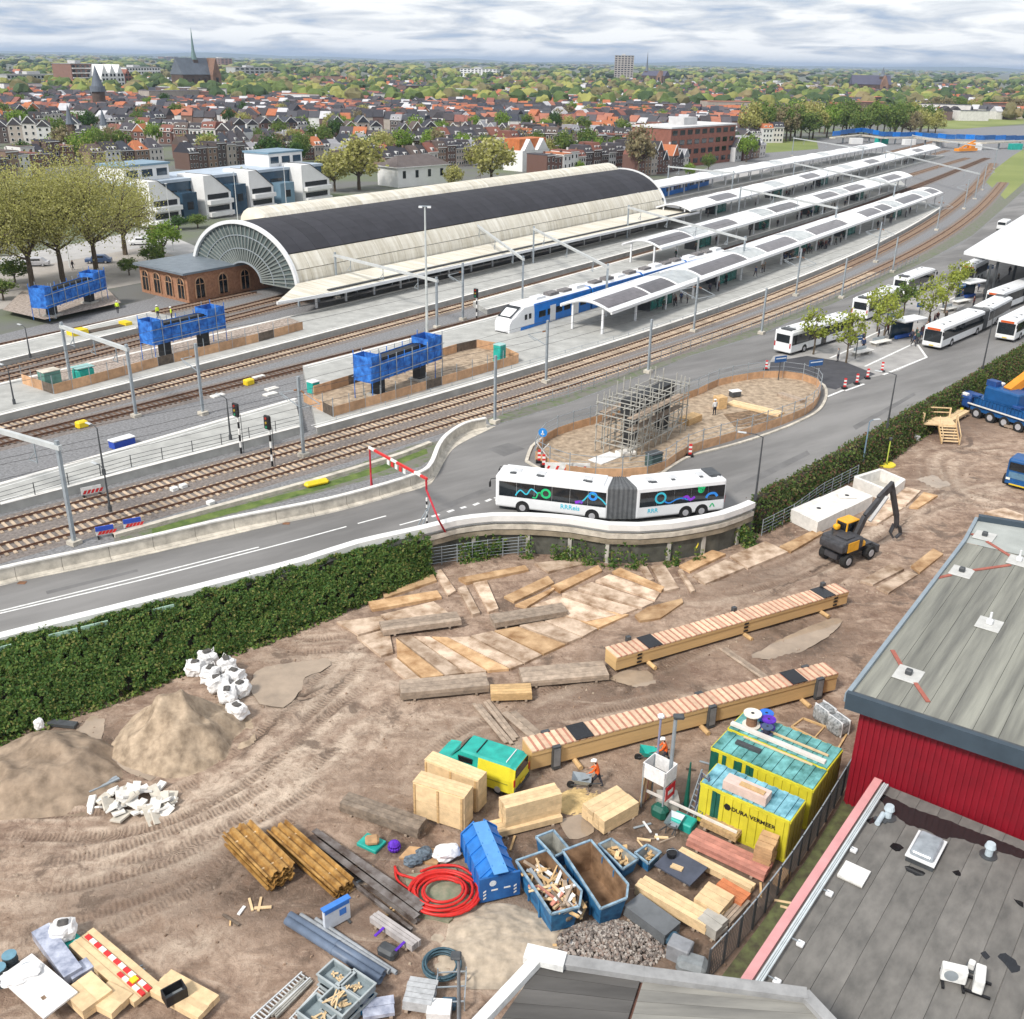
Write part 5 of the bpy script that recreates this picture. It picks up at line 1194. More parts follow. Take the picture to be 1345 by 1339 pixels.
# pits, boards and kit on the island
def slab(name,label,cat,a,b,w,h,mat,z=ZP,group=None,n=1,gap=.02,lay=1,rot=0):
    """ boards lying side by side from photo point a to b """
    p,yaw,L_=frame(a,b,z);t=thing(name,label,cat,p,yaw+rot,group)
    for k in range(n):
        for l in range(lay):piece('board',mat,t,(L_/2+random.uniform(-.04,.04)*(lay>1),(k+.5)*w/n,h*(l+.5)/lay),(L_,w/n-gap,h/lay-.008))
    return t
slab('plank_pile','long pale planks laid across the pit on the island','planks',(955,532),(1022,548),1.4,.25,timber_l,ZP+.06,None,4)
slab('plank_pile','small timber pack on the island near the scaffold','planks',(905,560),(922,553),1.2,.7,timber,ZP+.06,None,4,.03,3)
slab('plank_pile','white sheet lying at the left of the island','sheet',(790,611),(818,600),1.6,.08,white_b,ZP+.06)
slab('plank_pile','timber frame at the right end of the island pit','planks',(1020,520),(1050,530),1.0,.3,timber_g,ZP+.06,None,3)
rb('generator','dark generator on the island before the scaffold','generator',(858,612),(1.4,1.0,1.2),M('kit_green',(.05,.09,.09),.6,.3,3),.06,.6,.1,steel_d)
rb('skip_tray','pale tray on the sand below the scaffold','tray',(822,597),(1.8,1.1,.35),concrete_w,.06,.4,.06)
rb('pump','small dark pump near the far end of the island','pump',(965,521),(1.2,.8,.6),steel_d,.06,.4,.1,white_metal)
rb('crate','wooden crate beside the worker on the island','crate',(945,536),(1.1,1.1,1.3),timber,.06,.4,.03)
person((938,546),ZP+.06,'worker in white shirt standing by the pit on the island',M('shirt_white',(.6,.6,.6),.8,.1,5),rz=2.,helmet=M('white_helmet',(.8,.8,.78),.4,.05,3))
mb=MB();cpit=P(985,548,ZP);pit=[P(x,y,ZP) for x,y in ((950,545),(985,540),(1015,545),(1030,550),(1000,560),(965,562))];mb.add([(p.x,p.y,ZP+.058) for p in pit],[tuple(range(6))]);o=struct(mb.build('pit_floor',M('pit_earth',(.12,.08,.05),.95,.4,2,col2=(.3,.2,.12))));o['label']='dark earth of the pit on the island'
barrier((745,622),0,'red and white barrier lying behind the roof of the big bus',.0,4.0,1.0,False)
# scaffold round the black pier
a,b=P(826,588,ZP),P(868,566,ZP);d=b-a;L_=d.length
t=thing('bridge_pier','black pier inside bare tube scaffold on the traffic island','pier',a,math.atan2(d.y,d.x),'bridge piers under construction')
for x in (0,L_):MB().b2((x-.5,-.5,0),(x+.5,.5,3.6)).build('column',pier_b,t);MB().b2((x-.8,-.8,0),(x+.8,.8,.3)).build('footing',concrete,t)
MB().b2((-1.1,-.55,3.6),(L_+1.1,.55,4.9)).build('crosshead',pier_b,t)
sc_g=M('scaffold_tube',(.42,.41,.37),.5,.15,2,metal=.2)
xs=[-3.0,-1.9,-.9,.4,1.6,2.8,4.0,L_+.5,L_+1.5]
for x in sorted(xs):
    for y in (-1.9,-1.0,1.0,1.9):MB().cyl((x,y,0),(x,y,5.2+random.uniform(-.3,1.2)),.06,5).build('standard',sc_g,t)
for z in (1.0,2.6,3.7,4.8):
    for y in (-1.9,-1.0,1.0,1.9):MB().cyl((-3.2,y,z),(L_+1.8,y,z),.055,5).build('ledger',sc_g,t)
    for x in xs:MB().cyl((x,-2.0,z+.1),(x,2.0,z+.1),.05,5).build('transom',sc_g,t)
for k in range(7):x=xs[k];MB().cyl((x,-1.95,.2+(k % 2)*2.4),(xs[k+1],-1.95,2.6-(k % 2)*2.4+(k % 3)*.8),.05,5).build('brace',sc_g,t)
for z in (2.62,3.72):
    for y0_ in (-1.7,-1.3,1.3,1.7):piece('scaffold_board',timber_g,t,(L_*.35,y0_,z+.16),(L_+3.5,.35,.05))
# ================================================================== red height gate over the road
nb_,fb_=P(561,690,ZP),P(488,646,ZP);d=fb_-nb_;d.z=0;L_=d.length
t=thing('height_gate','red and white height gate spanning the road on splayed legs','gate',nb_,math.atan2(d.y,d.x));top=3.95
gl=Matrix.Rotation(-math.atan2(d.y,d.x),3,'Z');ft=gl @ (P(598,723,0)-nb_);ft2=gl @ (P(589,717,0)-nb_);kn=gl @ (P(576,683,ZP+1.75)-nb_)
MB().tube([(0,0,top),(0,0,3.0),tuple(kn),tuple(ft)],.085,6).tube([tuple(kn.lerp(ft,.45)),tuple(ft2)],.07,6).build('leg',red_p,t)
for k in range(8):MB().b2((0,-.14,0),(.14,.14,.0)) if False else MB().cyl((0,0,.1+k*.28),(0,0,.1+(k+1)*.28),.07,6).build('post_band',white_paint if k % 2 else black,t)
for k in range(10):MB().b2((-.1+k*(L_+.2)/10,-.08,top-.09),(-.1+(k+1)*(L_+.2)/10,.08,top+.09)).build('beam_band',red_w if k % 4 !=1 else white_paint,t)
MB().tube([(L_,0,0),(L_,0,top)],.08,6).bar((L_-.9,.6,0),(L_,0,1.8),.09).bar((L_+.8,-.6,0),(L_,0,1.8),.09).build('leg',red_p,t)
for k in range(5):MB().b2((L_*.35+k*.6,-.03,top-.6),(L_*.35+k*.6+.35,.03,top-.2)).build('hanging_plate',red_w if k % 2 else white_paint,t)
t=thing('raking_support','thin dark raking supports leaning beside the red gate','support',P(545,698,ZP));MB().bar((0,0,0),(1.3,.5,2.4),.07).bar((.4,-.3,0),(1.3,.5,2.4),.06).build('prop',steel_g,t)
# plants growing in front of the open bridge part, yellow hose
for i,(x,y,s) in enumerate(((735,712,1.0),(655,725,.6),(780,722,.5),(965,712,.9),(850,722,.5),(620,728,.6))):
    c=P(x,y,0);th=np.random.RandomState(i).randn(900,3);th/=np.linalg.norm(th,axis=1,keepdims=True);th=th*np.random.RandomState(i+9).rand(900,1)**.4
    t=thing('shrub',['bright green bush under the coping below the bus','dark creeper under the coping left of the bus','low weeds under the coping below the bellows','reddish bush where the coping meets the hedge','low weeds left of the yellow hose','creeper by the foot of the red gate'][i],'bush',c,0,'plants below the coping')
    foliage('leaves',th*np.array([1.0,.7,1.2])*s+np.array([0,0,1.1*s]),th,900,.22,ramp_mat('bush_leaf',[(.09,.2,.03),(.13,.26,.04),(.06,.14,.03),(.16,.28,.06)]) if i==0 else ivy_leaf,t,seed=i)
    MB().cyl((0,0,0),(0,0,1.2*s),.05,5).build('stem',bark,t)
wl_=[Vector((p.x,p.y,0)) for p in cope_w[k0+1:]];wp_=[]
for i in range(len(wl_)-1):
    d=(wl_[i+1]-wl_[i]).normalized();nn_=Vector((d.y,-d.x,0))
    for k in range(150):
        z=1.3*random.random()**2.4 if random.random()<.85 else 2.0*random.random();p=wl_[i].lerp(wl_[i+1],random.random())+nn_*(.5+.5*random.random()*(1.4-.5*z));wp_.append((p.x,p.y,z))
wp_=np.array(wp_);hm2=noise2(wp_[:,0]*.8,wp_[:,1]*.8,51)>.45;wp_=wp_[hm2];o=foliage('creeper',wp_,np.tile([.3,-.8,.5],(len(wp_),1)),4200,.13,ivy_leaf,seed=14,jit=.12);struct(o,'stuff');o['label']='weeds and creepers growing under the coping below the bus';o['category']='creeper'
yh=M('yellow_hose',(.75,.62,.05),.5,.1,3)
t=thing('hose_stand','yellow hose hung on a post and coiled below the coping','hose',P(891,728,0));MB().cyl((0,0,0),(0,0,1.9),.06,6).build('post',steel_g,t)
MB().tube(smooth_path([(0,-.1,1.8),(-.6,-.2,1.2),(-1.2,-.3,.4),(-2.0,-.5,.06),(-2.6,-.2,.06)],.2),.05,6).build('hose',yh,t);MB().tube([(1.2+.22*math.cos(a),-.2+.1*math.sin(a),1.2+.5*math.sin(a)) for a in [k*.4 for k in range(17)]],.09,6).build('hose_coil',yh,t)
b=P(1164,611,0);t=thing('marker_post','yellow footed marker post by the hedge','post',b);MB().cyl((0,0,0),(0,0,2.6),.06,6).build('post',M('lime_post',(.5,.6,.1),.5,.1,2),t);MB().cyl((0,0,0),(0,0,.12),.9,12).build('foot_ring',yh,t);MB().cyl((0,0,2.6),(0,0,2.85),.16,8).build('cap',steel_d,t)
# mesh fence below the coping
railing([(560,745),(640,733),(720,725)],-ZP,'thin wire fence below the coping beside the red gate',1.6,1.2,rails=6);railing([(745,727),(810,731),(880,729),(950,716),(982,702)],-ZP,'thin wire fence below the coping under the bus',1.6,1.2,rails=6)
railing([(1000,704),(1039,684),(1078,655),(1125,630)],-ZP,'wire fence along the yard side of the hedge',1.5,1.5,rails=5)
# ================================================================== waiting island: benches, people, young trees come later
for i,(x,y) in enumerate(((1132,466),(1156,453),(1246,409),(1262,399))):
    b=P(x,y,ZP+.03);t=thing('bench',['long bench nearest the dark crossing','long bench second from the dark crossing','long bench behind the articulated bus','farthest long bench on the waiting island'][i],'bench',b,R(35),'benches on the waiting island');MB().add(*rbox((3.4,1.1,.16),.05,1,(0,0,.48))).build('seat',concrete_w,t)
    for s in (-1.1,1.1):MB().b2((s-.3,-.4,0),(s+.3,.4,.4)).build('leg',concrete,t)
    MB().b2((-1.2,.35,.56),(1.2,.45,.95)).build('backrest',steel_g,t)
for i,(x,y) in enumerate(((1190,445),(1274,392))):
    b=P(x,y,ZP+.03);t=thing('bus_shelter',['white topped bus shelter beside the queue','white topped bus shelter near the white roof'][i],'shelter',b,R(35),'bus shelters');MB().add(*rbox((5.0,2.2,.25),.06,1,(0,0,2.7))).build('roof',white_metal,t);MB().b2((-2.4,.9,.1),(2.4,.95,2.5)).build('glass_wall',glass_b,t)
    for s in (-2.3,2.3):MB().b2((s-.06,.85,0),(s+.06,1.0,2.6)).build('post',steel_d,t)
    MB().b2((-1.8,.2,.1),(1.8,.6,.5)).build('seat',M('seat_blue',(.03,.1,.4),.5,.1,2),t)
rp3=random.Random(11)
QP=[(1199,455),(1204,452),(1207,449),(1210,444),(1213,441),(1203,446),(1197,449),(1216,438),(1219,431),(1226,428),(1230,424),(1241,423),(1278,404),(1292,392),(1100,475),(1133,452),(1165,441),(1187,440),(1133,461),(1153,447),(1238,404),(1262,394),(1270,388),(1284,384),(1115,458),(1310,372),(1325,362)]
for i,(x,y) in enumerate(QP):
    if i<12:lab,g=f'dark clad passenger in the queue at the articulated bus, {od(i)} from the front','queue at the articulated bus'
    else:lab,g=f'small dark figure on the waiting island away from the queue, {od(i - 12)} of them','people on the waiting island'
    person((x,y),ZP+.03,lab,rp3.choice(COATS),rz=rp3.random()*6.3,pose=rp3.choice(('stand','walk')),h=1.68+.16*rp3.random(),group=g)
# ================================================================== building yard: ground mats and boards
def quadmat(px,label=None,mat=None,th=.1,z=.05,name='ground_mat',cat='ground mat'):
    w=pl(px,0);c=sum(w,Vector())/len(w);n_=len(w);w=[p+(w[i-1]-p).normalized()*.075+(w[(i+1) % n_]-p).normalized()*.075 for i,p in enumerate(w)];zb=max(-.02,max(yz(p.x,p.y) for p in w+[c]))+z
    o=MB((c.x,c.y,0)).prism([(p.x,p.y) for p in w],zb-.3,zb+th).build(name,mat or mat_wood);o.location=(c.x,c.y,random.uniform(0,.03));o.rotation_euler=(random.uniform(-.006,.006),random.uniform(-.006,.006),0)
    return tag(o,label,cat,'wooden ground mats')
AL=[((503,872),(538,900)),((521,866),(555,895)),((519.5,841),(585,891)),((541,838),(612,888)),((565,839),(641,885)),((588,840),(671,882)),((616,838),(689,874.5)),((647,831),(714,863)),((680,825),(745,849)),((713,819),(765,841)),((745,812),(786,829)),((771,802),(828,810))]
for i in range(len(AL)-1):
    (a,b),(c,d)=AL[i],AL[i+1];quadmat([a,b,d,c],f'worn ground mat in the slanting lower row, {od(i)} from the left',mat_orange if i % 3==1 else mat_wood)
UM=[([(722,773),(786,745),(792,753),(736,781)],'orange board lying askew on top of the mat field',1),([(757,777),(776,768),(860,795),(843,803)],'ground mat right of the askew orange board, lower one',0),([(780,766),(800,757),(868,782),(861,793)],'ground mat right of the askew orange board, middle one',0),([(802,755),(814,749),(874,775),(869,781)],'narrow ground mat right of the askew orange board, upper one',0),
      ([(736,784),(753,779),(840,803),(817,812)],'pale ground mat below the askew orange board',0),([(695,801),(734,786),(812,812),(770,821)],'broad ground mat in the middle of the mat field',0),([(832,812),(850,801),(896,789),(898,795),(868,816),(840,820)],'rough orange mat alone at the right of the field',1),
      ([(832,734),(842,733),(860,765),(850,768)],'slim upright lying mat below the bus, left of three',0),([(853,747),(873,744),(893,776),(872,781)],'orange mat below the bus, middle of three',0),([(889,752),(896,750),(914,779),(907,782)],'thin mat strip below the bus, right of three',0),
      ([(890,746),(935,725),(955,731),(906,755)],'orange mat at the left of the row towards the excavator',1),([(908,759),(953,737),(980,749),(926,771)],'pale mat at the front of the row towards the excavator',0),([(957,733),(1005,713),(1036,728),(982,750)],'broad mat in the middle of the row towards the excavator',0),([(1022,720),(1070,697),(1083,702),(1039,728)],'thin mat in the row just left of the excavator',0),
      ([(1131,690),(1160,664),(1188,670),(1152,692)],'light mat behind the excavator arm, nearer',0),([(1162,662),(1184,642),(1210,648),(1190,668)],'light mat behind the excavator arm, farther left',0),([(1192,669),(1212,649),(1233,654),(1206,671)],'light mat behind the excavator arm, farther right',0),
      ([(1128,765),(1170,742),(1189,750),(1147,771)],'pale mat by the red hall roof, left one',0),([(1149,773),(1191,751),(1207,757),(1167,782)],'orange tinted mat by the red hall roof, right one',0),([(1195,745),(1225,722),(1240,730),(1208,755)],'mat half under the red hall eave',0),([(1290,676),(1318,670),(1345,680),(1345,690)],'mat behind the red hall at the right edge',0),
      ([(497,776),(570,756),(575,765),(505,789)],'wet orange mat at the foot of the ivy',1),([(482,793),(575,778),(582,788),(488,805)],'long light mat below the wet orange one',0),([(498,810),(570,792),(591,808),(520,824)],'stained mat at the upper left of the field',0),([(569,752),(580,749),(600,778),(588,786)],'grey white plank mat lying crosswise at the ivy corner',0),([(600,776),(612,771),(632,808),(620,812)],'crosswise mat in the upper left, left one',0),([(620,768),(640,764),(656,802),(641,808)],'crosswise mat in the upper left, right one',0),
      ([(600,762),(690,744),(696,751),(612,769)],'long brown mat along the foot of the retaining wall',1),([(660,786),(720,758),(729,768),(675,794)],'mat left of the askew orange board, upper one',1),([(674,797),(735,771),(720,783),(692,801)],'mat left of the askew orange board, lower one',0),([(440,820),(500,812),(515,826),(470,838)],'half buried pale mat at the left edge of the field',0),([(467,840),(512,828),(518,860),(500,866)],'broad stained mat left of the slanting row',0),([(700,742),(770,735),(775,742),(720,755)],'muddy mat under the coping left of the bush',0)]
for px,lab,o_ in UM:quadmat(px,lab,mat_orange if o_ or random.random()<.35 else mat_wood)
def stack(name,label,cat,a,b,w,h,n,lay,mat,z=.0,group=None,bearers=True,jit=.03,gap=.025,z0=None):
    p,yaw,L_=frame(a,b,0);z0=(max(0,yz(p.x,p.y)) if z0 is None else z0)+z;p.z=z0;t=thing(name,label,cat,p,yaw,group);zb=0
    if bearers:
        for k in (.15,.85):piece('bearer',timber_g,t,(L_*k,w/2,.05),(.14,w+.1,.1))
        zb=.1
    for l in range(lay):
        for k in range(n):piece('plank',mat,t,(L_/2+random.uniform(-jit,jit),(k+.5)*w/n,zb+h*(l+.5)/lay),(L_-random.uniform(0,jit),w/n-gap,h/lay-.012),random.uniform(-.004,.004))
    return t
SG='stacks of planks on the mat field'
stack('plank_stack','stack of grey planks on the mats, upper left','planks',(503,840),(606,826),1.3,.42,3,2,timber_g,.1,SG);stack('plank_stack','stack of grey planks on the mats, upper right','planks',(650,829),(746,813),1.3,.42,3,2,timber_g,.1,SG)
stack('plank_stack','long stack of grey planks at the lower edge of the mats, left','planks',(527,923),(643,912),1.5,.5,3,2,timber_g,.05,SG);stack('plank_stack','long stack of grey planks left of the farther girder','planks',(687,906),(800,896),1.7,.4,3,2,timber_g,.05,SG)
stack('timber_pack','small fresh yellow timber pack between the two grey plank stacks','timber',(645,924),(699,922),1.1,.5,4,2,timber,.05)
for i,(a,b,w) in enumerate((((620,927),(664,980),.5),((634,924),(674,976),.5),((660,940),(704,978),.9),((945,856),(1003,896),.6))):
    t=stack('loose_boards',['weathered loose boards in the mud, left pair','weathered loose boards in the mud, second pair','loose grey boards by the nearer girder end','loose boards between the two girders'][i],'boards',a,b,w,.07,2 if i<3 else 3,1,timber_g,.04,None,False,.2)
# ================================================================== two long timber girders
girder_m=M('glulam',(.60,.40,.185),.7,.1,.8,st=(.3,.3,4),det=6);top_a=M('deck_strip_light',(.66,.46,.32),.8,.15,3,rnd=.2);top_b=M('deck_strip_red',(.44,.20,.14),.8,.2,3,rnd=.15)
def girder(a,b,wd,h,label,brackets,plates):
    p,yaw,L_=frame(a,b,0);t=thing('timber_girder',label,'girder',p,yaw,'long timber girders');zb=.28
    MB().b2((0,0,zb),(L_,wd,zb+h)).build('beam',girder_m,t)
    MB().b2((0,-.05,zb+h*.78),(L_,-.002,zb+h-.003)).build('top_rib',girder_m,t)
    n_=int(L_/.42);w_=L_/n_
    for k in range(n_):
        piece('deck_strip',top_a,t,((k+.36)*w_,wd/2,zb+h+.045),(w_*.62,wd+.16,.085));piece('deck_strip',top_b,t,((k+.84)*w_,wd/2,zb+h+.03),(w_*.3,wd+.12,.055))
    for x in plates:MB().b2((L_*x-.55,-.1,zb+h+.092),(L_*x+.55,wd+.1,zb+h+.13)).build('black_sheet',M('black_sheet',(.012,.013,.016),.25,.3,2),t)
    for x,full in brackets:
        if full:
            for y in (-.14,wd+.14):MB().b2((L_*x-.24,y-.12,.1),(L_*x+.24,y+.12,zb+h+.1)).build('steel_shoe',steel_d,t)
            MB().b2((L_*x-.2,-.28,zb+h-.02),(L_*x+.2,-.265,.3)).build('shoe_web',M('shoe_grey',(.2,.2,.2),.5,.2,2),t)
        else:
            for k in range(3):MB().b2((L_*x-.18,-.03,zb+h*(.12+.3*k)),(L_*x+.18,-.052 if k<2 else -.07,zb+h*(.26+.3*k))).build('slot',black,t)
            MB().b2((L_*x-.1,wd+.02,zb+h*.6),(L_*x+.2,wd+.3,zb+h+.35)).build('steel_shoe',steel_d,t)
    for x in (.13,.53,.88):MB().cyl((L_*x,-.75,.14),(L_*x,wd+.6,.14),.15,8).build('bearer',timber,t)
girder((808,886),(1111,797),1.25,.95,'farther long timber girder with striped deck strips',((.09,0),(.53,0),(.94,0)),(.15,.905))
girder((697,1017),(1096,911),1.2,1.2,'nearer long timber girder with black steel shoes',((.07,1),(.555,1),(.93,1)),(.155,.86))
# ================================================================== crates and timber packs
def crate(a,b,dp,h,label,boards=3,cat='crate',yaw_add=0,roof=True):
    p,yaw,L_=frame(a,b,0);t=thing('wooden_crate',label,cat,(p.x,p.y,max(0,yz(p.x,p.y))),yaw,'big wooden crates')
    for k in (.1,.5,.9):piece('runner',timber_g,t,(L_*k,dp/2,.06),(.12,dp,.12))
    MB().b2((0,0,.12),(L_,dp,h)).build('box',timber_l,t)
    for k in range(boards):
        piece('side_board',timber_l,t,(L_/2,-.025,.12+(h-.12)*(k+.5)/boards),(L_-.01,.045,(h-.12)/boards-.02))
        piece('side_board',timber_l,t,(L_+.025,dp/2,.12+(h-.12)*(k+.5)/boards),(.045,dp,(h-.12)/boards-.02))
    for k in (0.03,.5,.97):piece('batten',timber,t,(L_*k,-.07,h/2+.06),(.11,.04,h-.12))
    for k in range(4):piece('top_board',timber_l,t,(L_/2,dp*(k+.5)/4,h+.03),(L_+.1,dp/4-.02,.05))
    return t
crate((544,1073),(609,1094),1.0,2.15,'tall pale wooden crate, front one of the pair',2);crate((559,1041),(627,1069),.85,2.1,'tall pale wooden crate, back one of the pair',2)
stack('timber_pack','pale squared timber pack beside the blue skip','timber',(652,1104),(739,1082),1.0,.35,3,1,timber_l,0,None,True,.1)
stack('timber_pack','tall pale timber pack resting on the pack beside the blue skip','timber',(664,1097),(737,1077),.95,1.25,4,4,timber_l,.45,None,False,.02,.008)
stack('timber_pack','pale timber pack standing alone beyond the skips','timber',(793,1099),(838,1073),1.7,.85,4,3,timber_l,0,None,True,.02,.012)
# ================================================================== van
p,yaw,L_=frame((674,1051),(634,1037),0)
t=thing('van','yellow and teal van parked behind the tall crates','van',p,yaw)
VL,VW=4.9,1.95
def vprof(x):
    # x from rear (0) to nose
    if x<.15:s,top=.93,1.85
    elif x<3.3:s,top=1,1.95
    elif x<4.0:s,top=.98,1.95-(x-3.3)/.7*.75
    else:s,top=.95,1.2-(x-4.0)/.9*.25
    w=VW/2*s;zs=min(top,1.05);rw=w*(.84 if top>1.5 else .92)
    return [(x,-w,.3),(x,-w,.7),(x,-w*.99,zs),(x,-rw,top-.08),(x,-rw*.85,top),(x,rw*.85,top),(x,rw,top-.08),(x,w*.99,zs),(x,w,.7),(x,w,.3)]
vx=[0,.12,.3,1.2,2.2,3.3,3.65,4.0,4.5,4.9]
bd=hull(vprof,vx,'body',[van_y,teal_p],t,lambda i,k:1 if k in (3,4,5) or i>3 else 0);bd.location=(0,-VW/2,0)
for o_,f_ in (((-.012,0,1.5),(.03,1.45,.55)),):piece('rear_window',glass_d,bd,o_,f_)
for s in (-1,1):
    piece('side_window',glass_d,bd,(2.95,s*.905,1.47),(.85,.06,.48),0,(s*-.17,0,0));piece('side_panel_line',M('van_trim',(.3,.28,.03),.5,.1,2),bd,(1.3,s*.985,.85),(1.9,.02,.05))
    piece('tail_light',M('tail_red'),bd,(-.01,s*.88,1.0),(.05,.14,.42));MB().add(*rbox((.2,.3,.2),.05,1,(4.85,s*.72,.78))).build('headlight',M('lamp_glass'),bd)
    for x in (.95,3.95):wheel(bd,x,s*.97,.34,.22)
    MB().add(*rbox((.14,.2,.22),.05,1,(3.45,s*1.1,1.25))).build('mirror',black,bd)
mb=MB();mb.add([(3.36,-.72,1.93),(3.36,.72,1.93),(3.98,.8,1.28),(3.98,-.8,1.28)],[(3,2,1,0)]);o=mb.build('windscreen',glass_d,bd);o.location=(.03,0,.02)
MB().b2((-.06,-.9,.3),(0,.9,.55)).build('bumper',steel_d,bd);MB().b2((-.08,-.26,.62),(-.04,.26,.74)).build('number_plate',M('plate_yellow'),bd)
MB().b2((.6,-.6,1.955),(.64,.6,2.03)).build('roof_bar',white_metal,bd);MB().b2((2.4,-.6,1.955),(2.44,.6,2.03)).build('roof_bar',black,bd)
# ================================================================== skips
skip_rim=M('skip_blue',(.02,.13,.34),.55,.5,2.2,col2=(.04,.22,.45),det=9);rust_in =M('rusty_steel',(.22,.12,.06),.85,.5,1.2,col2=(.34,.21,.12),det=9)
def open_skip(corn,h,label,inner,z0=0,lip=.07):
    """ rim corners in photo points at height h, tapering to a smaller floor """
    rim=[P(x,y,h) for x,y in corn];c=sum(rim,Vector())/len(rim);fl=[c+(p-c)*.82 for p in rim];o0=Vector((c.x,c.y,0));n_=len(rim)
    t=thing('skip',label,'skip',o0,0,'skips');rim=[p-o0 for p in rim];fl=[Vector((p.x,p.y,.08))-Vector((o0.x,o0.y,0)) for p in fl]
    for i in range(n_):
        j=(i+1) % n_;mb=MB();q=[fl[i],fl[j],rim[j],rim[i]];ctr=(rim[i]+rim[j])/2;nn_=Vector((-ctr.x,-ctr.y,0)).normalized()*.06
        mb.add(q+[p+nn_ for p in q],[(0,1,2,3),(7,6,5,4),(2,6,7,3),(0,4,5,1),(1,5,6,2),(3,7,4,0)]);mb.m=[0,1,0,0,0,0];mb.build('side_panel',[skip_rim,inner],t)
        MB().bar(rim[i],rim[j],.1,.1).build('rim',M('skip_rim',(.22,.32,.40),.5,.4,3,det=8),t)
        d=(rim[j]-rim[i]);m_=int(d.length/.9)
        for k in range(1,m_):a_=fl[i].lerp(fl[j],k/m_);b_=rim[i].lerp(rim[j],k/m_);piece('rib',skip_rim,t,(a_+b_)/2-nn_*.4,(.08,.08,h*.86),math.atan2(d.y,d.x))
    mb=MB();mb.add([(p.x*.98,p.y*.98,p.z+.05) for p in fl],[tuple(range(n_))]);mb.build('floor',inner,t);return t,c
sk,cA=open_skip([(678,1131),(718,1117),(764,1171),(761,1191),(724,1201)],1.5,'open blue skip heaped with scrap wood',rust_in)
open_skip([(739,1118),(776,1104),(825,1162),(823,1180),(789,1194)],1.5,'open blue skip with empty rusty inside',rust_in)
open_skip([(704,1100),(727,1091),(748,1116),(728,1126)],1.1,'small grey steel tub behind the two blue skips',M('tub_steel',(.3,.3,.27),.6,.3,2))
open_skip([(786,1110),(803,1102),(838,1129),(818,1142)],.9,'small tipping skip with wood offcuts right of the rusty skip',M('tub_steel'));open_skip([(834,1121),(850,1110),(868,1120),(852,1135)],.7,'little dark plastic tub with offcuts',grey_p)
rsn=random.Random(5)
def debris(label,c,n,rx,ry,z,mats,ls,an=0):
    t=thing('scrap_heap',label,'scrap',(c.x,c.y,z))
    MB().add(*rbox((rx*2,ry*2,.5),.2,2,(0,0,-.35))).build('heap',M('scrap_dust',(.2,.16,.12),.95,.4,3),t).rotation_euler=(0,0,an)
    for k in range(n):
        x,y=rsn.uniform(-rx,rx),rsn.uniform(-ry,ry);q_=Vector((x*math.cos(an)-y*math.sin(an),x*math.sin(an)+y*math.cos(an),rsn.uniform(-.05,.25)))
        piece('scrap_piece',rsn.choice(mats),t,q_,(rsn.uniform(*ls),rsn.uniform(.06,.2),rsn.uniform(.03,.1)),0,(rsn.uniform(-.4,.4),rsn.uniform(-.5,.5),rsn.uniform(0,3.1)))
skan=math.atan2((P(762,1180,1)-P(698,1124,1)).y,(P(762,1180,1)-P(698,1124,1)).x)
debris('scrap wood and metal heaped in the left open skip',cA,60,1.5,.55,1.15,[timber_l,timber_g,timber,steel_g,timber_r,white_b],(.4,1.7),skan);debris('wood offcuts in the small tipping skip',P(811,1122,.5),14,.7,.35,.55,[timber_l,timber],(.3,.8),skan);debris('wood offcuts in the little dark tub',P(851,1122,.4),8,.3,.25,.4,[timber_l,timber],(.2,.5),skan)
debris('wood offcuts poking out at the front of the scrap skip',P(744,1206,.1),7,.7,.4,.25,[timber_l,timber],(.6,1.5),.5)
# closed blue skip with pitched lid
p,yaw,L_=frame((632,1186),(675,1176),0);bk=P(606,1128,0);dv=bk-p;DL=3.3;sx=1.75
t=thing('covered_skip','closed bright blue skip with pitched lid and hazard stripes','skip',p,yaw)
sec=[(0,.12),(sx,.12),(sx,1.25),(sx*.64,1.8),(sx*.36,1.8),(0,1.25)];mb=MB();mb.add([(x,0,z) for x,z in sec]+[(x,DL,z) for x,z in sec],[(0,1,2,3,4,5),(11,10,9,8,7,6)]+[(i,i+6,(i+1) % 6+6,(i+1) % 6) for i in range(6)]);lid_b=M('lid_blue',(.02,.16,.50),.45,.2,1.5,det=6);mb.build('body',lid_b,t)
for k in range(5):y=.25+k*.78;mb=MB();mb.bar((-.02,y,.12),(-.02,y,1.25),.09).bar((sx+.02,y,.12),(sx+.02,y,1.25),.09).bar((0,y,1.27),(sx*.36,y,1.83),.08).bar((sx,y,1.27),(sx*.64,y,1.83),.08);mb.build('rib',lid_b,t)
MB().b2((-.12,-.12,.1),(sx+.12,-.004,1.5)).build('end_frame',blue_p,t);MB().b2((sx*.3,-.3,1.805),(sx*.7,DL,1.84)).build('ridge_plate',M('lid_light',(.10,.30,.62),.45,.1,2),t)
for s in (0.06,sx-.2):
    for k in range(3):MB().add([(s,-.128,.25+k*.2),(s+.14,-.128,.25+k*.2+.08),(s+.14,-.128,.25+k*.2+.18),(s,-.128,.25+k*.2+.1)],[(0,1,2,3)]).build('hazard_stripe',white_paint,t)
for x in (sx*.35,sx*.7):MB().b2((x-.16,-.135,.7),(x+.16,-.125,.78)).build('handle',white_paint,t)
MB().cyl((sx*.3,-.128,1.15),(sx*.3,-.134,1.15),.17,12).build('emblem',M('emblem_white',(.6,.65,.7),.5,.2,9),t)
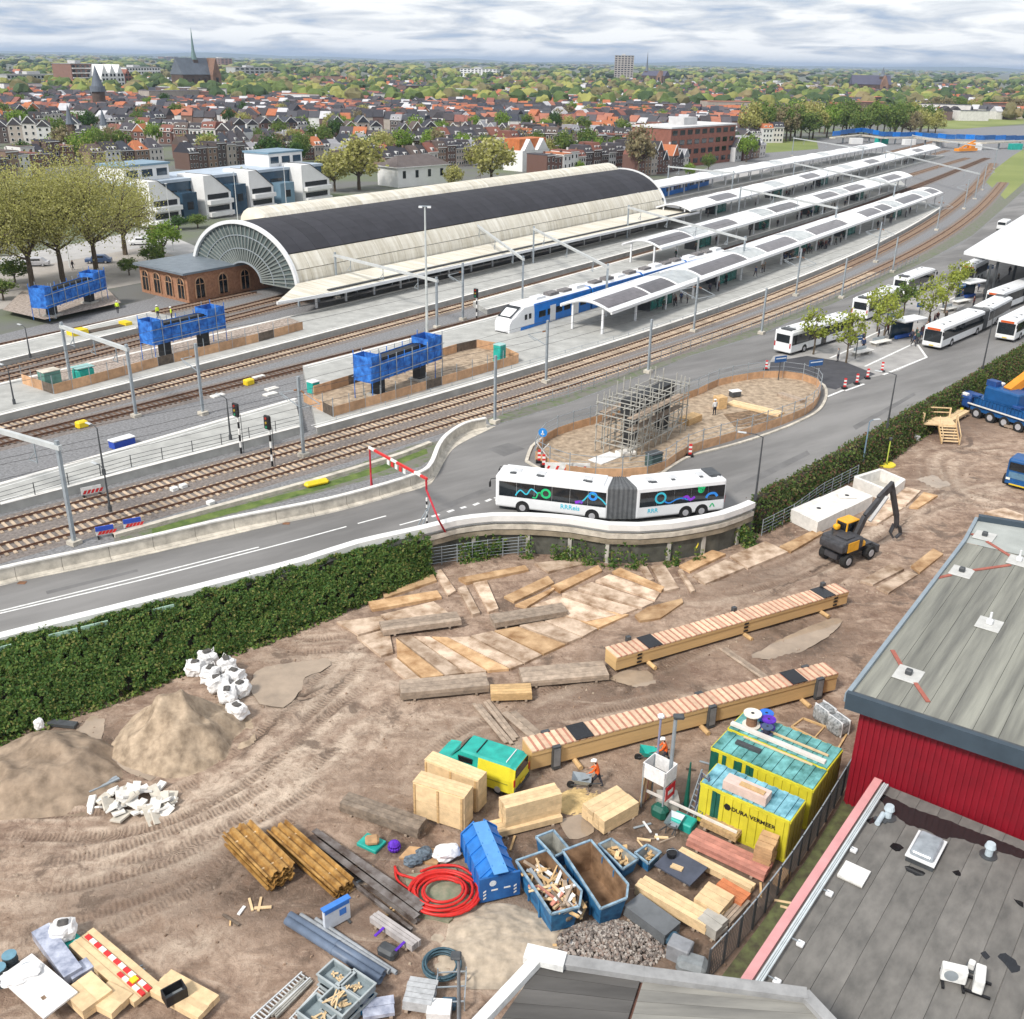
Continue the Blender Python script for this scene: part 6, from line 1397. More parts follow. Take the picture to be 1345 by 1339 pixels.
# ================================================================== site containers
def site_container(px,h,label,roof,stripe,text=None,z0=0):
    q=[P(x,y,h) for x,y in px];d=q[1]-q[0];yaw=math.atan2(d.y,d.x);L_=((q[1]-q[0]).length+(q[2]-q[3]).length)/2;W_=((q[3]-q[0]).length+(q[2]-q[1]).length)/2
    t=thing('site_container',label,'container',(q[0].x,q[0].y,0),yaw,'yellow site containers')
    MB().b2((.05,.05,.1),(L_-.05,W_-.05,h-.05)).build('core',M('container_dark',(.2,.16,.02),.7,.2,1),t)
    n_=int(L_/.22)
    for s,y in ((-1,.0),(1,W_)):
        for k in range(n_):piece('side_rib',green_p if (k in stripe and s<0) else yellow_p,t,((k+.5)*L_/n_,y+s*.045*(k % 2),h/2),(L_/n_-.008,.07,h-.25))
    m_=int(W_/.22)
    for k in range(m_):piece('end_rib',M('container_end_shaded',(.30,.24,.03),.6,.2,1.2),t,(L_+.02*(k % 2),(k+.5)*W_/m_,h/2),(.07,W_/m_-.008,h-.25));piece('end_rib',green_p,t,(-.02*(k % 2),(k+.5)*W_/m_,h/2),(.07,W_/m_-.008,h-.25))  # right end: yellow darkened in the colour, as the side turned from the light
    for z in (.1,h-.08):
        for y in (0,W_):MB().b2((0,y-.06,z-.08),(L_,y+.06,z+.08)).build('rail',yellow_p,t)
        for x in (0,L_):MB().b2((x-.06,0,z-.08),(x+.06,W_,z+.08)).build('rail',yellow_p,t)
    rn=int(L_/.27)
    for k in range(rn):piece('roof_rib',roof,t,((k+.5)*L_/rn,W_/2,h+.02+.04*(k % 2)),(L_/rn-.02,W_-.06,.07))
    if text:
        o=link('lettering',text_mesh(text,.33,black,bold=.008),t,(L_*.62,-.09,h*.72),None,None,(R(90),0,0));MB().cyl((L_*.33,-.06,h*.72),(L_*.33,-.092,h*.72),.2,6).build('emblem',black,t)
    return t,L_,W_,q[0],yaw
ct1=site_container([(921,1028),(1037,1079),(1059,1054),(945,1003)],2.55,'yellow site container with blue weathered roof, nearest',blue_roof,(3,4),'DURA VERMEER')
ct2=site_container([(935,982),(1067,1038),(1086,1014),(955,960)],2.55,'yellow and green site container with teal roof, middle',teal_roof,(0,1,3,6,7,9,10));ct3=site_container([(957,957),(1088,1012),(1108,987),(984,935)],2.6,'site container with teal roof, farthest, carrying spools',teal_roof,())
def cloc(ct,x,y,z):t,L_,W_,q,yaw=ct;return Vector((q.x+x*math.cos(yaw)-y*math.sin(yaw),q.y+x*math.sin(yaw)+y*math.cos(yaw),z))
def onroof(name,label,cat,ct,x,y,sz,mat,n=1,z=2.66):
    t=thing(name,label,cat,cloc(ct,x,y,z),ct[4])
    for k in range(n):piece('plank',mat,t,(sz[0]/2,(k+.5)*sz[1]/n,sz[2]/2),(sz[0],sz[1]/n-.01,sz[2]))
onroof('timber_pack','white timber pack lying on the nearest container roof','timber',ct1,1.1,.1,(2.3,.75,.5),M('pale_pink_wood',(.62,.48,.42),.8,.12,2,rnd=.08),3);onroof('plank','orange plank on the pack on the nearest container','plank',ct1,1.9,.25,(1.3,.3,.07),timber,1,3.17)
onroof('plank','long white plank lying along the farthest container roof','plank',ct3,.0,.15,(5.4,.28,.16),M('white_wood',(.66,.62,.58),.7,.1,2),1,2.72);onroof('plank','thin pale plank on the farthest container roof','plank',ct3,1.5,.9,(3.8,.1,.1),timber_l,1,2.72)
onroof('bar_bundle','dark bundle of bars on the middle container roof','bars',ct2,.9,.9,(1.4,.3,.15),steel_d,4);onroof('plank','thin pale batten on the middle container roof','plank',ct2,1.0,1.7,(3.9,.08,.08),timber_l,1)
def spool(label,pos,r,h,mat_f,mat_c,lie=False):
    t=thing('cable_spool',label,'spool',pos,0,'cable spools');
    for z in (0,h):MB().cyl((0,0,z),(0,0,z+.06),r,16).build('flange',mat_f,t)
    MB().cyl((0,0,.06),(0,0,h),r*.6,14).build('cable',mat_c,t)
    MB().cyl((0,0,h+.06),(0,0,h+.065),r*.2,10).build('hub',black,t)
spool('white flanged wooden spool with brown cable on the container roof',cloc(ct3,.9,.9,2.72),.5,.75,M('spool_white',(.7,.66,.58),.7,.1,3),M('cable_brown',(.22,.12,.07),.7,.2,6));spool('purple cable spool on the container roof',cloc(ct3,1.7,1.3,2.72),.4,.5,purple_p,M('cable_dark',(.03,.03,.05),.6,.2,5));spool('blue topped spool on the container roof',cloc(ct3,1.3,1.9,2.72),.4,.4,M('spool_blue',(.02,.15,.6),.5,.1,3),M('cable_dark'))
spool('dark blue spool below the purple one on the roof',cloc(ct3,1.9,.7,2.72),.33,.45,M('spool_navy',(.05,.08,.16),.5,.1,3),M('cable_dark'))
# wire mesh bales right of the containers
for i,(x,y) in enumerate(((1082,947),(1100,962))):
    b=P(x,y,0);t=thing('mesh_bale',['grey bale of wrapped material behind the containers, left','grey bale of wrapped material behind the containers, right'][i],'bale',(b.x,b.y,.05),.5,'grey bales');MB().add(*rbox((1.1,1.1,1.0),.22,2,(0,0,.5))).build('bale',M('bale_grey',(.2,.22,.23),.6,.6,6,col2=(.45,.47,.48),det=8),t)
    for s in (-.3,.3):MB().b2((s-.03,-.56,.02),(s+.03,.56,1.02)).build('strap',white_metal,t)
t=thing('beam_rectangle','thin wooden rectangular frame lying behind the containers','frame',P(1040,955,0));q=[P(1040,955,.1)-P(1040,955,0),P(1055,944,.1)-P(1040,955,0),P(1112,965,.1)-P(1040,955,0),P(1100,985,.1)-P(1040,955,0)]
for i in range(4):MB().bar(q[i],q[(i+1) % 4],.1,.12).build('beam',timber,t)
MB().bar((q[0]+q[3])/2,(q[1]+q[2])/2,.08).build('beam',timber,t)
# ================================================================== tower box with signs, floodlight, ladders, workers
b=P(862,1062,0);t=thing('sign_cage','caged post box with white top, red sign and leaning timbers','cage',b,R(-40));
for x in (-.65,.65):
    for y in (-.5,.5):MB().b2((x-.04,y-.04,0),(x+.04,y+.04,2.9)).build('post',steel_g,t)
for y in (-.52,.52):MB().b2((-.7,y-.02,2.05),(.7,y+.02,2.95)).build('panel',white_b,t)
for x in (-.68,.68):MB().b2((x-.02,-.5,2.05),(x+.02,.5,2.95)).build('panel',white_b,t)
MB().b2((-.62,-.47,2.1),(.62,.47,2.14)).build('tray',steel_d,t);MB().b2((.71,-.45,1.1),(.73,.45,1.95)).build('red_sign',M('sign_red',(.6,.02,.03),.5,.1,4),t);MB().b2((.735,-.25,1.4),(.74,.25,1.65)).build('sign_mark',white_paint,t)
for k in range(6):MB().bar((-.75,-.5+k*.18,0),(-.62,-.45+k*.18,1.95),.12,.06).build('leaning_plank',(timber,plywood,timber_l,timber_r)[k % 4],t)
b=P(876,1060,0);t=thing('floodlight_post','tall grey floodlight post on a concrete block by the cage','lamp post',b);MB().b2((-.55,-.45,0),(.55,.45,.75)).build('block',concrete,t);MB().cyl((0,0,.75),(0,0,5.7),.1,8).build('pole',steel_g,t);MB().add(*rbox((.55,.35,.22),.05,1,(.15,0,5.75))).build('lamp_head',steel_d,t)
b=P(860,1056,0);t=thing('camera_post','thin camera post rising from the caged box','mast',(b.x,b.y+.5,2.2));MB().cyl((0,0,0),(0,0,3.0),.06,6).build('pole',M('post_violet',(.25,.25,.36),.5,.1,2),t);MB().add(*rbox((.35,.3,.25),.08,1,(0,0,3.05))).build('camera',white_metal,t)
def ladder(label,a,b,w,mat,n=10,name='ladder',grp='ladders'):
    a,b=Vector(a),Vector(b);t=thing(name,label,'ladder',a,0,grp);d=b-a;s=d.cross(Vector((0,0,1))).normalized()*w/2
    for q in (s,-s):MB().bar(q,d+q,.06,.09).build('stile',mat,t)
    for k in range(n):c=d*((k+.5)/n);MB().bar(c-s,c+s,.045,.045).build('rung',mat,t)
cb=P(905,1078,0);ladder('grey ladder leaning on the nearest container, left',cb,cloc(ct1,-.1,.6,2.8),.45,steel_g,9);cb=P(915,1082,0);ladder('yellow and dark ladder leaning on the nearest container, right',cb,cloc(ct1,.1,.25,2.9),.45,M('ladder_dark',(.08,.08,.12),.5,.3,3),9)
b=P(901,1060,0);t=thing('folded_parasol','dark green folded parasol pole beside the ladders','parasol',b);MB().cyl((0,0,0),(0,0,2.9),.16,8,.04).build('canopy',green_p,t);MB().cyl((0,0,-.02),(0,0,.1),.3,10).build('base',steel_d,t)
hm=M('white_helmet')
person((784,1034),.02,'worker in orange vest pushing a wheelbarrow in front of the nearer girder',orange_hv,rz=R(165),pose='push',key='orange',helmet=hm,h=1.78)
person((873,1004),.02,'worker in orange jacket bending behind the lamp posts',orange_hv,rz=R(175),pose='push',key='orange',helmet=hm,h=1.78)
def barrow(px,label,tray,rz):
    b=P(px[0],px[1],0);t=thing('wheelbarrow',label,'wheelbarrow',b,rz,'wheelbarrows');mb=MB();top=[(-.5,-.38,.75),(.55,-.38,.8),(.55,.38,.8),(-.5,.38,.75)];bt=[(-.3,-.22,.42),(.25,-.22,.42),(.25,.22,.42),(-.3,.22,.42)]
    mb.add(top+bt,[(4,5,6,7),(0,1,5,4),(1,2,6,5),(2,3,7,6),(3,0,4,7)]);mb.build('tray',tray,t)
    MB().cyl((.62,-.06,.2),(.62,.06,.2),.2,10).build('wheel',rubber,t)
    for s in (-.25,.25):MB().bar((.6,s*.3,.22),(-1.1,s*1.3,.75),.05).bar((-.35,s,.42),(-.45,s,0),.04).build('handle',steel_d,t)
barrow((764,1036),'grey wheelbarrow held by the worker before the nearer girder',steel_g,R(172));barrow((852,1000),'teal wheelbarrow with big tray by the nearer girder',teal_p,R(170))
barrow((884,1092),'grey wheelbarrow left of the green box',steel_g,R(60))
rb2=lambda name,label,cat,px,sz,mat,rz=0.,r=.06,lid=None,z=0.:rb(name,label,cat,px,sz,mat,-ZP+z,rz,r,lid)
rb2('tool_box','teal plastic box at the foot of the ladders','box',(897,1086),(1.2,.8,.55),teal_p,R(-35),.06);rb2('tool_box','dark green compressor beside the caged box','compressor',(866,1074),(.9,.7,.8),green_p,R(-40),.2)
stack('pole','long white pole lying from the cage towards the pallets','pole',(846,1056),(965,1112),.12,.12,1,1,M('white_wood'),.75,None,False,0,0)
# boards and packs in the right corner
RG='material stacked in the right corner'
p0=stack('board_stack','osb sheets on low trestles before the nearest container','boards',(918,1094),(965,1117),1.6,.35,1,3,osb,.3,RG);stack('plank','dark beams standing behind the osb sheets','beams',(930,1070),(958,1085),.5,.7,2,2,timber_d,.1,RG)
stack('plank_stack','long stack of red planks in the right corner','planks',(900,1115),(1002,1163),1.1,.4,4,2,timber_r,.05,RG);stack('plank_stack','thin long orange boards in front of the red planks','planks',(888,1130),(985,1180),.5,.35,2,2,timber_l,.05,RG)
stack('table_top','dark blue work table with wood on it','table',(858,1153),(905,1181),1.6,.1,1,1,M('table_blue',(.07,.08,.11),.6,.2,1.5),.55,RG);
b=P(880,1142,0);t=thing('bucket','black bucket standing on the dark blue table','bucket',(b.x,b.y,.75));MB().cyl((0,0,0),(0,0,.35),.2,12,.26).build('body',black,t);MB().tube([(.26*math.cos(k*.35),0,.36+.15*math.sin(k*.35)) for k in range(10)],.012,4).build('handle',steel_g,t)
stack('timber_pack','pale battens lying on the dark blue table','timber',(878,1157),(893,1163),.3,.1,3,1,timber_l,.76,RG,False)
stack('board_stack','large grey plywood stack at the left of the corner','boards',(818,1206),(871,1246),1.15,.6,1,4,M('ply_grey',(.14,.15,.16),.75,.2,1),.05,RG);stack('plank_stack','long pale planks behind the grey plywood stack','planks',(832,1178),(925,1232),.9,.55,3,3,timber_l,.05,RG);stack('plank_stack','concrete tiles at the end of the pale planks','tiles',(913,1222),(938,1240),1.0,.6,2,3,concrete,.05,RG)
stack('timber_pack','pale timber pack beside the orange boards','timber',(909,1198),(943,1218),1.4,.7,3,3,timber_l,.05,RG);stack('board_stack','orange boards behind the pale timber pack','boards',(935,1178),(972,1200),.9,.4,3,2,M('orange_board',(.55,.19,.08),.8,.2,2,rnd=.1),.05,RG)
stack('pallet_stack','tall square stack of brown pallets by the nearest container','pallets',(986,1143),(1009,1152),1.3,1.5,3,9,plywood,0,RG,True,.05,.06);rb2('tool_box','black flat case beside the pallet stack','box',(975,1128),(1.0,.6,.35),steel_d,R(-30))
rb2('paver_sack','grey heaped sacks at the fence corner','sacks',(908,1275),(1.3,1.0,.7),grey_p,R(-20),.2);rb2('paver_sack','grey crate of pavers left of the heaped sacks','crate',(892,1258),(1.0,.8,.9),M('kit_grey',(.25,.26,.28),.7,.2,2),R(-30),.05);rb2('barrel','dark blue bucket by the plywood stack','bucket',(883,1240),(.7,.7,.6),M('drum_blue',(.04,.09,.14),.5,.2,2),0,.2)
ladder('small wooden ladder leaning by the plywood stack',P(882,1255,0),P(898,1238,.5),.4,timber_l,4)
stack('plank_stack','dark timbers lying along the wire fence','planks',(958,1222),(985,1192),.5,.25,3,1,timber_g,.05,RG);rb2('paver_sack','small brown pallet leaning on the wire fence','pallet',(1026,1158),(.9,.5,.5),plywood,R(50),.03)
# wire fence of the yard
w=resamp(pl([(928,1290),(960,1255),(985,1225),(1030,1165),(1075,1095),(1115,1028)],0),14);o0=w[0];t=thing('mesh_fence','dark wire mesh fence between the yard and the low flat roof','fence',o0)
for i,q in enumerate(w):
    MB().b2((-.04,-.04,0),(.04,.04,1.9)).build('post',steel_d,t).location=q-o0
    if i<len(w)-1:
        a,b=q-o0,w[i+1]-o0;mb=MB()
        for k in range(9):mb.bar(a+Vector((0,0,.1+k*.22)),b+Vector((0,0,.1+k*.22)),.022)
        for k in range(8):c=a.lerp(b,k/8);mb.bar(c+Vector((0,0,.05)),c+Vector((0,0,1.85)),.018)
        mb.build('mesh_panel',steel_d,t);MB().bar(a+Vector((0,0,1.86)),b+Vector((0,0,1.86)),.05).build('top_rail',steel_g,t)
# ================================================================== steel, pipes and small goods
sheet_p=M('sheet_pile',(.36,.16,.03),.6,.55,2,col2=(.52,.30,.09),det=10)
def sheet_bundle(a,b,w,h,n,lay,label,mat=sheet_p):
    p,yaw,L_=frame(a,b,0);t=thing('sheet_pile_bundle',label,'sheet piles',(p.x,p.y,.1),yaw,'bundles of steel sheet piles')
    for l in range(lay):
        z=.08+l*h/lay;off=.06*(l % 2)
        for k in range(n):
            y=k*w/n+off;ww=w/n;prof=[(y,z+.16),(y+ww*.22,z+.16),(y+ww*.36,z),(y+ww*.68,z),(y+ww*.82,z+.16),(y+ww,z+.16)]
            mb=MB();x0_=random.uniform(-.08,.08);pr_=[(x0_,q[0],q[1]) for q in prof]+[(x0_,q[0],q[1]-.035) for q in prof[::-1]];n2=len(pr_);mb.add(pr_+[(q[0]+L_,q[1],q[2]) for q in pr_],[(i,(i+1) % n2,(i+1) % n2+n2,i+n2) for i in range(n2)]+[tuple(range(n2-1,-1,-1)),tuple(range(n2,2*n2))]);mb.build('sheet_pile',mat,t)
        for x in (.2,.8):piece('spacer',timber_l,t,(L_*x,w/2,z-.03),(.09,w+.35,.07))
sheet_bundle((353,1178),(296,1118),-1.5,1.0,3,5,'square bundle of rusty orange sheet piles, left');sheet_bundle((440,1187),(352,1107),-1.15,.7,3,4,'staggered bundle of rusty sheet piles, right')
def hbeam(a,b,label,s=.3,mat=rust,z=.1):
    p,yaw,L_=frame(a,b,0);t=thing('steel_beam',label,'beam',(p.x,p.y,z),yaw,'long steel beams')
    MB().b2((0,-s/2,0),(L_,s/2,.03)).b2((0,-s/2,s-.03),(L_,s/2,s)).build('flange',mat,t);MB().b2((0,-.015,.031),(L_,.015,s-.031)).build('web',mat,t)
    for k in (.2,.5,.8):piece('bearer',timber,t,(L_*k,0,-.05),(.1,.9,.08))
beam_m=M('beam_steel',(.10,.06,.04),.6,.5,1.2,col2=(.24,.22,.21),det=10)
for i,(a,b) in enumerate((((413,1099),(556,1198)),((421,1104),(553,1204)),((408,1108),(548,1214)),((402,1114),(541,1226)))):hbeam(a,b,['long rusty steel beam, farthest of four','long rusty steel beam, second of four','long grey steel beam, third of four','long thin steel beam, nearest of four'][i],(.34,.32,.36,.16)[i],beam_m)
pipe_m=M('pipe_blue',(.13,.17,.24),.45,.2,1.2)
def pipe(a,b,r,label,mat=pipe_m,z=0.):
    p,yaw,L_=frame(a,b,0);t=thing('pipe',label,'pipe',(p.x,p.y,r+.03+z),yaw,'long pipes');n_=14;vs_=[]
    for x,rr in ((0,r),(L_,r),(L_,r*.88),(0,r*.88)):
        for k in range(n_):vs_.append((x,rr*math.cos(2*PI*k/n_),rr*math.sin(2*PI*k/n_)))
    MB().add(vs_,[(s*n_+k,s*n_+(k+1) % n_,((s+1) % 4)*n_+(k+1) % n_,((s+1) % 4)*n_+k) for s in range(4) for k in range(n_)]).build('tube',mat,t,True);MB().cyl((L_*.5,0,0),(L_*.52,0,0),r*1.08,n_).build('sleeve',mat,t)
for i,(a,b) in enumerate((((377,1214),(500,1293)),((381,1207),(505,1284)),((395,1206),(512,1280)),((415,1210),(521,1281)))):pipe(a,b,(.2,.19,.13,.1)[i],['thick blue grey pipe, nearest of four','thick blue grey pipe, second of four','thinner grey pipe, third of four','thin pale pipe, farthest of four'][i],pipe_m if i<2 else M('pipe_grey',(.33,.35,.37),.5,.2,2))
b=P(443,1215,0);t=thing('upright_sign','upright white panel with blue marks between the piles and pipes','panel',b,R(40));MB().b2((-.65,-.1,.1),(.65,.1,1.25)).build('panel',M('panel_white',(.6,.64,.7),.5,.1,2),t);MB().b2((-.62,-.11,1.02),(.62,-.102,1.25)).b2((.1,-.11,.55),(.45,-.102,.9)).build('blue_print',M('print_blue',(.05,.2,.6),.5,.1,3),t);MB().b2((-.7,-.15,1.252),(.7,.15,1.32)).build('cap',M('print_blue'),t)
for s in (-.5,.5):MB().b2((s-.05,-.35,0),(s+.05,.35,.1)).build('foot',steel_d,t)
stack('timber_pack','grey wrapped pack tied with purple straps','timber',(486,1218),(542,1257),.55,.35,3,2,M('grey_pack',(.40,.37,.36),.7,.2,2),.15);t=thing('strap','purple straps around the grey wrapped pack','strap',P(500,1228,0));
for k in (0,1):c=(P(500,1224,.5),P(527,1243,.5))[k]-P(500,1228,0);piece('band',purple_p,t,(c.x,c.y,.56),(.12,.75,.04),R(-35))
rb2('engine','dark machine part beside the purple strapped pack','machine',(510,1255),(.9,.6,.5),steel_d,R(-30),.12)
# red hose coil on a green mat
quadmat([(528,1150),(600,1140),(622,1185),(590,1215),(545,1205)],'faded green mat under the red hose coil',M('green_mat',(.20,.26,.17),.9,.35,2,col2=(.30,.28,.2),det=9),.02,.03,'floor_mat','mat')
c=P(583,1178,0);pts=[]
for k in range(150):a=k*.28;r_=1.55-.75*((k*7) % 23)/23 if k>8 else 1.6;r_=.75+.85*abs(math.sin(k*.021+.4));pts.append((r_*math.cos(a)*1.05+.1*math.sin(k*.05),r_*math.sin(a)*.9+.08*math.cos(k*.07),.08+.16*(k % 23)/23+.0015*k))
t=thing('hose_coil','big coil of bright red hose','hose',(c.x,c.y,.06));MB().tube(pts,.075,6).build('coil',red_hose,t,True);MB().tube(smooth_path([(-1.3,.8,.2),(-1.9,1.1,.1),(-2.3,1.3,.08),(-2.5,1.75,.08)],.2),.07,6).tube(smooth_path([(-1.2,1.2,.3),(-.4,1.7,.2),(.6,1.7,.2),(1.3,1.2,.15)],.2),.07,6).tube(smooth_path([(-2.5,1.75,.08),(-2.3,.9,.08),(-1.7,.3,.08),(-1.4,.0,.1)],.2),.06,6).build('loose_end',red_hose,t,True)
c=P(581,1272,0);pts=[((.62+.22*abs(math.sin(k*.05)))*math.cos(k*.3),(.62+.22*abs(math.sin(k*.05)))*math.sin(k*.3),.05+.0022*k) for k in range(120)]
t=thing('hose_coil','dark blue coil of thin pipe by the lamp post','hose',(c.x,c.y,.05));MB().tube(pts,.05,5).build('coil',M('coil_dark',(.05,.10,.13),.5,.3,3),t,True)
# small goods near the hose
stack('plank_stack','dark weathered beams left of the tall crates','beams',(446,1070),(549,1106),.95,.6,3,2,M('timber_brown',(.19,.15,.115),.85,.4,2.4,rnd=.25,det=8),.02);rb2('pallet_box','green pallet with orange goods left of the purple ball','pallet',(488,1110),(1.2,.9,.2),teal_p,R(-30),.03);rb2('tool_bag','orange and grey bag lying on the green pallet','bag',(489,1107),(.7,.6,.35),plywood,R(10),.12,None,.22)
b=P(518,1118,0);t=thing('strap_ball','purple ball of straps on the ground','straps',b)
for k in range(7):a=k*.45;MB().tube([(.27*math.cos(u)*math.cos(a),.27*math.cos(u)*math.sin(a),.3+.27*math.sin(u)) for u in [j*.45 for j in range(15)]],.07,5).build('strap_loop',purple_p,t)
quadmat([(521,1130),(537,1113),(590,1118),(575,1140)],'brown board under the grey and white bags',plywood,.05,.05,'floor_board','board')
def lump(name,label,px,sz,mat,z=.05,seed=0,rz=0.,cat='bag',group=None,open_top=False):
    b=P(px[0],px[1],0);bm=bmesh.new();bmesh.ops.create_icosphere(bm,subdivisions=3,radius=1);rs_=np.random.RandomState(seed)
    co=np.array([v.co[:] for v in bm.verts]);ph=rs_.rand(6)*6;n_=.12*np.sin(co[:,0]*5+ph[0])*np.sin(co[:,1]*5+ph[1])+.08*np.sin(co[:,2]*7+ph[2]+co[:,0]*4)+.04*rs_.randn(len(co))
    for v,k in zip(bm.verts,n_):
        c_=v.co;s=max(abs(c_.x),abs(c_.y),abs(c_.z))**.45;v.co=Vector((c_.x*(1+k)/s*sz[0]/2,c_.y*(1+k)/s*sz[1]/2,max(-.5,(c_.z*(1+k)*.62/s))*sz[2]+sz[2]*.5))
    me=bpy.data.meshes.new('body');bm.to_mesh(me);bm.free();me.materials.append(mat);t=thing(name,label,cat,(b.x,b.y,z),rz,group)
    link('body',me,t)
    if open_top:
        MB().add(*rbox((sz[0]*.42,sz[1]*.36,.16),.06,1,(.05,0,sz[2]*1.12))).build('filling',M('bag_fill',(.09,.085,.08),.95,.4,6),t)
        for s in (-1,1):MB().tube([(s*sz[0]*.35,-.15,sz[2]*1.0),(s*sz[0]*.42,0,sz[2]*1.25),(s*sz[0]*.35,.15,sz[2]*1.0)],.025,4).build('lifting_loop',white_b,t)
    return t
lump('sack','crumpled white sack beside the blue covered skip',(587,1127),(1.3,.9,.5),white_b,.1,1,.4,'sack');lump('sack','crumpled dark grey sack beside the white one',(557,1128),(.8,.7,.4),M('bag_grey',(.10,.13,.16),.6,.5,5),.1,2,.4,'sack');lump('sack','second dark grey sack at the left of the board',(543,1136),(.9,.6,.35),M('bag_grey'),.1,3,.4,'sack')
BB=[(257,885),(273,874),(277,893),(299,883),(309,896),(288,907),(317,912),(300,923),(312,942)]
BBL=['white big bag at the left end of the sack group','white big bag at the back of the sack group','white big bag just left of the middle of the group','white big bag at the back right of the group','white big bag in the right middle of the group','white big bag in the left front half of the group','white big bag at the right end of the group','white big bag second from the front of the group','white big bag nearest the camera in the group']
for i,(x,y) in enumerate(BB):lump('big_bag',BBL[i],(x,y),(1.15+.1*(i % 3),1.1,.8+.12*(i % 2)),white_b,.02,i+20,i*.7,'big bag','white big bags by the sand heap',True)
# ================================================================== heaps
def mound(name,label,px,rx,ry,an,h,mat,seed,cat='heap',peak=1.25,rough=.3,n=70):
    c=P(px[0],px[1],0);g=np.linspace(-1,1,n);U,V=np.meshgrid(g,g,indexing='ij');r_=np.sqrt(U**2+V**2);th=np.arctan2(V,U)
    edge=1-.22*noise2(np.cos(th)*2+5,np.sin(th)*2+5,seed);z=h*np.clip(1-(r_/edge)**peak,0,None)**1.0
    z*=1-.45*(noise2(U*2.2+9,V*2.2+3,seed+1)-.3);z-=h*.32*np.abs(noise2(U*3.1+19,V*3.1+13,seed+5)-.5)*np.clip(1.1-r_,0,1)*2;z+=.14*(noise2(U*11+30,V*11+20,seed+6)-.5)*(r_<.9)*min(1,h);z+=rough*(noise2(U*6+3,V*6+8,seed+2)-.5)*np.clip(1-r_,0,1)*1.4+.06*(noise2(U*22+40,V*22+40,seed+3)-.5)*(r_<.93)
    z=np.where(r_>edge*.99,-.06,z);a=R(an);X,Y=U*rx*math.cos(a)-V*ry*math.sin(a),U*rx*math.sin(a)+V*ry*math.cos(a)
    co=np.stack([X,Y,z],-1).reshape(-1,3);idx=np.arange(n*n).reshape(n,n);q=np.stack([idx[:-1,:-1],idx[1:,:-1],idx[1:,1:],idx[:-1,1:]],-1).reshape(-1,4)
    ok=(r_.ravel()[q]<1.05).any(1);me=bpy.data.meshes.new(name);me.from_pydata(co.tolist(),[],q[ok].tolist());me.polygons.foreach_set('use_smooth',[True]*len(me.polygons));me.materials.append(mat);me.update()
    o=link(name,me,None,(c.x,c.y,0));return tag(o,label,cat)
mound('sand_heap','big pale sand heap left of the white big bags',(232,968),4.3,4.0,20,3.3,sand_m,3,'sand heap');mound('sand_heap','flatter brown earth heap at the left edge',(55,1018),4.8,4.4,0,2.0,M('earth',(.27,.20,.14),.95,.35,1.2,col2=(.38,.29,.21),bump=.7,det=12),8,'earth heap',1.6);mound('sand_heap','low pale sand spill in front of the blue covered skip',(660,1235),3.2,2.6,0,.45,M('sand_pale',(.42,.35,.27),.95,.25,2,bump=.6,det=12),14,'sand',1.6,.1);mound('sand_heap','thin layer of yellow sawdust in front of the nearer girder',(768,1052),1.9,1.3,20,.1,M('sawdust',(.55,.40,.19),.95,.25,3,det=10),17,'sawdust',2,.05)
grv=mound('gravel_heap','grey brown heap of rubble stones by the slate roof',(803,1243),2.5,1.5,-10,.6,M('gravel_dark',(.16,.13,.11),.95,.4,5,bump=.6),21,'gravel heap',1.4,.2)
mb=MB();rg=random.Random(3)
for k in range(1700):
    a,r_=rg.random()*6.28,rg.random()**.5;x,y=2.45*r_*math.cos(a),1.45*r_*math.sin(a);s=rg.uniform(.05,.13);zc=.54*max(0,1-r_**1.4)+.03
    mb.box((x,y,zc+rg.random()*.05),(s*1.4,s,s*.8),0,0,.7,Matrix.Rotation(rg.random()*6.28,3,'Z') @ Matrix.Rotation(rg.uniform(-.7,.7),3,'X'))
struct(mb.build('stones',ramp_mat('stone_mix',[(.22,.19,.17),(.32,.28,.25),(.14,.12,.11),(.42,.38,.34),(.26,.2,.17)]),grv),'stuff')
t=thing('rubble_heap','pile of broken white concrete slabs','rubble',P(178,1058,0))
for k in range(46):
    a,r_=rg.random()*6.28,rg.random()**.6;x,y=2.3*r_*math.cos(a),1.25*r_*math.sin(a);piece('slab',concrete_w if k % 3 else concrete_l,t,(x,y,.12+.6*(1-r_)),(rg.uniform(.5,1.1),rg.uniform(.35,.7),.1),0,(rg.uniform(-.6,.6),rg.uniform(-.6,.6),rg.random()*6))
lump('sack','small white bucket on top of the brown earth heap',(58,985),(.5,.5,.5),white_b,1.5,5,0,'bucket');stack('plank','thin rails lying beside the broken slabs','rails',(118,1046),(158,1028),.4,.1,2,1,steel_g,.12,None,False);stack('plank','dark sheet at the back edge of the earth heap','sheet',(62,956),(98,960),.5,.2,1,1,steel_d,.1,None,False)
# stray stones and clods over the yard
mb=MB()
for k in range(5200):
    x,y=rg.uniform(-42,45),rg.uniform(26,105)
    if inside[min(max(int((x-X0)/DG),0),nx_-1),min(max(int((y-Y0)/DG),0),ny_-1)]:continue
    s=rg.choice((.03,.04,.05,.06,.1));mb.box((x,y,yz(x,y)+s*.3),(s*1.5,s,s),rg.random()*6,0,.6)
o=struct(mb.build('clods',ramp_mat('clod_mix',[(.30,.21,.15),(.2,.14,.1),(.42,.34,.26),(.26,.19,.14)])),'stuff');o['label']='stones and clods of mud scattered over the yard';o['category']='clods'
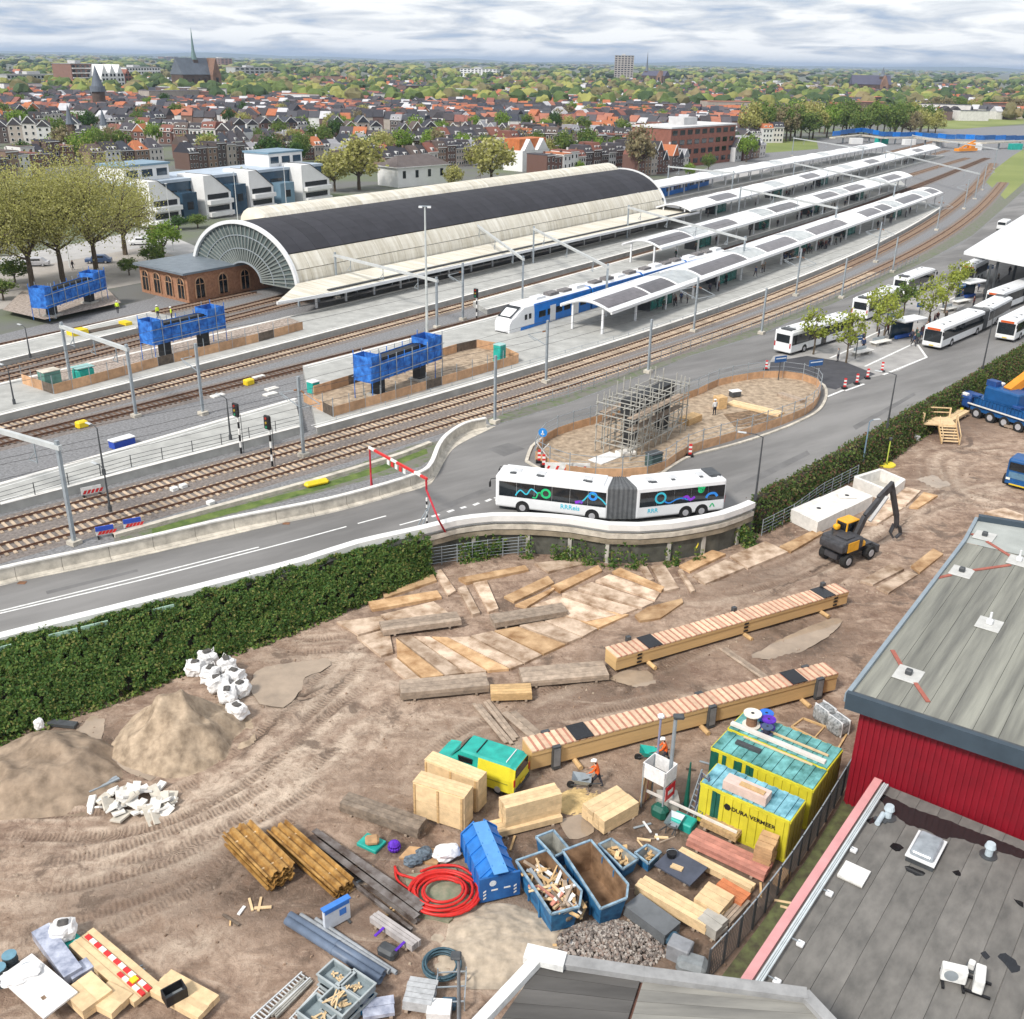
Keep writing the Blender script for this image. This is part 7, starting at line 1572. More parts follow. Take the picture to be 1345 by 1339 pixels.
# ================================================================== lower left corner of the yard
def drum(px,label,lid,z=0.):
    b=P(px[0],px[1],0);t=thing('drum',label,'drum',(b.x,b.y,z),0,'blue drums');MB().cyl((0,0,0),(0,0,.9),.3,16).build('barrel',M('drum_dark',(.06,.08,.09),.5,.2,2),t,False)
    for z_ in (.3,.6):MB().cyl((0,0,z_),(0,0,z_+.04),.32,16).build('hoop',M('drum_dark'),t)
    MB().cyl((0,0,.9),(0,0,.93),.3,16).build('lid',lid,t)
dl=M('drum_lid',(.14,.28,.36),.5,.15,3);drum((17,1275),'dark drum with blue lid at the lower left, back one',dl);drum((3,1292),'dark drum cut by the left edge',dl);drum((40,1292),'dark drum with striped lid by the white table',M('drum_lid2',(.2,.25,.3),.5,.3,3))
lump('big_bag','white big bag on a green pallet in the lower left corner',(86,1236),(1.1,1.0,.7),white_b,.3,41,.3,'big bag',None,True);rb2('pallet_box','green and yellow crate under the lower left big bag','pallet',(84,1240),(1.3,1.1,.3),teal_p,R(-35),.03);lump('sack','small crumpled plastic beside the lower left big bag',(107,1246),(.7,.6,.3),M('plastic_clear',(.55,.58,.56),.4,.15,4),.05,43,0,'plastic')
stack('wrapped_stack','long stack wrapped in blue film at the lower left','stack',(88,1300),(45,1240),-.75,.5,1,1,M('blue_film',(.32,.36,.50),.25,.4,2,col2=(.55,.58,.68),det=8),.1);stack('wrapped_stack','short blue film pack in front of the long wrapped stack','stack',(98,1298),(88,1285),-.9,.35,1,2,M('blue_film'),.05)
bp_,byaw,bL=frame((178,1328),(92,1252),0);t=stack('board_stack','pale boards on which the striped barriers lie','boards',(178,1328),(92,1252),-1.2,.3,4,1,timber_l,.05)
t=thing('striped_barrier','red and white striped barrier planks laid on the pale boards','barrier',(bp_.x,bp_.y,.45),byaw)
for k in range(13):piece('band',red_w if k % 2==0 else white_paint,t,(.15+k*bL/13.5,-.75,.06),(bL/13.5-.01,.2,.1));
for k in range(5):piece('band',red_w if k % 2==0 else white_paint,t,(.15+k*bL/13.5,-.45,.06),(bL/13.5-.01,.18,.1))
piece('reflector',M('bright_yellow'),t,(.9,-.62,.12),(.3,.3,.1))
for i,(a,b) in enumerate((((112,1262),(127,1247)),((130,1283),(147,1267)),((160,1312),(190,1293)),((178,1322),(203,1305)))):stack('bearer',['bearer sticking out under the pale boards, farthest','bearer sticking out under the pale boards, second','bearer sticking out under the pale boards, third','bearer sticking out under the pale boards, nearest'][i],'bearer',a,b,.14,.12,1,1,timber_g,.0,'bearers',False)
t=stack('white_table','white topped table covered with papers at the bottom left','table',(62,1356),(2,1302),-1.5,.1,3,1,M('table_white',(.72,.71,.70),.6,.08,2),.6);lump('sack','crumpled white sheet on the white table',(33,1300),(1.5,.9,.28),white_b,.72,45,.5,'sheet')
for k in range(5):stack('glove',f'brown glove on the white table, {od(k)} of the row from the left','glove',(42+k*6,1316+k*6),(48+k*6,1312+k*6),.25,.06,1,1,M('glove_brown',(.22,.15,.1),.9,.3,5),.72,'gloves on the table',False)
stack('timber_box','pale plywood box right of the white table','box',(112,1345),(85,1318),-1.3,.5,2,2,timber_l,.05);stack('timber_box','pale plywood lid in front of the box','boards',(150,1345),(118,1328),-1.1,.35,2,1,timber_l,.05);stack('timber_pack','pale boards with a black tray at the bottom','boards',(262,1348),(198,1312),-1.2,.35,4,2,timber_l,.05)
b=P(232,1322,0);t=thing('black_tray','open black plastic box standing on the pale boards','box',(b.x,b.y,.5),R(40));mb=MB();mb.b2((-.45,-.3,0),(.45,.3,.05));mb.b2((-.45,-.3,.05),(.45,-.25,.5)).b2((-.45,.25,.05),(.45,.3,.5)).b2((-.45,-.25,.05),(-.4,.25,.5)).b2((.4,-.25,.05),(.45,.25,.5));mb.build('shell',black,t);MB().b2((-.38,-.23,.06),(.38,.23,.1)).build('lining',grey_p,t)
# bins, ladders and racks at the bottom centre
def bin_(px,label,z=0.,s=1.0,mat=None):
    b=P(px[0],px[1],0);t=thing('storage_bin',label,'bin',(b.x,b.y,z),R(-35),'grey storage bins');mt=mat or M('bin_grey',(.24,.29,.31),.6,.2,2);w,d_,h=.95*s,.75*s,.6*s
    for sg in (-1,1):MB().b2((-w,sg*d_-.03,.06),(w,sg*d_+.03,h)).build('side',mt,t);MB().b2((sg*w-.03,-d_+.03,.06),(sg*w+.03,d_-.03,h)).build('side',mt,t)
    MB().b2((-w,-d_,.04),(w,d_,.09)).build('floor',mt,t);MB().b2((-w-.06,-d_-.06,h),(w+.06,-d_+.02,h+.06)).b2((-w-.06,d_-.02,h),(w+.06,d_+.06,h+.06)).b2((-w-.06,-d_+.02,h),(-w+.02,d_-.02,h+.06)).b2((w-.02,-d_+.02,h),(w+.06,d_-.02,h+.06)).build('rim',M('bin_rim',(.36,.40,.41),.6,.15,2),t)
    for k in range(6):piece('offcut',timber_l,t,(rg.uniform(-.4,.4)*s,rg.uniform(-.3,.3)*s,.16),(.5*s,.07,.05),rg.random()*3)
bb=M('bin_blue',(.03,.22,.45),.5,.15,2)
bin_((443,1302),'grey storage bin on top, back left of the bin group',.6,.62);bin_((443,1302),'grey storage bin at the bottom, back left of the group',0,.62);bin_((470,1316),'grey storage bin on top, right of the group',.6,.62);bin_((470,1316),'blue storage bin at the bottom right of the group',0,.62,bb);bin_((448,1334),'grey bin full of timber slats, front of the group',.5,.66);bin_((448,1336),'grey bin under the one with slats',0,.66);bin_((420,1345),'grey bin at the bottom edge left of the group',.3,.7)
for k in range(6):pass
t=thing('slats','pale timber slats sticking out of the front bin','slats',(P(446,1330,0).x,P(446,1330,0).y,.8))
for k in range(6):piece('slat',timber_l,t,(rg.uniform(-.2,.2),rg.uniform(-.2,.2),.12),(1.1,.06,.03),0,(0,rg.uniform(-.3,.3),rg.uniform(.6,1.6)))
ladder('long aluminium ladder lying in the mud at the bottom centre',P(335,1342,.12),P(402,1281,.12),.5,M('alu',(.55,.57,.58),.4,.1,2),16);ladder('second aluminium ladder lying beside the bins',P(385,1350,.12),P(428,1303,.35),.75,M('alu'),10)
stack('bar_bundle','bundle of thin weathered bars between the two ladders','bars',(362,1342),(412,1292),.5,.12,5,1,M('bar_grey',(.3,.29,.26),.6,.3,3),.05,None,False,.15)
stack('sheet_stack','stack of grey corrugated sheets at the bottom','sheets',(528,1330),(566,1336),1.3,.5,5,3,M('sheet_grey',(.42,.43,.44),.6,.2,3),.05);stack('sheet_stack','blue grey sheets lying at the bottom edge','sheets',(478,1345),(520,1338),.9,.2,2,1,M('blue_film'),.05);stack('sheet_stack','white foam block at the bottom edge beside the lamp post','foam',(560,1346),(592,1348),.8,.5,1,1,white_b,.02)
t=thing('tube_rack','thin grey tube rack behind the small lamp post','rack',P(575,1330,0));q=[Vector((-.2,0,0)),Vector((1.1,.1,0)),Vector((1.1,1.6,0)),Vector((-.1,1.5,0))]
for i in range(4):MB().bar(q[i]+Vector((0,0,.55)),q[(i+1) % 4]+Vector((0,0,.55)),.05).bar(q[i],q[i]+Vector((0,0,.8)),.05).build('tube',steel_g,t)
MB().bar((q[0]+q[3])/2+Vector((0,0,.55)),(q[1]+q[2])/2+Vector((0,0,.55)),.05).build('tube',steel_g,t);rb2('case','dark square case inside the tube rack','case',(590,1322),(.6,.5,.3),M('drum_blue'),0,.05)
b=P(603,1352,0);t=thing('lamp_post','lamp post with square dark head at the bottom centre','lamp post',b);MB().cyl((0,0,0),(0,0,4.0),.09,8,.06).build('pole',M('post_grey',(.2,.22,.24),.5,.15,2),t);MB().add(*rbox((.42,.42,.14),.05,1,(-.1,0,4.05),)).build('lamp_head',steel_d,t)
# ================================================================== excavator
p,q=P(1100,736,0),P(1179,706,0);d=q-p;t=thing('excavator','yellow and black wheeled excavator with its arm bent down','excavator',(p.x+.8,p.y+.4,.03),math.atan2(d.y,d.x))
ey=M('excavator_yellow',(.72,.36,.02),.45,.15,2);ed=M('excavator_dark',(.05,.05,.055),.5,.3,3)
MB().b2((-2.1,-.6,.6),(2.3,.6,1.05)).build('chassis',ed,t)
for x in (-1.4,1.4):
    for y in (-1.25,1.25):wheel(t,x,y,.55,.5)
    MB().b2((x-.15,-1.0,.45),(x+.15,1.0,.65)).build('axle',ed,t)
MB().b2((2.2,-1.2,.35),(2.45,1.2,1.0)).build('dozer_blade',ed,t);MB().cyl((0,0,1.05),(0,0,1.25),.7,16).build('turntable',ed,t)
up=MB().add(*rbox((2.3,2.4,1.0),.2,2,(-.9,0,1.8))).build('engine_house',ed,t);MB().b2((-1.7,-1.23,1.35),(-.4,-1.18,2.15)).build('side_panel',ey,up);MB().add(*rbox((.7,.8,.5),.12,1,(.35,-.72,1.55))).build('step_box',ey,up)
MB().add(*rbox((.5,2.3,.8),.2,2,(-2.05,0,1.7))).build('counterweight',ed,up);MB().b2((-1.6,-.9,2.31),(-.6,.2,2.38)).build('hood',ed,up)
cab=MB().add(*rbox((1.45,1.05,1.75),.12,2,(.45,.68,2.1))).build('cab',glass_d,t);MB().add(*rbox((1.5,1.1,.14),.05,1,(.45,.68,3.0))).build('cab_roof',ey,cab)
for x in (-.26,1.16):
    for y in (.18,1.18):MB().b2((x-.05,y-.05,1.25),(x+.05,y+.05,2.95)).build('pillar',ey,cab)
def arm(pts,w,mat,name):
    pts=[Vector(v_) for v_ in pts];mb=MB()
    for a_,b_ in zip(pts,pts[1:]):mb.bar(a_,b_,.3,w)
    mb.build(name,mat,t)
arm([(.4,-.2,1.7),(1.3,-.2,3.4),(3.5,-.2,5.0),(4.3,-.2,5.3)],.5,ed,'boom');arm([(4.1,-.2,5.5),(5.6,-.2,2.4)],.38,ed,'dipper');arm([(1.6,-.45,3.0),(3.4,-.45,4.7)],.16,M('ram_steel',(.5,.5,.5),.3,.1,2),'hydraulic_ram');arm([(2.6,-.2,4.75),(4.2,-.2,5.7)],.16,ed,'hydraulic_ram');arm([(5.6,-.2,2.5),(5.9,-.2,1.3)],.3,ed,'coupler');arm([(5.9,-.45,1.5),(6.25,-.45,.75),(5.9,-.3,.35)],.12,ed,'grab_tine');arm([(5.9,.05,1.5),(5.55,.05,.8),(5.8,-.1,.35)],.12,ed,'grab_tine')
MB().add(*rbox((.5,.5,.45),.15,2,(-.6,.9,2.55))).build('filter_cap',ey,up);MB().cyl((-1.5,.6,2.3),(-1.5,.6,2.8),.08,8).build('exhaust',steel_d,up)
# ================================================================== concrete blocks
t=thing('concrete_block','long white concrete block with two holes beside the hedge','block',P(1074,694,0));o0=P(1074,694,0)
q=[P(x,y,1.15) for x,y in ((1039,669),(1074.5,686),(1147,651),(1113,637))]
for i,(u0,u1) in enumerate(((0,.49),(.5,1))):
    qq=[q[0].lerp(q[3],u0),q[1].lerp(q[2],u0),q[1].lerp(q[2],u1),q[0].lerp(q[3],u1)];MB((o0.x,o0.y,0)).prism([(v_.x,v_.y) for v_ in qq],0,1.15-.06*i).build('slab',concrete_w,t)
    c=sum(qq,Vector())/4-o0;MB().add(*rbox((1.6,.9,.12),.05,1,(0,0,0))).build('recess_frame',concrete_w,t).location=(c.x,c.y,1.17);bpy.data.objects[-1] if False else None
    k=MB().cyl((c.x,c.y,1.23),(c.x,c.y,1.25),.2,10).build('hole',black,t)
q=[P(x,y,1.15) for x,y in ((1124,627),(1157,617),(1187,630),(1168,645))];o0=P(1150,650,0);t=thing('concrete_trough','open white concrete trough beside the long block','trough',o0)
for i in range(4):a_,b_=q[i]-o0,q[(i+1) % 4]-o0;a_.z=b_.z=.6;MB().bar(a_,b_,.35,1.2-.04*(i % 2)).build('side',concrete_w,t)
MB((o0.x,o0.y,0)).prism([(v_.x,v_.y) for v_ in q],.02,.15).build('floor',concrete,t)
# ================================================================== wooden stair platform
p,yaw,L_=frame((1205,570),(1235,562),0);t=thing('wooden_stairs','new wooden stair platform with handrails at the hedge','stairs',P(1208,574,0),R(-5))
MB().b2((0,0,1.35),(3.6,2.6,1.5)).build('deck',timber_l,t)
for x in (.1,3.5):
    for y in (.1,2.5):MB().b2((x-.07,y-.07,0),(x+.07,y+.07,2.6)).build('post',timber_l,t)
for z in (2.05,2.55):
    MB().bar((.1,2.55,z),(3.5,2.55,z),.06,.12).bar((.05,0,z),(.05,2.5,z),.06,.12).build('rail',timber_l,t)
for k in range(6):piece('tread',timber_l,t,(2.6,-.2-.3*k,1.35-.22*k),(1.7,.3,.06))
for x in (1.7,3.5):MB().bar((x,-.1,1.3),(x,-2.0,.05),.08,.28).build('stringer',timber,t);MB().bar((x,0,2.4),(x,-2.0,1.0),.06,.1).bar((x,-2.0,0),(x,-2.0,1.0),.08).build('rail',timber_l,t)
stack('board_stack','pale ramp boards right of the wooden stairs','boards',(1238,568),(1272,548),1.6,.35,3,2,timber_l,.3);lump('sack','silver wrapped drum left of the wooden stairs',(1199,579),(1.2,.8,.7),M('silver_wrap',(.5,.5,.5),.35,.3,4),.02,55,0,'drum')
rb2('barrier_box','white barrier rail leaning on the hedge by the stairs','barrier',(1196,560),(2.6,.2,1.6),white_metal,R(50),.05)
# ================================================================== blue mobile crane and blue truck at the right edge
p,yaw,L_=frame((1272,547),(1362,577),0);t=thing('mobile_crane','blue mobile crane with orange boom at the right edge','crane',p,yaw);CL=12.5
MB().b2((0,0,.9),(CL,2.6,1.5)).build('carrier',blue_t,t)
for k in range(6):
    for y in (-.05,2.65):wheel(t,.9+k*1.75,y,.62,.4)
MB().b2((-.3,-.25,1.5),(CL,-.1,1.62)).build('deck_edge',concrete_w,t);MB().b2((.2,.1,1.5),(6.5,2.5,2.3)).build('engine_deck',blue_t,t);MB().add(*rbox((2.4,2.5,1.3),.2,2,(-1.4,1.3,1.5))).build('counterweight',M('navy',(.015,.06,.22),.5,.2,2),t);MB().add(*rbox((4.2,2.3,1.6),.2,2,(3.2,1.4,3.1))).build('upper_structure',blue_t,t);MB().b2((1.0,.5,3.9),(2.2,1.4,4.5)).build('winch',M('navy'),t)
for x,y_,z_,s_ in ((-1.2,.4,2.25,.5),(.3,.3,2.45,.6),(5.4,.4,2.5,.7),(6.6,1.9,1.9,.8),(1.8,2.0,4.05,.5)):MB().add(*rbox((s_*1.5,s_,s_*.6),.06,1,(x,y_,z_))).build('locker',white_metal if s_<.6 else M('navy'),t)
mb=MB()
for k in range(14):mb.bar((.4+k*.45,-.08,1.65),(.4+k*.45,-.08,2.5),.05)
mb.bar((.4,-.08,2.5),(6.3,-.08,2.5),.05).build('railing',blue_t,t)
MB().bar((3.2,1.3,3.6),(3.6,9.5,7.6),.95,1.0).build('boom',orange_p,t);MB().bar((3.25,1.9,2.9),(3.7,7.5,5.6),.4,.5).build('boom_ram',M('navy'),t)
mb=MB()
for k in range(3):mb.bar((4.2+k*.8,2.6,2.2),(6+k*1.2,6.5,5.6),.12)
mb.build('brace',M('navy'),t);MB().b2((7.0,.2,1.5),(9.4,2.4,3.0)).build('cab',blue_t,t);piece('cab_window',glass_d,t,(8.2,.18,2.45),(2.0,.05,.7))
MB().cyl((-.6,-.6,0),(-.6,-.6,.9),.18,8).build('outrigger',yellow_p,t)
p,yaw,L_=frame((1316,640),(1362,652),0);p2=P(1316,640,0);t=thing('truck','blue truck cab with yellow plate at the right edge','truck',p2,R(48))
MB().add(*rbox((2.3,2.5,2.3),.2,2,(1.3,-1.25,1.75))).build('cab',blue_t,t);piece('windscreen',glass_d,t,(.135,-1.25,2.2),(.06,2.1,.75));MB().b2((.05,-2.4,.5),(.2,-.1,.8)).build('bumper',blue_t,t);MB().b2((.02,-2.0,.42),(.12,-.5,.55)).build('plate',M('plate_yellow'),t);piece('grille',M('grille',(.1,.2,.3),.5,.2,3),t,(.14,-1.25,1.35),(.05,1.9,.6));MB().b2((2.4,-2.3,.9),(9,-.2,1.3)).build('chassis',steel_d,t);MB().b2((2.6,-2.45,1.35),(9,-.05,1.55)).build('load_bed',blue_t,t);MB().add(*rbox((2.0,2.0,1.0),.15,1,(3.9,-1.25,2.1))).build('load',M('load_grey',(.3,.34,.36),.6,.3,2),t)
for x in (1.2,4.5,6.5):
    for y in (-2.45,-.05):wheel(t,x,y,.5,.35)
for s in (-2.2,-.3):MB().b2((.1,s-.18,.85),(.16,s+.18,1.05)).build('headlight',M('lamp_glass'),t)
stack('plank_stack','grey planks on the mud between crane and truck','planks',(1318,563),(1362,574),1.2,.3,3,1,timber_g,.05)
# ================================================================== red hall and flat roofs at the lower right
UA=R(54.2);ua,ub=Vector((math.cos(UA),math.sin(UA),0)),Vector((math.sin(UA),-math.cos(UA),0))
K0=Vector((18.0,43.2,0));hall=thing('red_hall','dark red corrugated hall with grey felt roof and blue fascia','building',K0,UA)
red_c=M('red_cladding',(.22,.006,.016),.5,.14,.8,det=6);felt=M('roof_felt_grey',(.15,.15,.135),.9,.2,.6,col2=(.28,.28,.24),st=(.16,2.4,1),rz=UA,rnd=.07,det=12);fasc=M('fascia_blue',(.045,.065,.085),.5,.12,1)
HX,HY,HZ=27.0,30.0,6.6      # local x along the left side, y = to the left (so the hall lies at negative y)
MB().b2((0.02,-HY,0),(HX-.02,-.02,HZ-.3)).build('core',red_c,hall)
rb_me=MB().b2((-.05,-.06,0),(.05,.06,HZ-.35)).mesh('cladding_rib',red_c)
for k in range(int(HY/.3)):link('cladding_rib',rb_me,hall,(-.01,-.15-k*.3,0))
for k in range(90):link('cladding_rib',rb_me,hall,(.15+k*.3,.0,0))
# roof: main slope, hip towards the back
ov=.55;e0,e1=Vector((-ov,ov,HZ)),Vector((HX*.70,ov,HZ));
def toL(p):
    v_=p-K0;return Vector((v_.dot(ua),-v_.dot(ub),p.z))
c1_=toL(P(1226,701,7.0));c2_=toL(P(1285,680,7.0));
RZ=HZ+.35
def roofz(x,y):return RZ+.03*(-y) 
strips=24;xa=-ov;ya=ov
sw=1.15
for k in range(26):
    y0,y1=ya-k*sw,ya-(k+1)*sw+.02
    xe=c1_.x+(0 if k>5 else 0)
    MB().add([(xa,y0,roofz(0,y0)),(xe,y0,roofz(0,y0)),(xe,y1,roofz(0,y1)),(xa,y1,roofz(0,y1)),(xa,y0,roofz(0,y0)-.1),(xe,y0,roofz(0,y0)-.1),(xe,y1,roofz(0,y1)-.1),(xa,y1,roofz(0,y1)-.1)],[(3,2,1,0),(4,5,6,7),(0,1,5,4),(1,2,6,5),(2,3,7,6),(3,0,4,7)]).build('felt_strip',felt,hall)
mb=MB();zt=RZ;mb.add([(c1_.x+.02,ya,zt),(c2_.x,c2_.y,zt-.15),(c2_.x+6,-HY,zt+.5),(c1_.x+.02,ya-26*sw,roofz(0,ya-26*sw)),],[(3,2,1,0)]);mb.build('roof_hip',M('felt_light',(.36,.38,.36),.9,.12,.6,det=8),hall)
MB().bar((xa-.1,ya+.12,RZ-.2),(xa-.1,-HY,RZ+.6),.28,.95).build('fascia',fasc,hall);MB().bar((xa-.2,ya+.1,RZ-.05),(c1_.x,ya+.1,RZ-.05),.22,.5).bar((c1_.x,ya+.1,RZ-.05),(c2_.x,c2_.y+.1,RZ-.2),.22,.5).build('fascia',M('trim_grey',(.24,.29,.33),.5,.1,1),hall);MB().bar((c2_.x,c2_.y,RZ),(c2_.x+6,-HY,RZ+.6),.4,.5).build('fascia',fasc,hall);MB().bar((xa+.25,ya,RZ+.05),(xa+.25,-HY,RZ+.95),.3,.1).build('gutter',steel_d,hall)
def on_roof(px):
    l=toL(P(px[0],px[1],RZ));l=toL(P(px[0],px[1],roofz(0,l.y)));return Vector((l.x,l.y,roofz(0,l.y)+.01))
for x,y,kind in ((1193,887,0),(1263,752,0),(1299,821,1),(1338,738,1),(1293,705,0)):
    c=on_roof((x,y));MB().add(*rbox((1.5,1.3,.06),.02,1,(0,0,.03))).build('vent_base',M('patch_pale',(.5,.5,.48),.8,.1,2),hall).location=c;MB().add(*rbox((.34,.34,.3),.05,1,(0,0,.2))).build('vent',steel_d if not kind else white_metal,hall).location=c
    if kind:MB().cyl((0,0,.1),(0,0,.8),.07,8).build('pipe',white_metal,hall).location=c
lr=M('strip_red',(.34,.11,.08),.8,.2,2)
for a,b in (((1172,855),(1184,876)),((1202,898),(1219,923)),((1226,761),(1249,756)),((1278,750),(1327,743)),((1276,702),(1290,708)),((1296,712),(1328,732))):
    pa,pb=on_roof(a),on_roof(b);MB().bar(pa+Vector((0,0,.03)),pb+Vector((0,0,.03)),.22,.05).build('lightning_strip',lr,hall)
pa=toL(P(1345,1012,5));MB().tube([(-.25,-9.1,RZ-.8),(-.25,-9.1,2.6)],.09,8).build('drainpipe',white_metal,hall)
# low flat roof in front of the red hall
F0=P(970,1290,2.5);F1=P(1140,1035,2.5);d=F1-F0;fy=math.atan2(d.y,d.x);FL=d.length+1.1;F0=F0-d.normalized()*1.2;FL+=1.0
fl=thing('flat_roof_building','low building with grey bitumen flat roof and pink edge','building',Vector((F0.x,F0.y,0)),fy);FW_=26
bit=M('bitumen',(.13,.125,.117),.92,.15,1.0,rnd=.05,det=14,bump=.1,col2=(.20,.19,.175),st=(.7,1.3,1),rz=R(53.4))
MB().b2((0,-FW_,0),(FL,-.3,2.3)).build('wall',M('cream_wall',(.5,.42,.36),.9,.1,1),fl)
for k in range(26):piece('bitumen_strip',bit,fl,(FL/2,-.9-k*1.0,2.4+.006*(k % 2)),(FL-.1,.985,.1))
MB().b2((0,-.42,2.2),(FL,-.02,2.62)).build('pink_edge',M('pink_trim',(.62,.30,.30),.6,.1,1),fl)
for y,r_ in ((-.62,.05),(-.8,.05),(-.71,.03)):MB().tube([(.2,y,2.78),(FL-.4,y,2.78)],r_,6).build('rail_tube',M('alu_rail',(.55,.60,.62),.35,.1,2),fl)
def toF(px,z=2.46):v_=P(px[0],px[1],z)-F0;return Vector((v_.x*math.cos(fy)+v_.y*math.sin(fy),-v_.x*math.sin(fy)+v_.y*math.cos(fy),z))
for x,y in ((1121,1119),(1089,1176),(1051,1242),(1020,1292)):
    c=toF((x,y));MB().add(*rbox((.3,.3,.16),.03,1,(c.x,c.y,2.56))).build('rail_weight',white_metal,fl);MB().bar((c.x,c.y,2.62),(c.x,-.75,2.62),.05).build('rail_arm',steel_g,fl)
t=fl
def roofthing(name,label,cat,px,rz=0.):v_=P(px[0],px[1],2.46);return thing(name,label,cat,v_,fy+rz)
r_=roofthing('skylight','grey dome skylight in a white frame on the flat roof','skylight',(1215,1122));MB().b2((-1.0,-.62,0),(1.0,.62,.28)).build('kerb',steel_d,r_);MB().b2((-1.04,-.66,.28),(1.04,.66,.36)).build('frame',white_metal,r_);MB().add(*rbox((1.8,1.1,.35),.16,3,(0,0,.44))).build('dome',M('dome_grey',(.30,.33,.36),.15,.2,2),r_)
r_=roofthing('roof_hatch','white slatted hatch lying on the flat roof','hatch',(1121,1151));
for k in range(7):piece('slat',white_paint,r_,(-.48+k*.16,0,.14),(.145,1.15,.12))
MB().b2((-.54,-.56,.02),(.54,.56,.08)).build('frame',concrete,r_)
for i,(x,y) in enumerate(((1166,1074),(1298,1124))):
    r_=roofthing('roof_vent',['pale cowl vent near the red wall, left','pale cowl vent near the red wall, right'][i],'vent',(x,y));MB().cyl((0,0,0),(0,0,.5),.17,12).build('pipe',M('vent_pale',(.5,.58,.63),.4,.1,2),r_);MB().cyl((0,0,.5),(0,0,.72),.26,12,.2).build('cowl',M('vent_pale'),r_);MB().cyl((0,0,0),(0,0,.05),.4,12).build('flange',steel_d,r_)
r_=roofthing('roof_duct','short pale pipe lying beside the left cowl vent','pipe',(1156,1078));MB().cyl((-.5,0,.15),(.4,0,.15),.13,10).build('pipe',M('vent_pale'),r_);MB().b2((-.1,-.3,0),(.1,.3,.08)).build('saddle',steel_d,r_)
for i,(x,y) in enumerate(((1250,1290),(1283,1298))):
    r_=roofthing('air_conditioner',['white air conditioner unit on the flat roof, left','white air conditioner unit on the flat roof, right'][i],'air conditioner',(x,y),(R(-70),R(10))[i]);MB().add(*rbox((.95,.38,.72),.04,1,(0,0,.5))).build('case',white_paint,r_);MB().cyl((-.12,-.195,.5),(-.12,-.2,.5),.27,16).build('fan_grille',steel_g,r_)
    for s in (-.38,.38):MB().b2((s-.05,-.5,.03),(s+.05,.5,.12)).build('foot',black,r_)
r_=roofthing('roof_cable_box','small white box behind the air conditioners','box',(1275,1272));MB().add(*rbox((.3,.25,.35),.04,1,(0,0,.2))).build('body',white_paint,r_);MB().b2((-.25,-.2,0),(.25,.2,.03)).build('plate',steel_d,r_)
# wet patches on the bitumen
wetm=M('wet_bitumen',(.015,.015,.016),.12,.2,2,spec=.6)
WP=[[(1150,1040),(1175,1050),(1200,1062),(1245,1078),(1290,1095),(1345,1118),(1345,1128),(1300,1114),(1255,1100),(1240,1102),(1215,1090),(1190,1082),(1165,1062)],[(1168,1112),(1176,1107),(1186,1113),(1178,1119)],[(1188,1137),(1200,1140),(1215,1147),(1208,1151),(1192,1145)],[(1251,1145),(1258,1143),(1263,1148),(1256,1151)],[(1310,1256),(1320,1252),(1340,1270),(1330,1278)],[(1288,1252),(1296,1250),(1302,1257),(1294,1260)],[(1138,1077),(1147,1073),(1150,1079),(1143,1083)],[(1330,1180),(1345,1186),(1345,1192),(1334,1186)]]
for k,px in enumerate(WP):
    w=[P(x,y,2.47) for x,y in px];w=smooth_path(w+[w[0]],.15)[:-1];w=[p+Vector((rg.uniform(-.05,.05),rg.uniform(-.05,.05),0)) for p in w];mb=MB();mb.add([(p.x,p.y,2.464) for p in w],[tuple(range(len(w)))]);struct(mb.build('roof_puddle',wetm))
# weeds and ground strip between fence and flat roof
sp=[P(x,y,0) for x,y in ((940,1295),(1000,1215),(1060,1130),(1118,1035),(1135,1045),(1060,1165),(985,1285))];mb=MB();mb.add([(p.x,p.y,.12) for p in sp],[tuple(range(7))]);struct(mb.build('weedy_strip',M('weedy_soil',(.10,.085,.055),.95,.4,2,col2=(.13,.15,.06),det=10)))
# near roof at the bottom edge
z5=5.0;n0,n1,n2,n3=P(712,1262,z5),P(1056,1308,z5),P(1110,1360,z5),P(640,1375,z5);o0=Vector((n0.x,n0.y,0));nr=thing('near_roof','weathered grey roof of the nearest building with white gutter at left','building',o0)
slate=M('slate_strip',(.20,.195,.18),.85,.25,.5,st=(.35,2.2,1),rnd=.1,col2=(.30,.29,.26),det=10);slate_d=M('slate_strip_dark',(.10,.095,.09),.85,.3,.5,st=(.35,2.2,1),rnd=.12,det=10)
ridge0,ridge1=P(845,1285,z5),P(812,1375,z5)
for k in range(7):
    u0,u1=k/7,(k+1)/7-.004
    for (A_,B_,C_,D_,mt) in ((n0,P(842,1284,z5),P(805,1400,z5),P(615,1400,z5),slate_d),(P(846,1285,z5),n1,P(1130,1400,z5),P(810,1400,z5),slate)):
        q=[A_.lerp(D_,u0),B_.lerp(C_,u0),B_.lerp(C_,u1),A_.lerp(D_,u1)];MB((o0.x,o0.y,0)).prism([(v_.x,v_.y) for v_ in q],z5-.12,z5+.004*(k % 2)).build('roof_strip',mt,nr)
def rel(p):return p-o0
MB().bar(rel(P(700,1258,z5+.1)),rel(P(846,1280,z5+.1)),.5,.3).bar(rel(P(846,1280,z5+.1)),rel(P(1060,1308,z5+.1)),.5,.3).build('coping',M('coping_grey',(.30,.30,.30),.7,.2,1.5),nr);MB().bar(rel(P(711,1256,z5+.15)),rel(P(612,1362,z5+.15)),.42,.35).build('gutter',white_paint,nr);MB().bar(rel(P(690,1252,z5+.2)),rel(P(742,1264,z5+.2)),.7,.3).build('gutter_corner',white_paint,nr);MB().bar(rel(P(1056,1306,z5+.1)),rel(P(1108,1362,z5+.1)),.45,.25).build('coping',M('coping_grey'),nr)
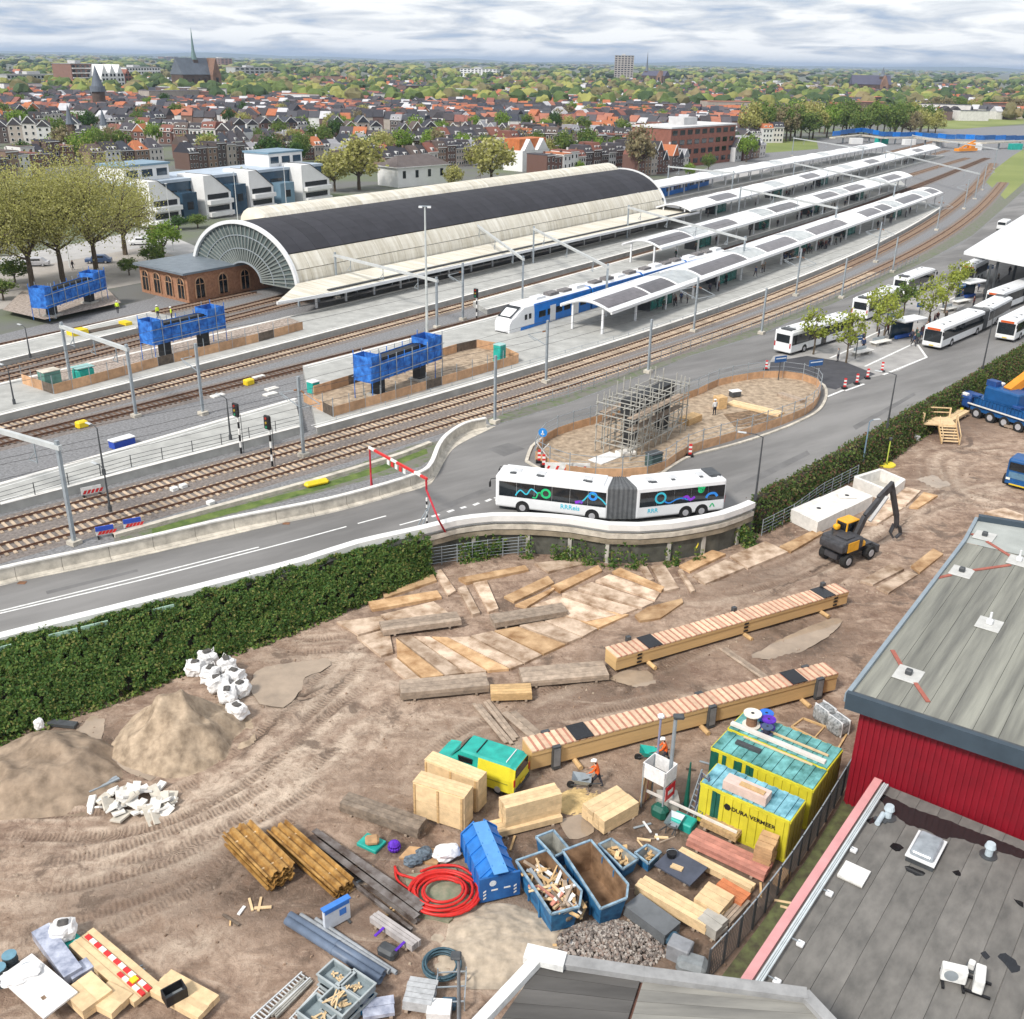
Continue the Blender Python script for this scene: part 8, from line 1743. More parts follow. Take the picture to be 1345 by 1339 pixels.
MB((o0.x,o0.y,0)).prism([(p.x,p.y) for p in (n0,n1,P(1120,1400,z5),P(640,1400,z5))],0,z5-.13).build('wall',brick_d,nr)
# loose scrap lying about the yard
for i,(x,y,n_,lab) in enumerate(((716,1225,9,'scrap slats strewn before the scrap skip'),(870,1100,8,'scrap slats strewn beside the compressor'),(640,1120,6,'small offcuts at the back of the blue skip'),(1000,1180,8,'broken slats by the wire fence'),(160,1285,7,'broken slats right of the striped barriers'),(330,1200,6,'offcuts in front of the left sheet piles'),(480,1150,7,'offcuts between the steel beams and the hose'),(930,1010,6,'small scraps by the nearest ladder'),(690,1060,5,'small scraps behind the van'))):
    c=P(x,y,0);t=thing('loose_scrap',lab,'scrap',(c.x,c.y,max(0,yz(c.x,c.y))+.03),0,'loose scrap in the yard')
    for k in range(n_):piece('scrap_piece',rg.choice((timber_l,timber_g,timber,timber_d,white_b,steel_g)),t,(rg.uniform(-1.3,1.3),rg.uniform(-.8,.8),.03),(rg.uniform(.25,1.1),rg.uniform(.06,.16),rg.uniform(.03,.08)),rg.random()*3.1)
# ================================================================== trees
LEAFC={'olive':[(.44,.43,.13),(.50,.49,.18),(.38,.38,.12),(.54,.52,.24),(.34,.33,.11)],'spring':[(.34,.38,.06),(.42,.46,.09),(.27,.32,.05),(.36,.42,.12)],'fresh':[(.21,.33,.05),(.27,.39,.07),(.16,.27,.045),(.31,.42,.09)],'dark':[(.07,.14,.035),(.09,.17,.04),(.055,.115,.03)],
         'brown':[(.30,.25,.15),(.36,.30,.17),(.25,.21,.13),(.38,.35,.19)],'mid':[(.15,.23,.055),(.19,.27,.06),(.12,.19,.05),(.24,.29,.085)]}
def leafm(k):return ramp_mat('leaf_'+k,LEAFC[k],.75,'island',.3,.5,True)
def tree_meshes(seed,H_,rad,nleaf,size,kind,limbs=9,trunk_r=.35,crown0=.32,gaps=.0):
    """ trunk with limbs, and leaves clumped round the limb ends; returns two meshes """
    rs_=np.random.RandomState(seed);mb=MB();tips=[]
    h0=H_*crown0;mb.tube([(0,0,-.2),(.05,0,h0*.5),(0,.05,h0)],[trunk_r*1.15,trunk_r,trunk_r*.85],7)
    def grow(p,d,ln,r,lev):
        q=p+d*ln;mid_=(p+q)/2+Vector(rs_.randn(3)*ln*.06);mb.tube([p,mid_,q],[r,r*.8,r*.55],4 if lev else 5)
        if lev>=2:tips.append(q);tips.append(mid_);return
        for k in range(3 if lev==0 else 3):
            nd_=(d+Vector(rs_.randn(3)*.55));nd_.z=nd_.z*.8+.18;nd_.normalize();grow(q,nd_,ln*rs_.uniform(.55,.8),r*.55,lev+1)
        tips.append(q)
    for k in range(limbs):
        a=2*math.pi*k/limbs+rs_.rand()*.6;el=rs_.uniform(.35,1.25);d_=Vector((math.cos(a)*math.cos(el),math.sin(a)*math.cos(el),math.sin(el)))
        grow(Vector((0,0,h0*rs_.uniform(.8,1.1))),d_,(H_-h0)*.36 if el>.8 else rad*.5,trunk_r*.5,0)
    grow(Vector((0,0,h0)),Vector((0,0,1)),(H_-h0)*.4,trunk_r*.6,0)
    T=np.array([tuple(t_) for t_ in tips]);cz_=(H_+h0)/2;v_=T-np.array([0,0,cz_]);e_=np.sqrt((v_[:,0]/rad)**2+(v_[:,1]/rad)**2+(v_[:,2]/((H_-h0)/2))**2);T=np.array([0,0,cz_])+v_/np.maximum(1,e_/.93)[:,None]
    th=rs_.randn(len(T)//2,3);th/=np.linalg.norm(th,axis=1,keepdims=True);extra=th*np.array([rad,rad,(H_-h0)/2])*rs_.uniform(.55,.98,(len(th),1))+np.array([0,0,cz_]);C=np.vstack([T,extra])
    i=rs_.randint(0,len(C),nleaf);c=C[i]+rs_.randn(nleaf,3)*rad*.105;n_=(c-np.array([0,0,cz_]));n_/=np.linalg.norm(n_,axis=1,keepdims=True)+1e-6
    crown=foliage('crown',c,n_,nleaf,size,leafm(kind),seed=seed+1,jit=.05,tilt=.8,asp=1.3,mesh_only=True)
    return mb.mesh('trunk',bark),crown
def put_tree(ms,pos,label,s=1.0,rz=0.,group=None,name='tree',sz=None):
    t=thing(name,label,'tree',pos,rz,group);t.scale=(s,s,sz or s);link('trunk',ms[0],t);link('crown',ms[1],t);return t
# plane trees on the station square
for i,(px,H_,rad,s) in enumerate((((-14,386),19,9.5,31),((43,377),18.5,9.0,32),((83,370),19,9.5,33),((128,363),21,11.5,34),((165,335),15,6.5,36))):
    put_tree(tree_meshes(s,H_,rad,22000 if i<4 else 9000,.2,'olive',12,.42,.27),P(*px,ZP),['olive leaved plane tree cut by the left edge','olive leaved plane tree second from the left edge','slimmer plane tree between the two big ones on the square','biggest olive plane tree beside the blue netted pier','smaller plane tree behind the biggest one'][i],1,i,'plane trees on the station square','plane_tree')
# young trees on the bus waiting island
for i,(x,y,H_,r_) in enumerate(((1068,466,6.2,2.2),(1111,477,7.0,2.4),(1160,450,6.6,2.4),(1152,436,6.8,2.3),(1218,432,7.2,2.6),(1240,412,6.8,2.4),(1255,392,6.5,2.2),(1186,415,5.4,2.2))):
    put_tree(tree_meshes(50+i,H_,r_*.85,1000,.24,'spring' if i !=7 else 'mid',6,.12,.36),P(x,y,ZP),['young bright green tree beside the first white bus','young bright green tree next to the bench at the crossing','young tree between the two stop signs','young tree behind the second bench','young tree above the queue at the articulated bus','young tree behind the articulated bus','young tree before the white station roof','darker small tree beside the half hidden bus'][i],1,i,'young trees of the bus station','young_tree')
TP={k:[tree_meshes(100+10*j+q,11,4.6,2400,.48,k,7,.3,.28) for q in range(3 if k in ('olive','mid') else 2)] for j,k in enumerate(('olive','fresh','dark','brown','mid'))}
rt=random.Random(21);TREEPOS=[]
def city_tree(px,kind,H_,label,group,wide=1.0):
    p=P(px[0],px[1],ZP);s=H_/11;TREEPOS.append((p.x,p.y,4.6*s*wide));put_tree(rt.choice(TP[kind]),p,label,s*wide,rt.random()*6.28,group,'tree',s)
NT=[((472,250),'olive',14,'broad olive tree left of the white villa',1.3),((440,252),'olive',11,'olive tree beside the white office block',1.1),((645,243),'olive',14,'broad olive brown tree right of the white villa',1.25),((596,250),'olive',7,'small pale tree in front of the white villa',1),((740,190+25),'mid',11,'green tree among the brick houses, left',1),((772,208),'mid',11,'green tree among the brick houses, right',1.1),((838,232),'brown',16,'bare brown tree rising before the grey gables',.8),((855,215),'brown',14,'second bare tree beside the grey gables',.8),
      ((215,338),'fresh',6.5,'small bright tree by the glass end of the shed',1.2),((202,355),'mid',4.5,'low dark shrub tree beside the brick building',1.2),((330,270),'olive',9,'thin tree in front of the blue office wall',.8),((262,282),'olive',8,'thin tree at the left of the office block',.8),((20,372),'mid',4,'round green bush at the left edge of the square',1.5),((5,395),'mid',3.4,'low hedge bush at the far left',1.6),((170,362),'mid',3,'low bush behind the left blue pier',1.4),
      ((930,225),'mid',6,'small tree before the flat roofed brick block',1),((905,235),'fresh',5,'small bright tree by the blue train',1),((985,208),'mid',6,'small tree at the white end house',1),((260,300),'mid',3,'clipped bush before the white office',2),((235,302),'dark',3,'dark clipped bush before the white office',1.6),((760,232),'fresh',5,'small bright tree behind the shed roof',1)]
for px,k,H_,lab,w in NT:city_tree(px,k,H_,lab,None,w)
# the line of tall trees beyond the far canopies
for i in range(36):x=985+i*6.9+rt.uniform(-4,4);city_tree((x,184-(x-985)*.035+rt.uniform(-6,4)),rt.choice(('olive','mid','brown','olive','mid','fresh')),rt.uniform(13,19),f'tall tree in the line beyond the far canopies, {od(i)} from the left','line of trees beyond the canopies',.95)
for i in range(16):x=1215+i*9+rt.uniform(-3,3);city_tree((x,152+rt.uniform(-4,3)),rt.choice(('dark','mid','olive','brown')),rt.uniform(10,15),f'tree behind the field at the far right, {od(i)} from the left','trees behind the far field',1.1)

# ================================================================== houses
wall_c=ramp_mat('house_wall',[(.12,.085,.075),(.15,.085,.07),(.10,.08,.075),(.24,.17,.13),(.58,.55,.52),(.13,.085,.07),(.66,.65,.63),(.16,.09,.075),(.40,.35,.31),(.6,.6,.6)],.9,'object',.12,2)
roof_c=ramp_mat('house_roof',[(.045,.045,.055),(.06,.055,.06),(.07,.065,.075),(.05,.05,.062),(.07,.062,.065),(.42,.15,.07),(.055,.06,.075),(.11,.085,.075),(.05,.047,.05),(.20,.085,.065),(.075,.07,.08),(.3,.3,.32)],.8,'object',.15,2)
trim_w=M('trim_white',(.66,.66,.65),.6,.06,1)
win_me=MB().b2((-.55,-.05,-.75),(.55,.02,.75)).b2((-.43,-.075,-.63),(.43,-.052,.63),1).mesh('window',[trim_w,glass_d])
def house_proto(k):
    w,d_,st_,rh,kind=[(6,9,2,3.6,'eave'),(6.5,10,3,2.8,'mansard'),(6,9,2,4.2,'gable'),(7.5,10,2,3.8,'eave'),(6,11,3,.5,'flat'),(6.2,9,3,3.4,'gable'),(9,10,2,4.5,'hip'),(5.8,9,2,3.4,'eave')][k]
    h=st_*2.9+.4;t=thing('terraced_house','x','house',(0,-5000,0));x=w/2
    MB().b2((-x+.01,0,0),(x-.01,d_,h)).build('wall',wall_c,t)
    ov=.3;e=h+.004
    if kind=='eave':v_=[(-x,-ov,e),(x,-ov,e),(x,d_+ov,e),(-x,d_+ov,e),(-x,d_/2,h+rh),(x,d_/2,h+rh)];f_=[(0,1,5,4),(2,3,4,5),(1,2,5),(3,0,4)]
    elif kind=='gable':v_=[(-x,-ov,e),(-x,d_,e),(0,d_,h+rh),(0,-ov,h+rh),(x,d_,e),(x,-ov,e)];f_=[(0,3,2,1),(3,5,4,2),(0,5,3),(1,2,4)]
    elif kind=='hip':v_=[(-x,-ov,e),(x,-ov,e),(x,d_+ov,e),(-x,d_+ov,e),(-x*.4,d_/2,h+rh),(x*.4,d_/2,h+rh)];f_=[(0,1,5,4),(2,3,4,5),(1,2,5),(3,0,4)]
    elif kind=='mansard':v_=[(-x,-ov,e),(x,-ov,e),(x,1.6,h+rh),(-x,1.6,h+rh),(x,d_-1.6,h+rh),(-x,d_-1.6,h+rh),(x,d_,e),(-x,d_,e)];f_=[(0,1,2,3),(3,2,4,5),(5,4,6,7),(1,6,4,2),(0,3,5,7)]
    else:v_=[(-x,-.2,e),(x,-.2,e),(x,d_+.2,e),(-x,d_+.2,e),(-x,-.2,h+.4),(x,-.2,h+.4),(x,d_+.2,h+.4),(-x,d_+.2,h+.4)];f_=[(4,5,6,7),(0,1,5,4),(1,2,6,5),(2,3,7,6),(3,0,4,7)]
    rf=MB().add(v_,f_).build('roof',roof_c,t);MB().b2((x-1.2,d_/2-.4,h+rh*.6),(x-.5,d_/2+.3,h+rh+.8)).build('chimney',wall_c,rf)
    if kind=='gable':MB().bar((-x,-ov-.05,e),(0,-ov-.05,h+rh+.05),.2,.35).bar((0,-ov-.05,h+rh+.05),(x,-ov-.05,e),.2,.35).build('bargeboard',trim_w,rf)
    else:MB().b2((-x,-ov-.22,h-.1),(x,-ov-.02,h+.18)).build('gutter',trim_w,rf)
    if kind in ('eave','mansard','hip'):
        for xx in ((-1.4,1.4) if k % 2 else (0,)):
            yy=.4;dm_=MB().b2((xx-.75,yy,h+.2),(xx+.75,yy+2.4,h+1.7)).build('dormer',trim_w,rf);link('window',win_me,dm_,(xx,yy-.02,h+1.0),None,(.9,1,.75))
    for s_ in range(st_):
        for xx in ((-w*.3,0,w*.3) if w>6.2 else (-w*.25,w*.25)):link('window',win_me,t,(xx,-.03,1.7+s_*2.9),None,(1.05,1,1.05))
    return keep(t)
HP=[house_proto(k) for k in range(8)];hcount=[0];used=set();HPOS=[]
def put_house(k,pos,yaw,label,group,s=1.0):
    hcount[0]+=1;HPOS.append((pos.x,pos.y))
    if k not in used:used.add(k);r=HP[k];r.location=pos;r.rotation_euler=(0,0,yaw);r.scale=(s,s,s);r['label']=label
    else:r=dup(HP[k],pos,yaw,label,(s,s,s))
    r['group']=group;return r
def row(a,b,n_,ks,lab,group,hs=.76):
    p,q=P(*a,ZP),P(*b,ZP);d=q-p;yaw=math.atan2(d.y,d.x);rr=random.Random(int(a[0]*7+a[1]));k0=rr.choice(ks);w0=d.length/n_;nv=Vector((-d.y,d.x,0)).normalized()
    for i in range(n_):
        if rr.random()<.3:k0=rr.choice(ks)
        wd=(6,6.5,6,7.5,6,6.2,9,5.8)[k0];r=put_house(k0,p+d*((i+.5)/n_)+nv*rr.choice((0,0,.4,-.5)),yaw,f'house in the {lab}, {od(i)} from the left',group,w0/wd);r.scale=(w0/wd*.995,hs,hs*rr.choice((.85,.92,1,1.08)))
row((716,236),(836,224),12,(4,1,4),'dark brick row right behind the shed','brick row behind the shed');row((838,232),(878,228),5,(2,5),'grey gabled row beside the shed end','gabled row');row((880,226),(905,222),3,(2,5),'white gabled corner by the brick block','gabled corner');row((966,213),(1006,206),5,(2,0),'white end houses before the sports field','end houses')
row((505,226),(640,216),12,(1,0,3),'long dark roofed row behind the white villa','row behind the villa');row((650,212),(712,206),6,(1,4),'short brick row behind the orange topped house','short brick row');row((455,208),(560,202),10,(0,3,1),'row with white gutters left of centre','row with white gutters');row((690,198),(800,192),11,(1,1,0),'white mansard row behind the brick row','mansard row')
row((120,218),(215,212),5,(6,3),'big dark roofed villas behind the plane trees','villas behind the plane trees');row((30,222),(100,217),4,(6,4),'villas at the far left behind the trees','far left villas');row((240,210),(330,205),7,(6,0,3),'roofs behind the white office block','roofs behind the office');row((345,204),(430,199),7,(0,2,3),'roofs right of the office block','roofs right of the office')
row((455,226),(515,221),6,(0,3,1),'short row behind the broad olive tree','row behind the olive tree');row((250,224),(345,216),8,(3,0,4),'row just behind the office block','row behind the office');row((350,214),(450,208),8,(0,1,3),'row between the office and the olive tree','row beside the office');row((745,208),(835,202),9,(0,1,4),'row behind the two green trees','row behind the green trees');row((-20,240),(60,232),5,(4,6),'flat topped houses at the left edge','left edge houses');row((585,205),(680,199),9,(1,0,7),'row with dormers in the middle','row with dormers');row((850,205),(900,201),5,(0,2),'row behind the grey gables','row behind the gables')
bands=[(196,'first'),(188,'second'),(180.5,'third'),(174,'fourth'),(168,'fifth'),(162.5,'sixth'),(157.5,'seventh')];rr2=random.Random(77)
for bi,(yb,nm) in enumerate(bands):
    x=-30+rr2.uniform(0,30);sgm=0
    while x<965+8*bi:
        n_=rr2.randint(4,9);pxw=4.9*1330/((33.5/math.tan((yb-(68+x*.0183))/1330)) if yb>75 else 400);slope=rr2.choice((-.03,-.01,.01,-.05,.03));y0=yb+(x-450)*.0135+rr2.uniform(-2.5,2.5)
        if hcount[0]<292 and rr2.random()<.92:
            row((x,y0),(x+n_*pxw,y0+n_*pxw*(slope+.012)),n_,(0,7,1,3,2,5,0,7),f'{nm} band of roofs back from the shed, terrace {sgm + 1}'.replace('terrace 1','leftmost terrace').replace('  ',' ') if False else f'{od(sgm)} terrace of the {nm} roof band',f'terraces of the {nm} band');sgm+=1
        x+=n_*pxw+rr2.choice((4,10,22,30))
for k in range(8):
    if k not in used:
        for c in HP[k].children_recursive:bpy.data.objects.remove(c)
        bpy.data.objects.remove(HP[k])
# the countless small roofs farther out, one mass
mb=MB();rr3=random.Random(9)
def far_house(x,y,yaw,w,d_,h,rh):
    ca,sa=math.cos(yaw),math.sin(yaw);T=lambda a,b,z:(x+a*ca-b*sa,y+a*sa+b*ca,ZP+z);X,Y=w/2,d_/2
    mb.add([T(-X,-Y,0),T(X,-Y,0),T(X,Y,0),T(-X,Y,0),T(-X,-Y,h),T(X,-Y,h),T(X,Y,h),T(-X,Y,h)],[(0,1,5,4),(1,2,6,5),(2,3,7,6),(3,0,4,7)],1)
    mb.add([T(-X,-Y-.3,h),T(X,-Y-.3,h),T(X,Y+.3,h),T(-X,Y+.3,h),T(-X,0,h+rh),T(X,0,h+rh)],[(0,1,5,4),(2,3,4,5),(1,2,5),(3,0,4)],0)
for seg_ in range(1050):
    if seg_<970:px,py=rr3.uniform(-40,1345),172-66*rr3.random()**.9;px=px if py<150 else px*.7
    else:px,py=rr3.uniform(900,1345),rr3.uniform(118,140)
    py+=(px-600)*.014;p=P(px,py,ZP)
    if p.y>4200 or p.y<450:continue
    n_=rr3.randint(3,9);yaw=rr3.choice((0,.15,-.2,.9,1.6,-.6));
    for i in range(n_):far_house(p.x+math.cos(yaw)*5.6*i,p.y+math.sin(yaw)*5.6*i,yaw,5.4,rr3.uniform(7,9),rr3.uniform(4.2,6.2),rr3.uniform(2.4,3.6))
for k in range(70):
    px,py=rr3.uniform(-40,1345),rr3.uniform(108,150);p=P(px,py+(px-600)*.014,ZP)
    if 560<p.y<3000:w_,d2,h2,yw=rr3.uniform(18,45),rr3.uniform(9,14),rr3.uniform(6,11),rr3.choice((0,.2,-.3,.9));far_house(p.x,p.y,yw,w_,d2,h2,.3)
o=struct(mb.build('far_houses',[ramp_mat('far_roof',[(.05,.05,.06),(.40,.14,.07),(.06,.06,.07),(.07,.06,.065),(.24,.10,.08),(.10,.09,.10),(.05,.055,.07),(.36,.15,.10),(.5,.5,.52),(.06,.055,.06),(.08,.08,.09)]),ramp_mat('far_wall',[(.16,.11,.10),(.14,.09,.08),(.66,.64,.62),(.22,.15,.12),(.68,.68,.67),(.36,.32,.28),(.6,.6,.6)])]),'stuff');o['label']='mass of small red and dark roofs spreading to the horizon';o['category']='houses'
# trees scattered through the streets
TL=[]
for i in range(185):yb=226-78*rt.random()**.85;x=rt.uniform(-20,1000);TL.append((int(min(7,(226-yb)//10)),x,yb+(x-450)*.0135 if yb<205 else yb-2,rt.choice(('fresh','olive','mid','fresh','olive','brown','mid','dark'))))
TL.sort();cnt={}
for bd_,x,y,k in TL:
    cnt[bd_]=cnt.get(bd_,0)+1
    city_tree((x,y),k,rt.uniform(6,11),f"{dict(fresh='bright green', olive='olive', mid='mid green', brown='brownish', dark='dark green')[k]} tree among the roofs, {od(cnt[bd_] - 1)} from left in the {od(bd_)} strip",'trees among the roofs',rt.uniform(.85,1.15))
# the wooded land out to the horizon
def blob_tree(mb,x,y,r_,h,rs_):
    ICO,ICOF=IC[2] if y<1500 else IC[1];bmv=ICO*np.array([r_,r_,h*.42])*(1+(.22 if y>1500 else .17)*rs_.randn(len(ICO),1));bmv=bmv+np.array([x,y,ZP+h*.55]);k=len(mb.v);mb.v+=bmv.tolist();mb.f+=[(a+k,b+k,c+k) for a,b,c in ICOF];mb.m+=[0]*len(ICOF)
IC={}
for k in (1,2):bm=bmesh.new();bmesh.ops.create_icosphere(bm,subdivisions=k,radius=1);bm.verts.index_update();IC[k]=(np.array([v.co[:] for v in bm.verts]),[tuple(v.index for v in f.verts) for f in bm.faces]);bm.free()
mb=MB();rs_=np.random.RandomState(12)
for k in range(1750):
    px,py=rr3.uniform(-60,1400),146-48*rr3.random()**.75;py+=(px-600)*.0155;p=P(px,py,ZP)
    if 620<p.y<5200:
        for j in range(rr3.randint(1,3)):s=rr3.choice((.55,.7,.9,1.2,1.5));blob_tree(mb,p.x+rr3.uniform(-9,9),p.y+rr3.uniform(-14,14),4.4*s,10*s**.8,rs_)
for k in range(2300):
    d_=2400*(1+7*rr3.random()**1.6);a=rr3.uniform(-.62,.62);s=1+d_/6000;blob_tree(mb,d_*math.tan(a),d_,9*s*rr3.uniform(.8,1.6),13+3*rr3.random(),rs_)
o=struct(mb.build('far_wood',ramp_mat('far_leaf',[(.11,.15,.045),(.17,.21,.055),(.065,.10,.033),(.27,.27,.08),(.15,.135,.065),(.045,.075,.03),(.22,.23,.07),(.09,.13,.04),(.055,.085,.033),(.22,.18,.09)],.85,'island',.3,.2)),'stuff');o['label']='wooded suburbs fading towards the horizon';o['category']='wood'
# low hills on the horizon
hv=[];nh=160
for i in range(nh+1):
    x=-16000+32000*i/nh;z=42+26*math.sin(i*.21)*math.sin(i*.07+1)+14*math.sin(i*.53)+(30 if 118<i<135 else 0)*math.sin((i-118)/17*PI);hv+=[(x,19500,-5),(x,20500,max(8,z)),(x,24000,max(5,z*.8))]
mb=MB();mb.add(hv,[(3*i+k,3*i+3+k,3*i+4+k,3*i+1+k) for i in range(nh) for k in range(2)]);struct(mb.build('hills',M('far_hill',(.06,.09,.045),.95,.3,.002)))
fieldm=M('field_green',(.16,.22,.05),.95,.3,.01,col2=(.25,.28,.09))
for pts in ([(980,203),(1010,183),(1072,182),(1075,196)],[(1190,168),(1230,158),(1345,150),(1345,163),(1260,170)],[(1290,235),(1330,205),(1345,196),(1345,240),(1320,262)]):sheet('field',pts,.03,fieldm)
sheet('street',[(-40,345),(60,328),(200,300),(260,325),(245,340),(190,325),(60,348),(-40,368)],.028,M('street_grey',(.40,.39,.38),.9,.1,.5));sheet('street',[(960,232),(1000,215),(1100,197),(1105,202),(1010,222),(970,240)],.028,M('street_grey'))

# ================================================================== landmark buildings
def block(a,b,dp,h,label,wallm,storeys=4,cols=8,roofm=None,name='apartment_block',win=glass_d,band=None,z=ZP,pent=True,win_h=1.4):
    p,q=P(*a,z),P(*b,z);d=q-p;L_=d.length;t=thing(name,label,'building',p,math.atan2(d.y,d.x))
    MB().b2((0,0,0),(L_,dp,h)).build('wall',wallm,t);MB().b2((-.3,-.3,h+.003),(L_+.3,dp+.3,h+.5)).build('roof',roofm or M('roof_grey',(.3,.3,.3),.8,.15,.3),t)
    if pent:MB().b2((L_*.35,dp*.3,h+.5),(L_*.55,dp*.7,h+3)).build('roof_house',M('roof_house',(.5,.5,.5),.7,.1,.5),t)
    sh=h/storeys
    for s_ in range(storeys):
        for c in range(cols):piece('window',win,t,(L_*(c+.5)/cols,-.03,sh*(s_+.55)),(L_/cols*.62,.12,sh*.5))
        for c in range(3):piece('window',win,t,(L_+.03,dp*(c+.5)/3,sh*(s_+.55)),(.12,dp/3*.55,sh*.5))
        if band:piece('balcony',band,t,(L_/2,-.5,sh*s_+.5),(L_*.96,1.0,.9))
    return t
wht=M('render_white',(.76,.76,.75),.7,.05,.5);bge=M('brick_red',(.26,.11,.08),.9,.15,1)
block((878,222),(962,212),16,13,'flat roofed brick and white apartment block by the far platforms',bge,4,9,M('roof_pale',(.6,.6,.6),.7,.08,.4),band=None)
block((806,107),(831,107.5),22,46,'lone tower block on the horizon',M('tower_brown',(.36,.33,.31),.8,.1,.05),12,6,band=None);block((604,101),(652,102),40,16,'long white block before the wooded horizon',wht,4,10)
block((168,108),(212,107),25,17,'white grid fronted office far behind the church',wht,4,12);block((12,118),(98,117),20,13,'long grey flat block at the far left',M('grey_render',(.4,.41,.4),.8,.1,.3),3,18,band=M('grey_render'));block((98,122),(135,121),22,24,'brown and white stepped block left of the white gables',M('brown_brick',(.24,.14,.11),.9,.1,.3),6,6,band=wht)
block((-5,82),(22,82),40,14,'low white hall at the far left horizon',wht,2,6);block((215,80),(235,80),30,20,'brick block left of the spire on the horizon',M('brown_brick'),4,4);block((275,90),(291,91),30,26,'brick tower block right of the spire',M('brown_brick'),6,4);block((310,105),(360,105),25,17,'pale flat block right of the church',M('grey_render'),4,8);block((1000,118),(1030,119),30,10,'low white hall before the horizon at the right',wht,2,5)
# white gabled offices
p0,p1=P(136,122,ZP),P(176,121,ZP);d=p1-p0;t=thing('gabled_office','white office with row of steep gables and dark openings','building',p0,math.atan2(d.y,d.x));L_=d.length
for k in range(4):
    x0,x1=L_*k/4,L_*(k+1)/4-.3;xm=(x0+x1)/2;MB().add([(x0,0,0),(x1,0,0),(x1,0,14),(xm,0,24 if k<3 else 20),(x0,0,14),(x0,18,0),(x1,18,0),(x1,18,14),(xm,18,24 if k<3 else 20),(x0,18,14)],[(0,1,2,3,4),(9,8,7,6,5),(0,5,6,1),(1,6,7,2),(2,7,8,3),(3,8,9,4),(4,9,5,0)]).build('gable',wht if k<3 else bge,t)
    for r_ in range(4):
        for c in (-.22,.22):piece('window',glass_d,t,(xm+c*(x1-x0),-.05,3+r_*4),((x1-x0)*.25,.2,2.3))
# churches
slate_r=M('church_slate',(.12,.14,.17),.7,.15,.2);chb=M('church_brick',(.10,.07,.055),.9,.2,.3);cop=M('copper_green',(.14,.22,.22),.6,.15,.3)
def church(a,b,label,nave_h,ridge,sp_x,sp_top,tower_w,mats=(chb,slate_r,cop),dp=16):
    p,q=P(*a,ZP),P(*b,ZP);d=q-p;L_=d.length;t=thing('church',label,'church',p,math.atan2(d.y,d.x))
    MB().b2((0,0,0),(L_,dp,nave_h)).build('wall',mats[0],t);MB().add([(-.5,-.6,nave_h),(L_+.5,-.6,nave_h),(L_+.5,dp+.6,nave_h),(-.5,dp+.6,nave_h),(-.5,dp/2,ridge),(L_+.5,dp/2,ridge)],[(0,1,5,4),(2,3,4,5),(1,2,5),(3,0,4)]).build('roof',mats[1],t)
    for k in range(6):piece('window',glass_d,t,(L_*(k+.5)/6,-.05,nave_h*.55),(1.3,.2,nave_h*.5))
    x=L_*sp_x;th_=nave_h*1.25;tw=MB().b2((x-tower_w,dp/2-tower_w,nave_h*.2),(x+tower_w,dp/2+tower_w,max(th_,ridge*.95))).build('tower',mats[0],t);z0=max(th_,ridge*.95)
    MB().cyl((x,dp/2,z0),(x,dp/2,z0+(sp_top-z0)*.3),tower_w*1.1,8,tower_w*.5).cyl((x,dp/2,z0+(sp_top-z0)*.3),(x,dp/2,sp_top),tower_w*.5,8,.08).build('spire',mats[2],tw)
    # transept gable
    xt=L_*.82;MB().add([(xt-5,-4,0),(xt+5,-4,0),(xt+5,-4,nave_h),(xt,-4,ridge),(xt-5,-4,nave_h),(xt-5,dp/2,0),(xt+5,dp/2,0),(xt+5,dp/2,nave_h),(xt,dp/2,ridge),(xt-5,dp/2,nave_h)],[(0,1,2,3,4),(1,6,7,2),(2,7,8,3),(3,8,9,4),(4,9,5,0)]).build('transept',M('church_brick2',(.22,.13,.09),.9,.2,.3),t);piece('window',glass_d,t,(xt,-4.1,nave_h*.6),(3,.2,nave_h*.5));return t
church((243,125),(292,124),'big brick church with slate roof and very tall thin spire',17,31,.48,56,2.6)
church((842,111),(872,112),'distant church with sharp dark spire right of the tower block',14,22,.1,52,3,(chb,M('church_slate2',(.08,.08,.12),.7,.1,.2),slate_r));church((1118,125),(1168,126),'distant dark church with stumpy tower at the right',13,24,.8,34,4.5,(chb,M('church_slate2'),slate_r),20)
# round turret with cone
b=P(133,152,ZP);t=thing('round_turret','round grey turret with pointed cone roof at the upper left','tower',b);MB().cyl((0,0,0),(0,0,13),3.6,16).build('wall',chb,t);MB().cyl((0,0,13),(0,0,16),4.4,16,4.2).build('gallery',slate_r,t);MB().cyl((0,0,16),(0,0,27),3.3,16,.1).build('cone_roof',slate_r,t)
# turreted villa roofs
for i,(x,y,h) in enumerate(((98,205,17),(141,200,15))):
    b=P(x,y,ZP);t=thing('roof_turret',['thin spire on the villa behind the plane trees','white lantern turret on the villa roof'][i],'turret',b);MB().b2((-1.1,-1.1,0),(1.1,1.1,h*.62)).build('shaft',wht if i else chb,t);MB().cyl((0,0,h*.62),(0,0,h),1.5,8,.05).build('spire',slate_r,t)
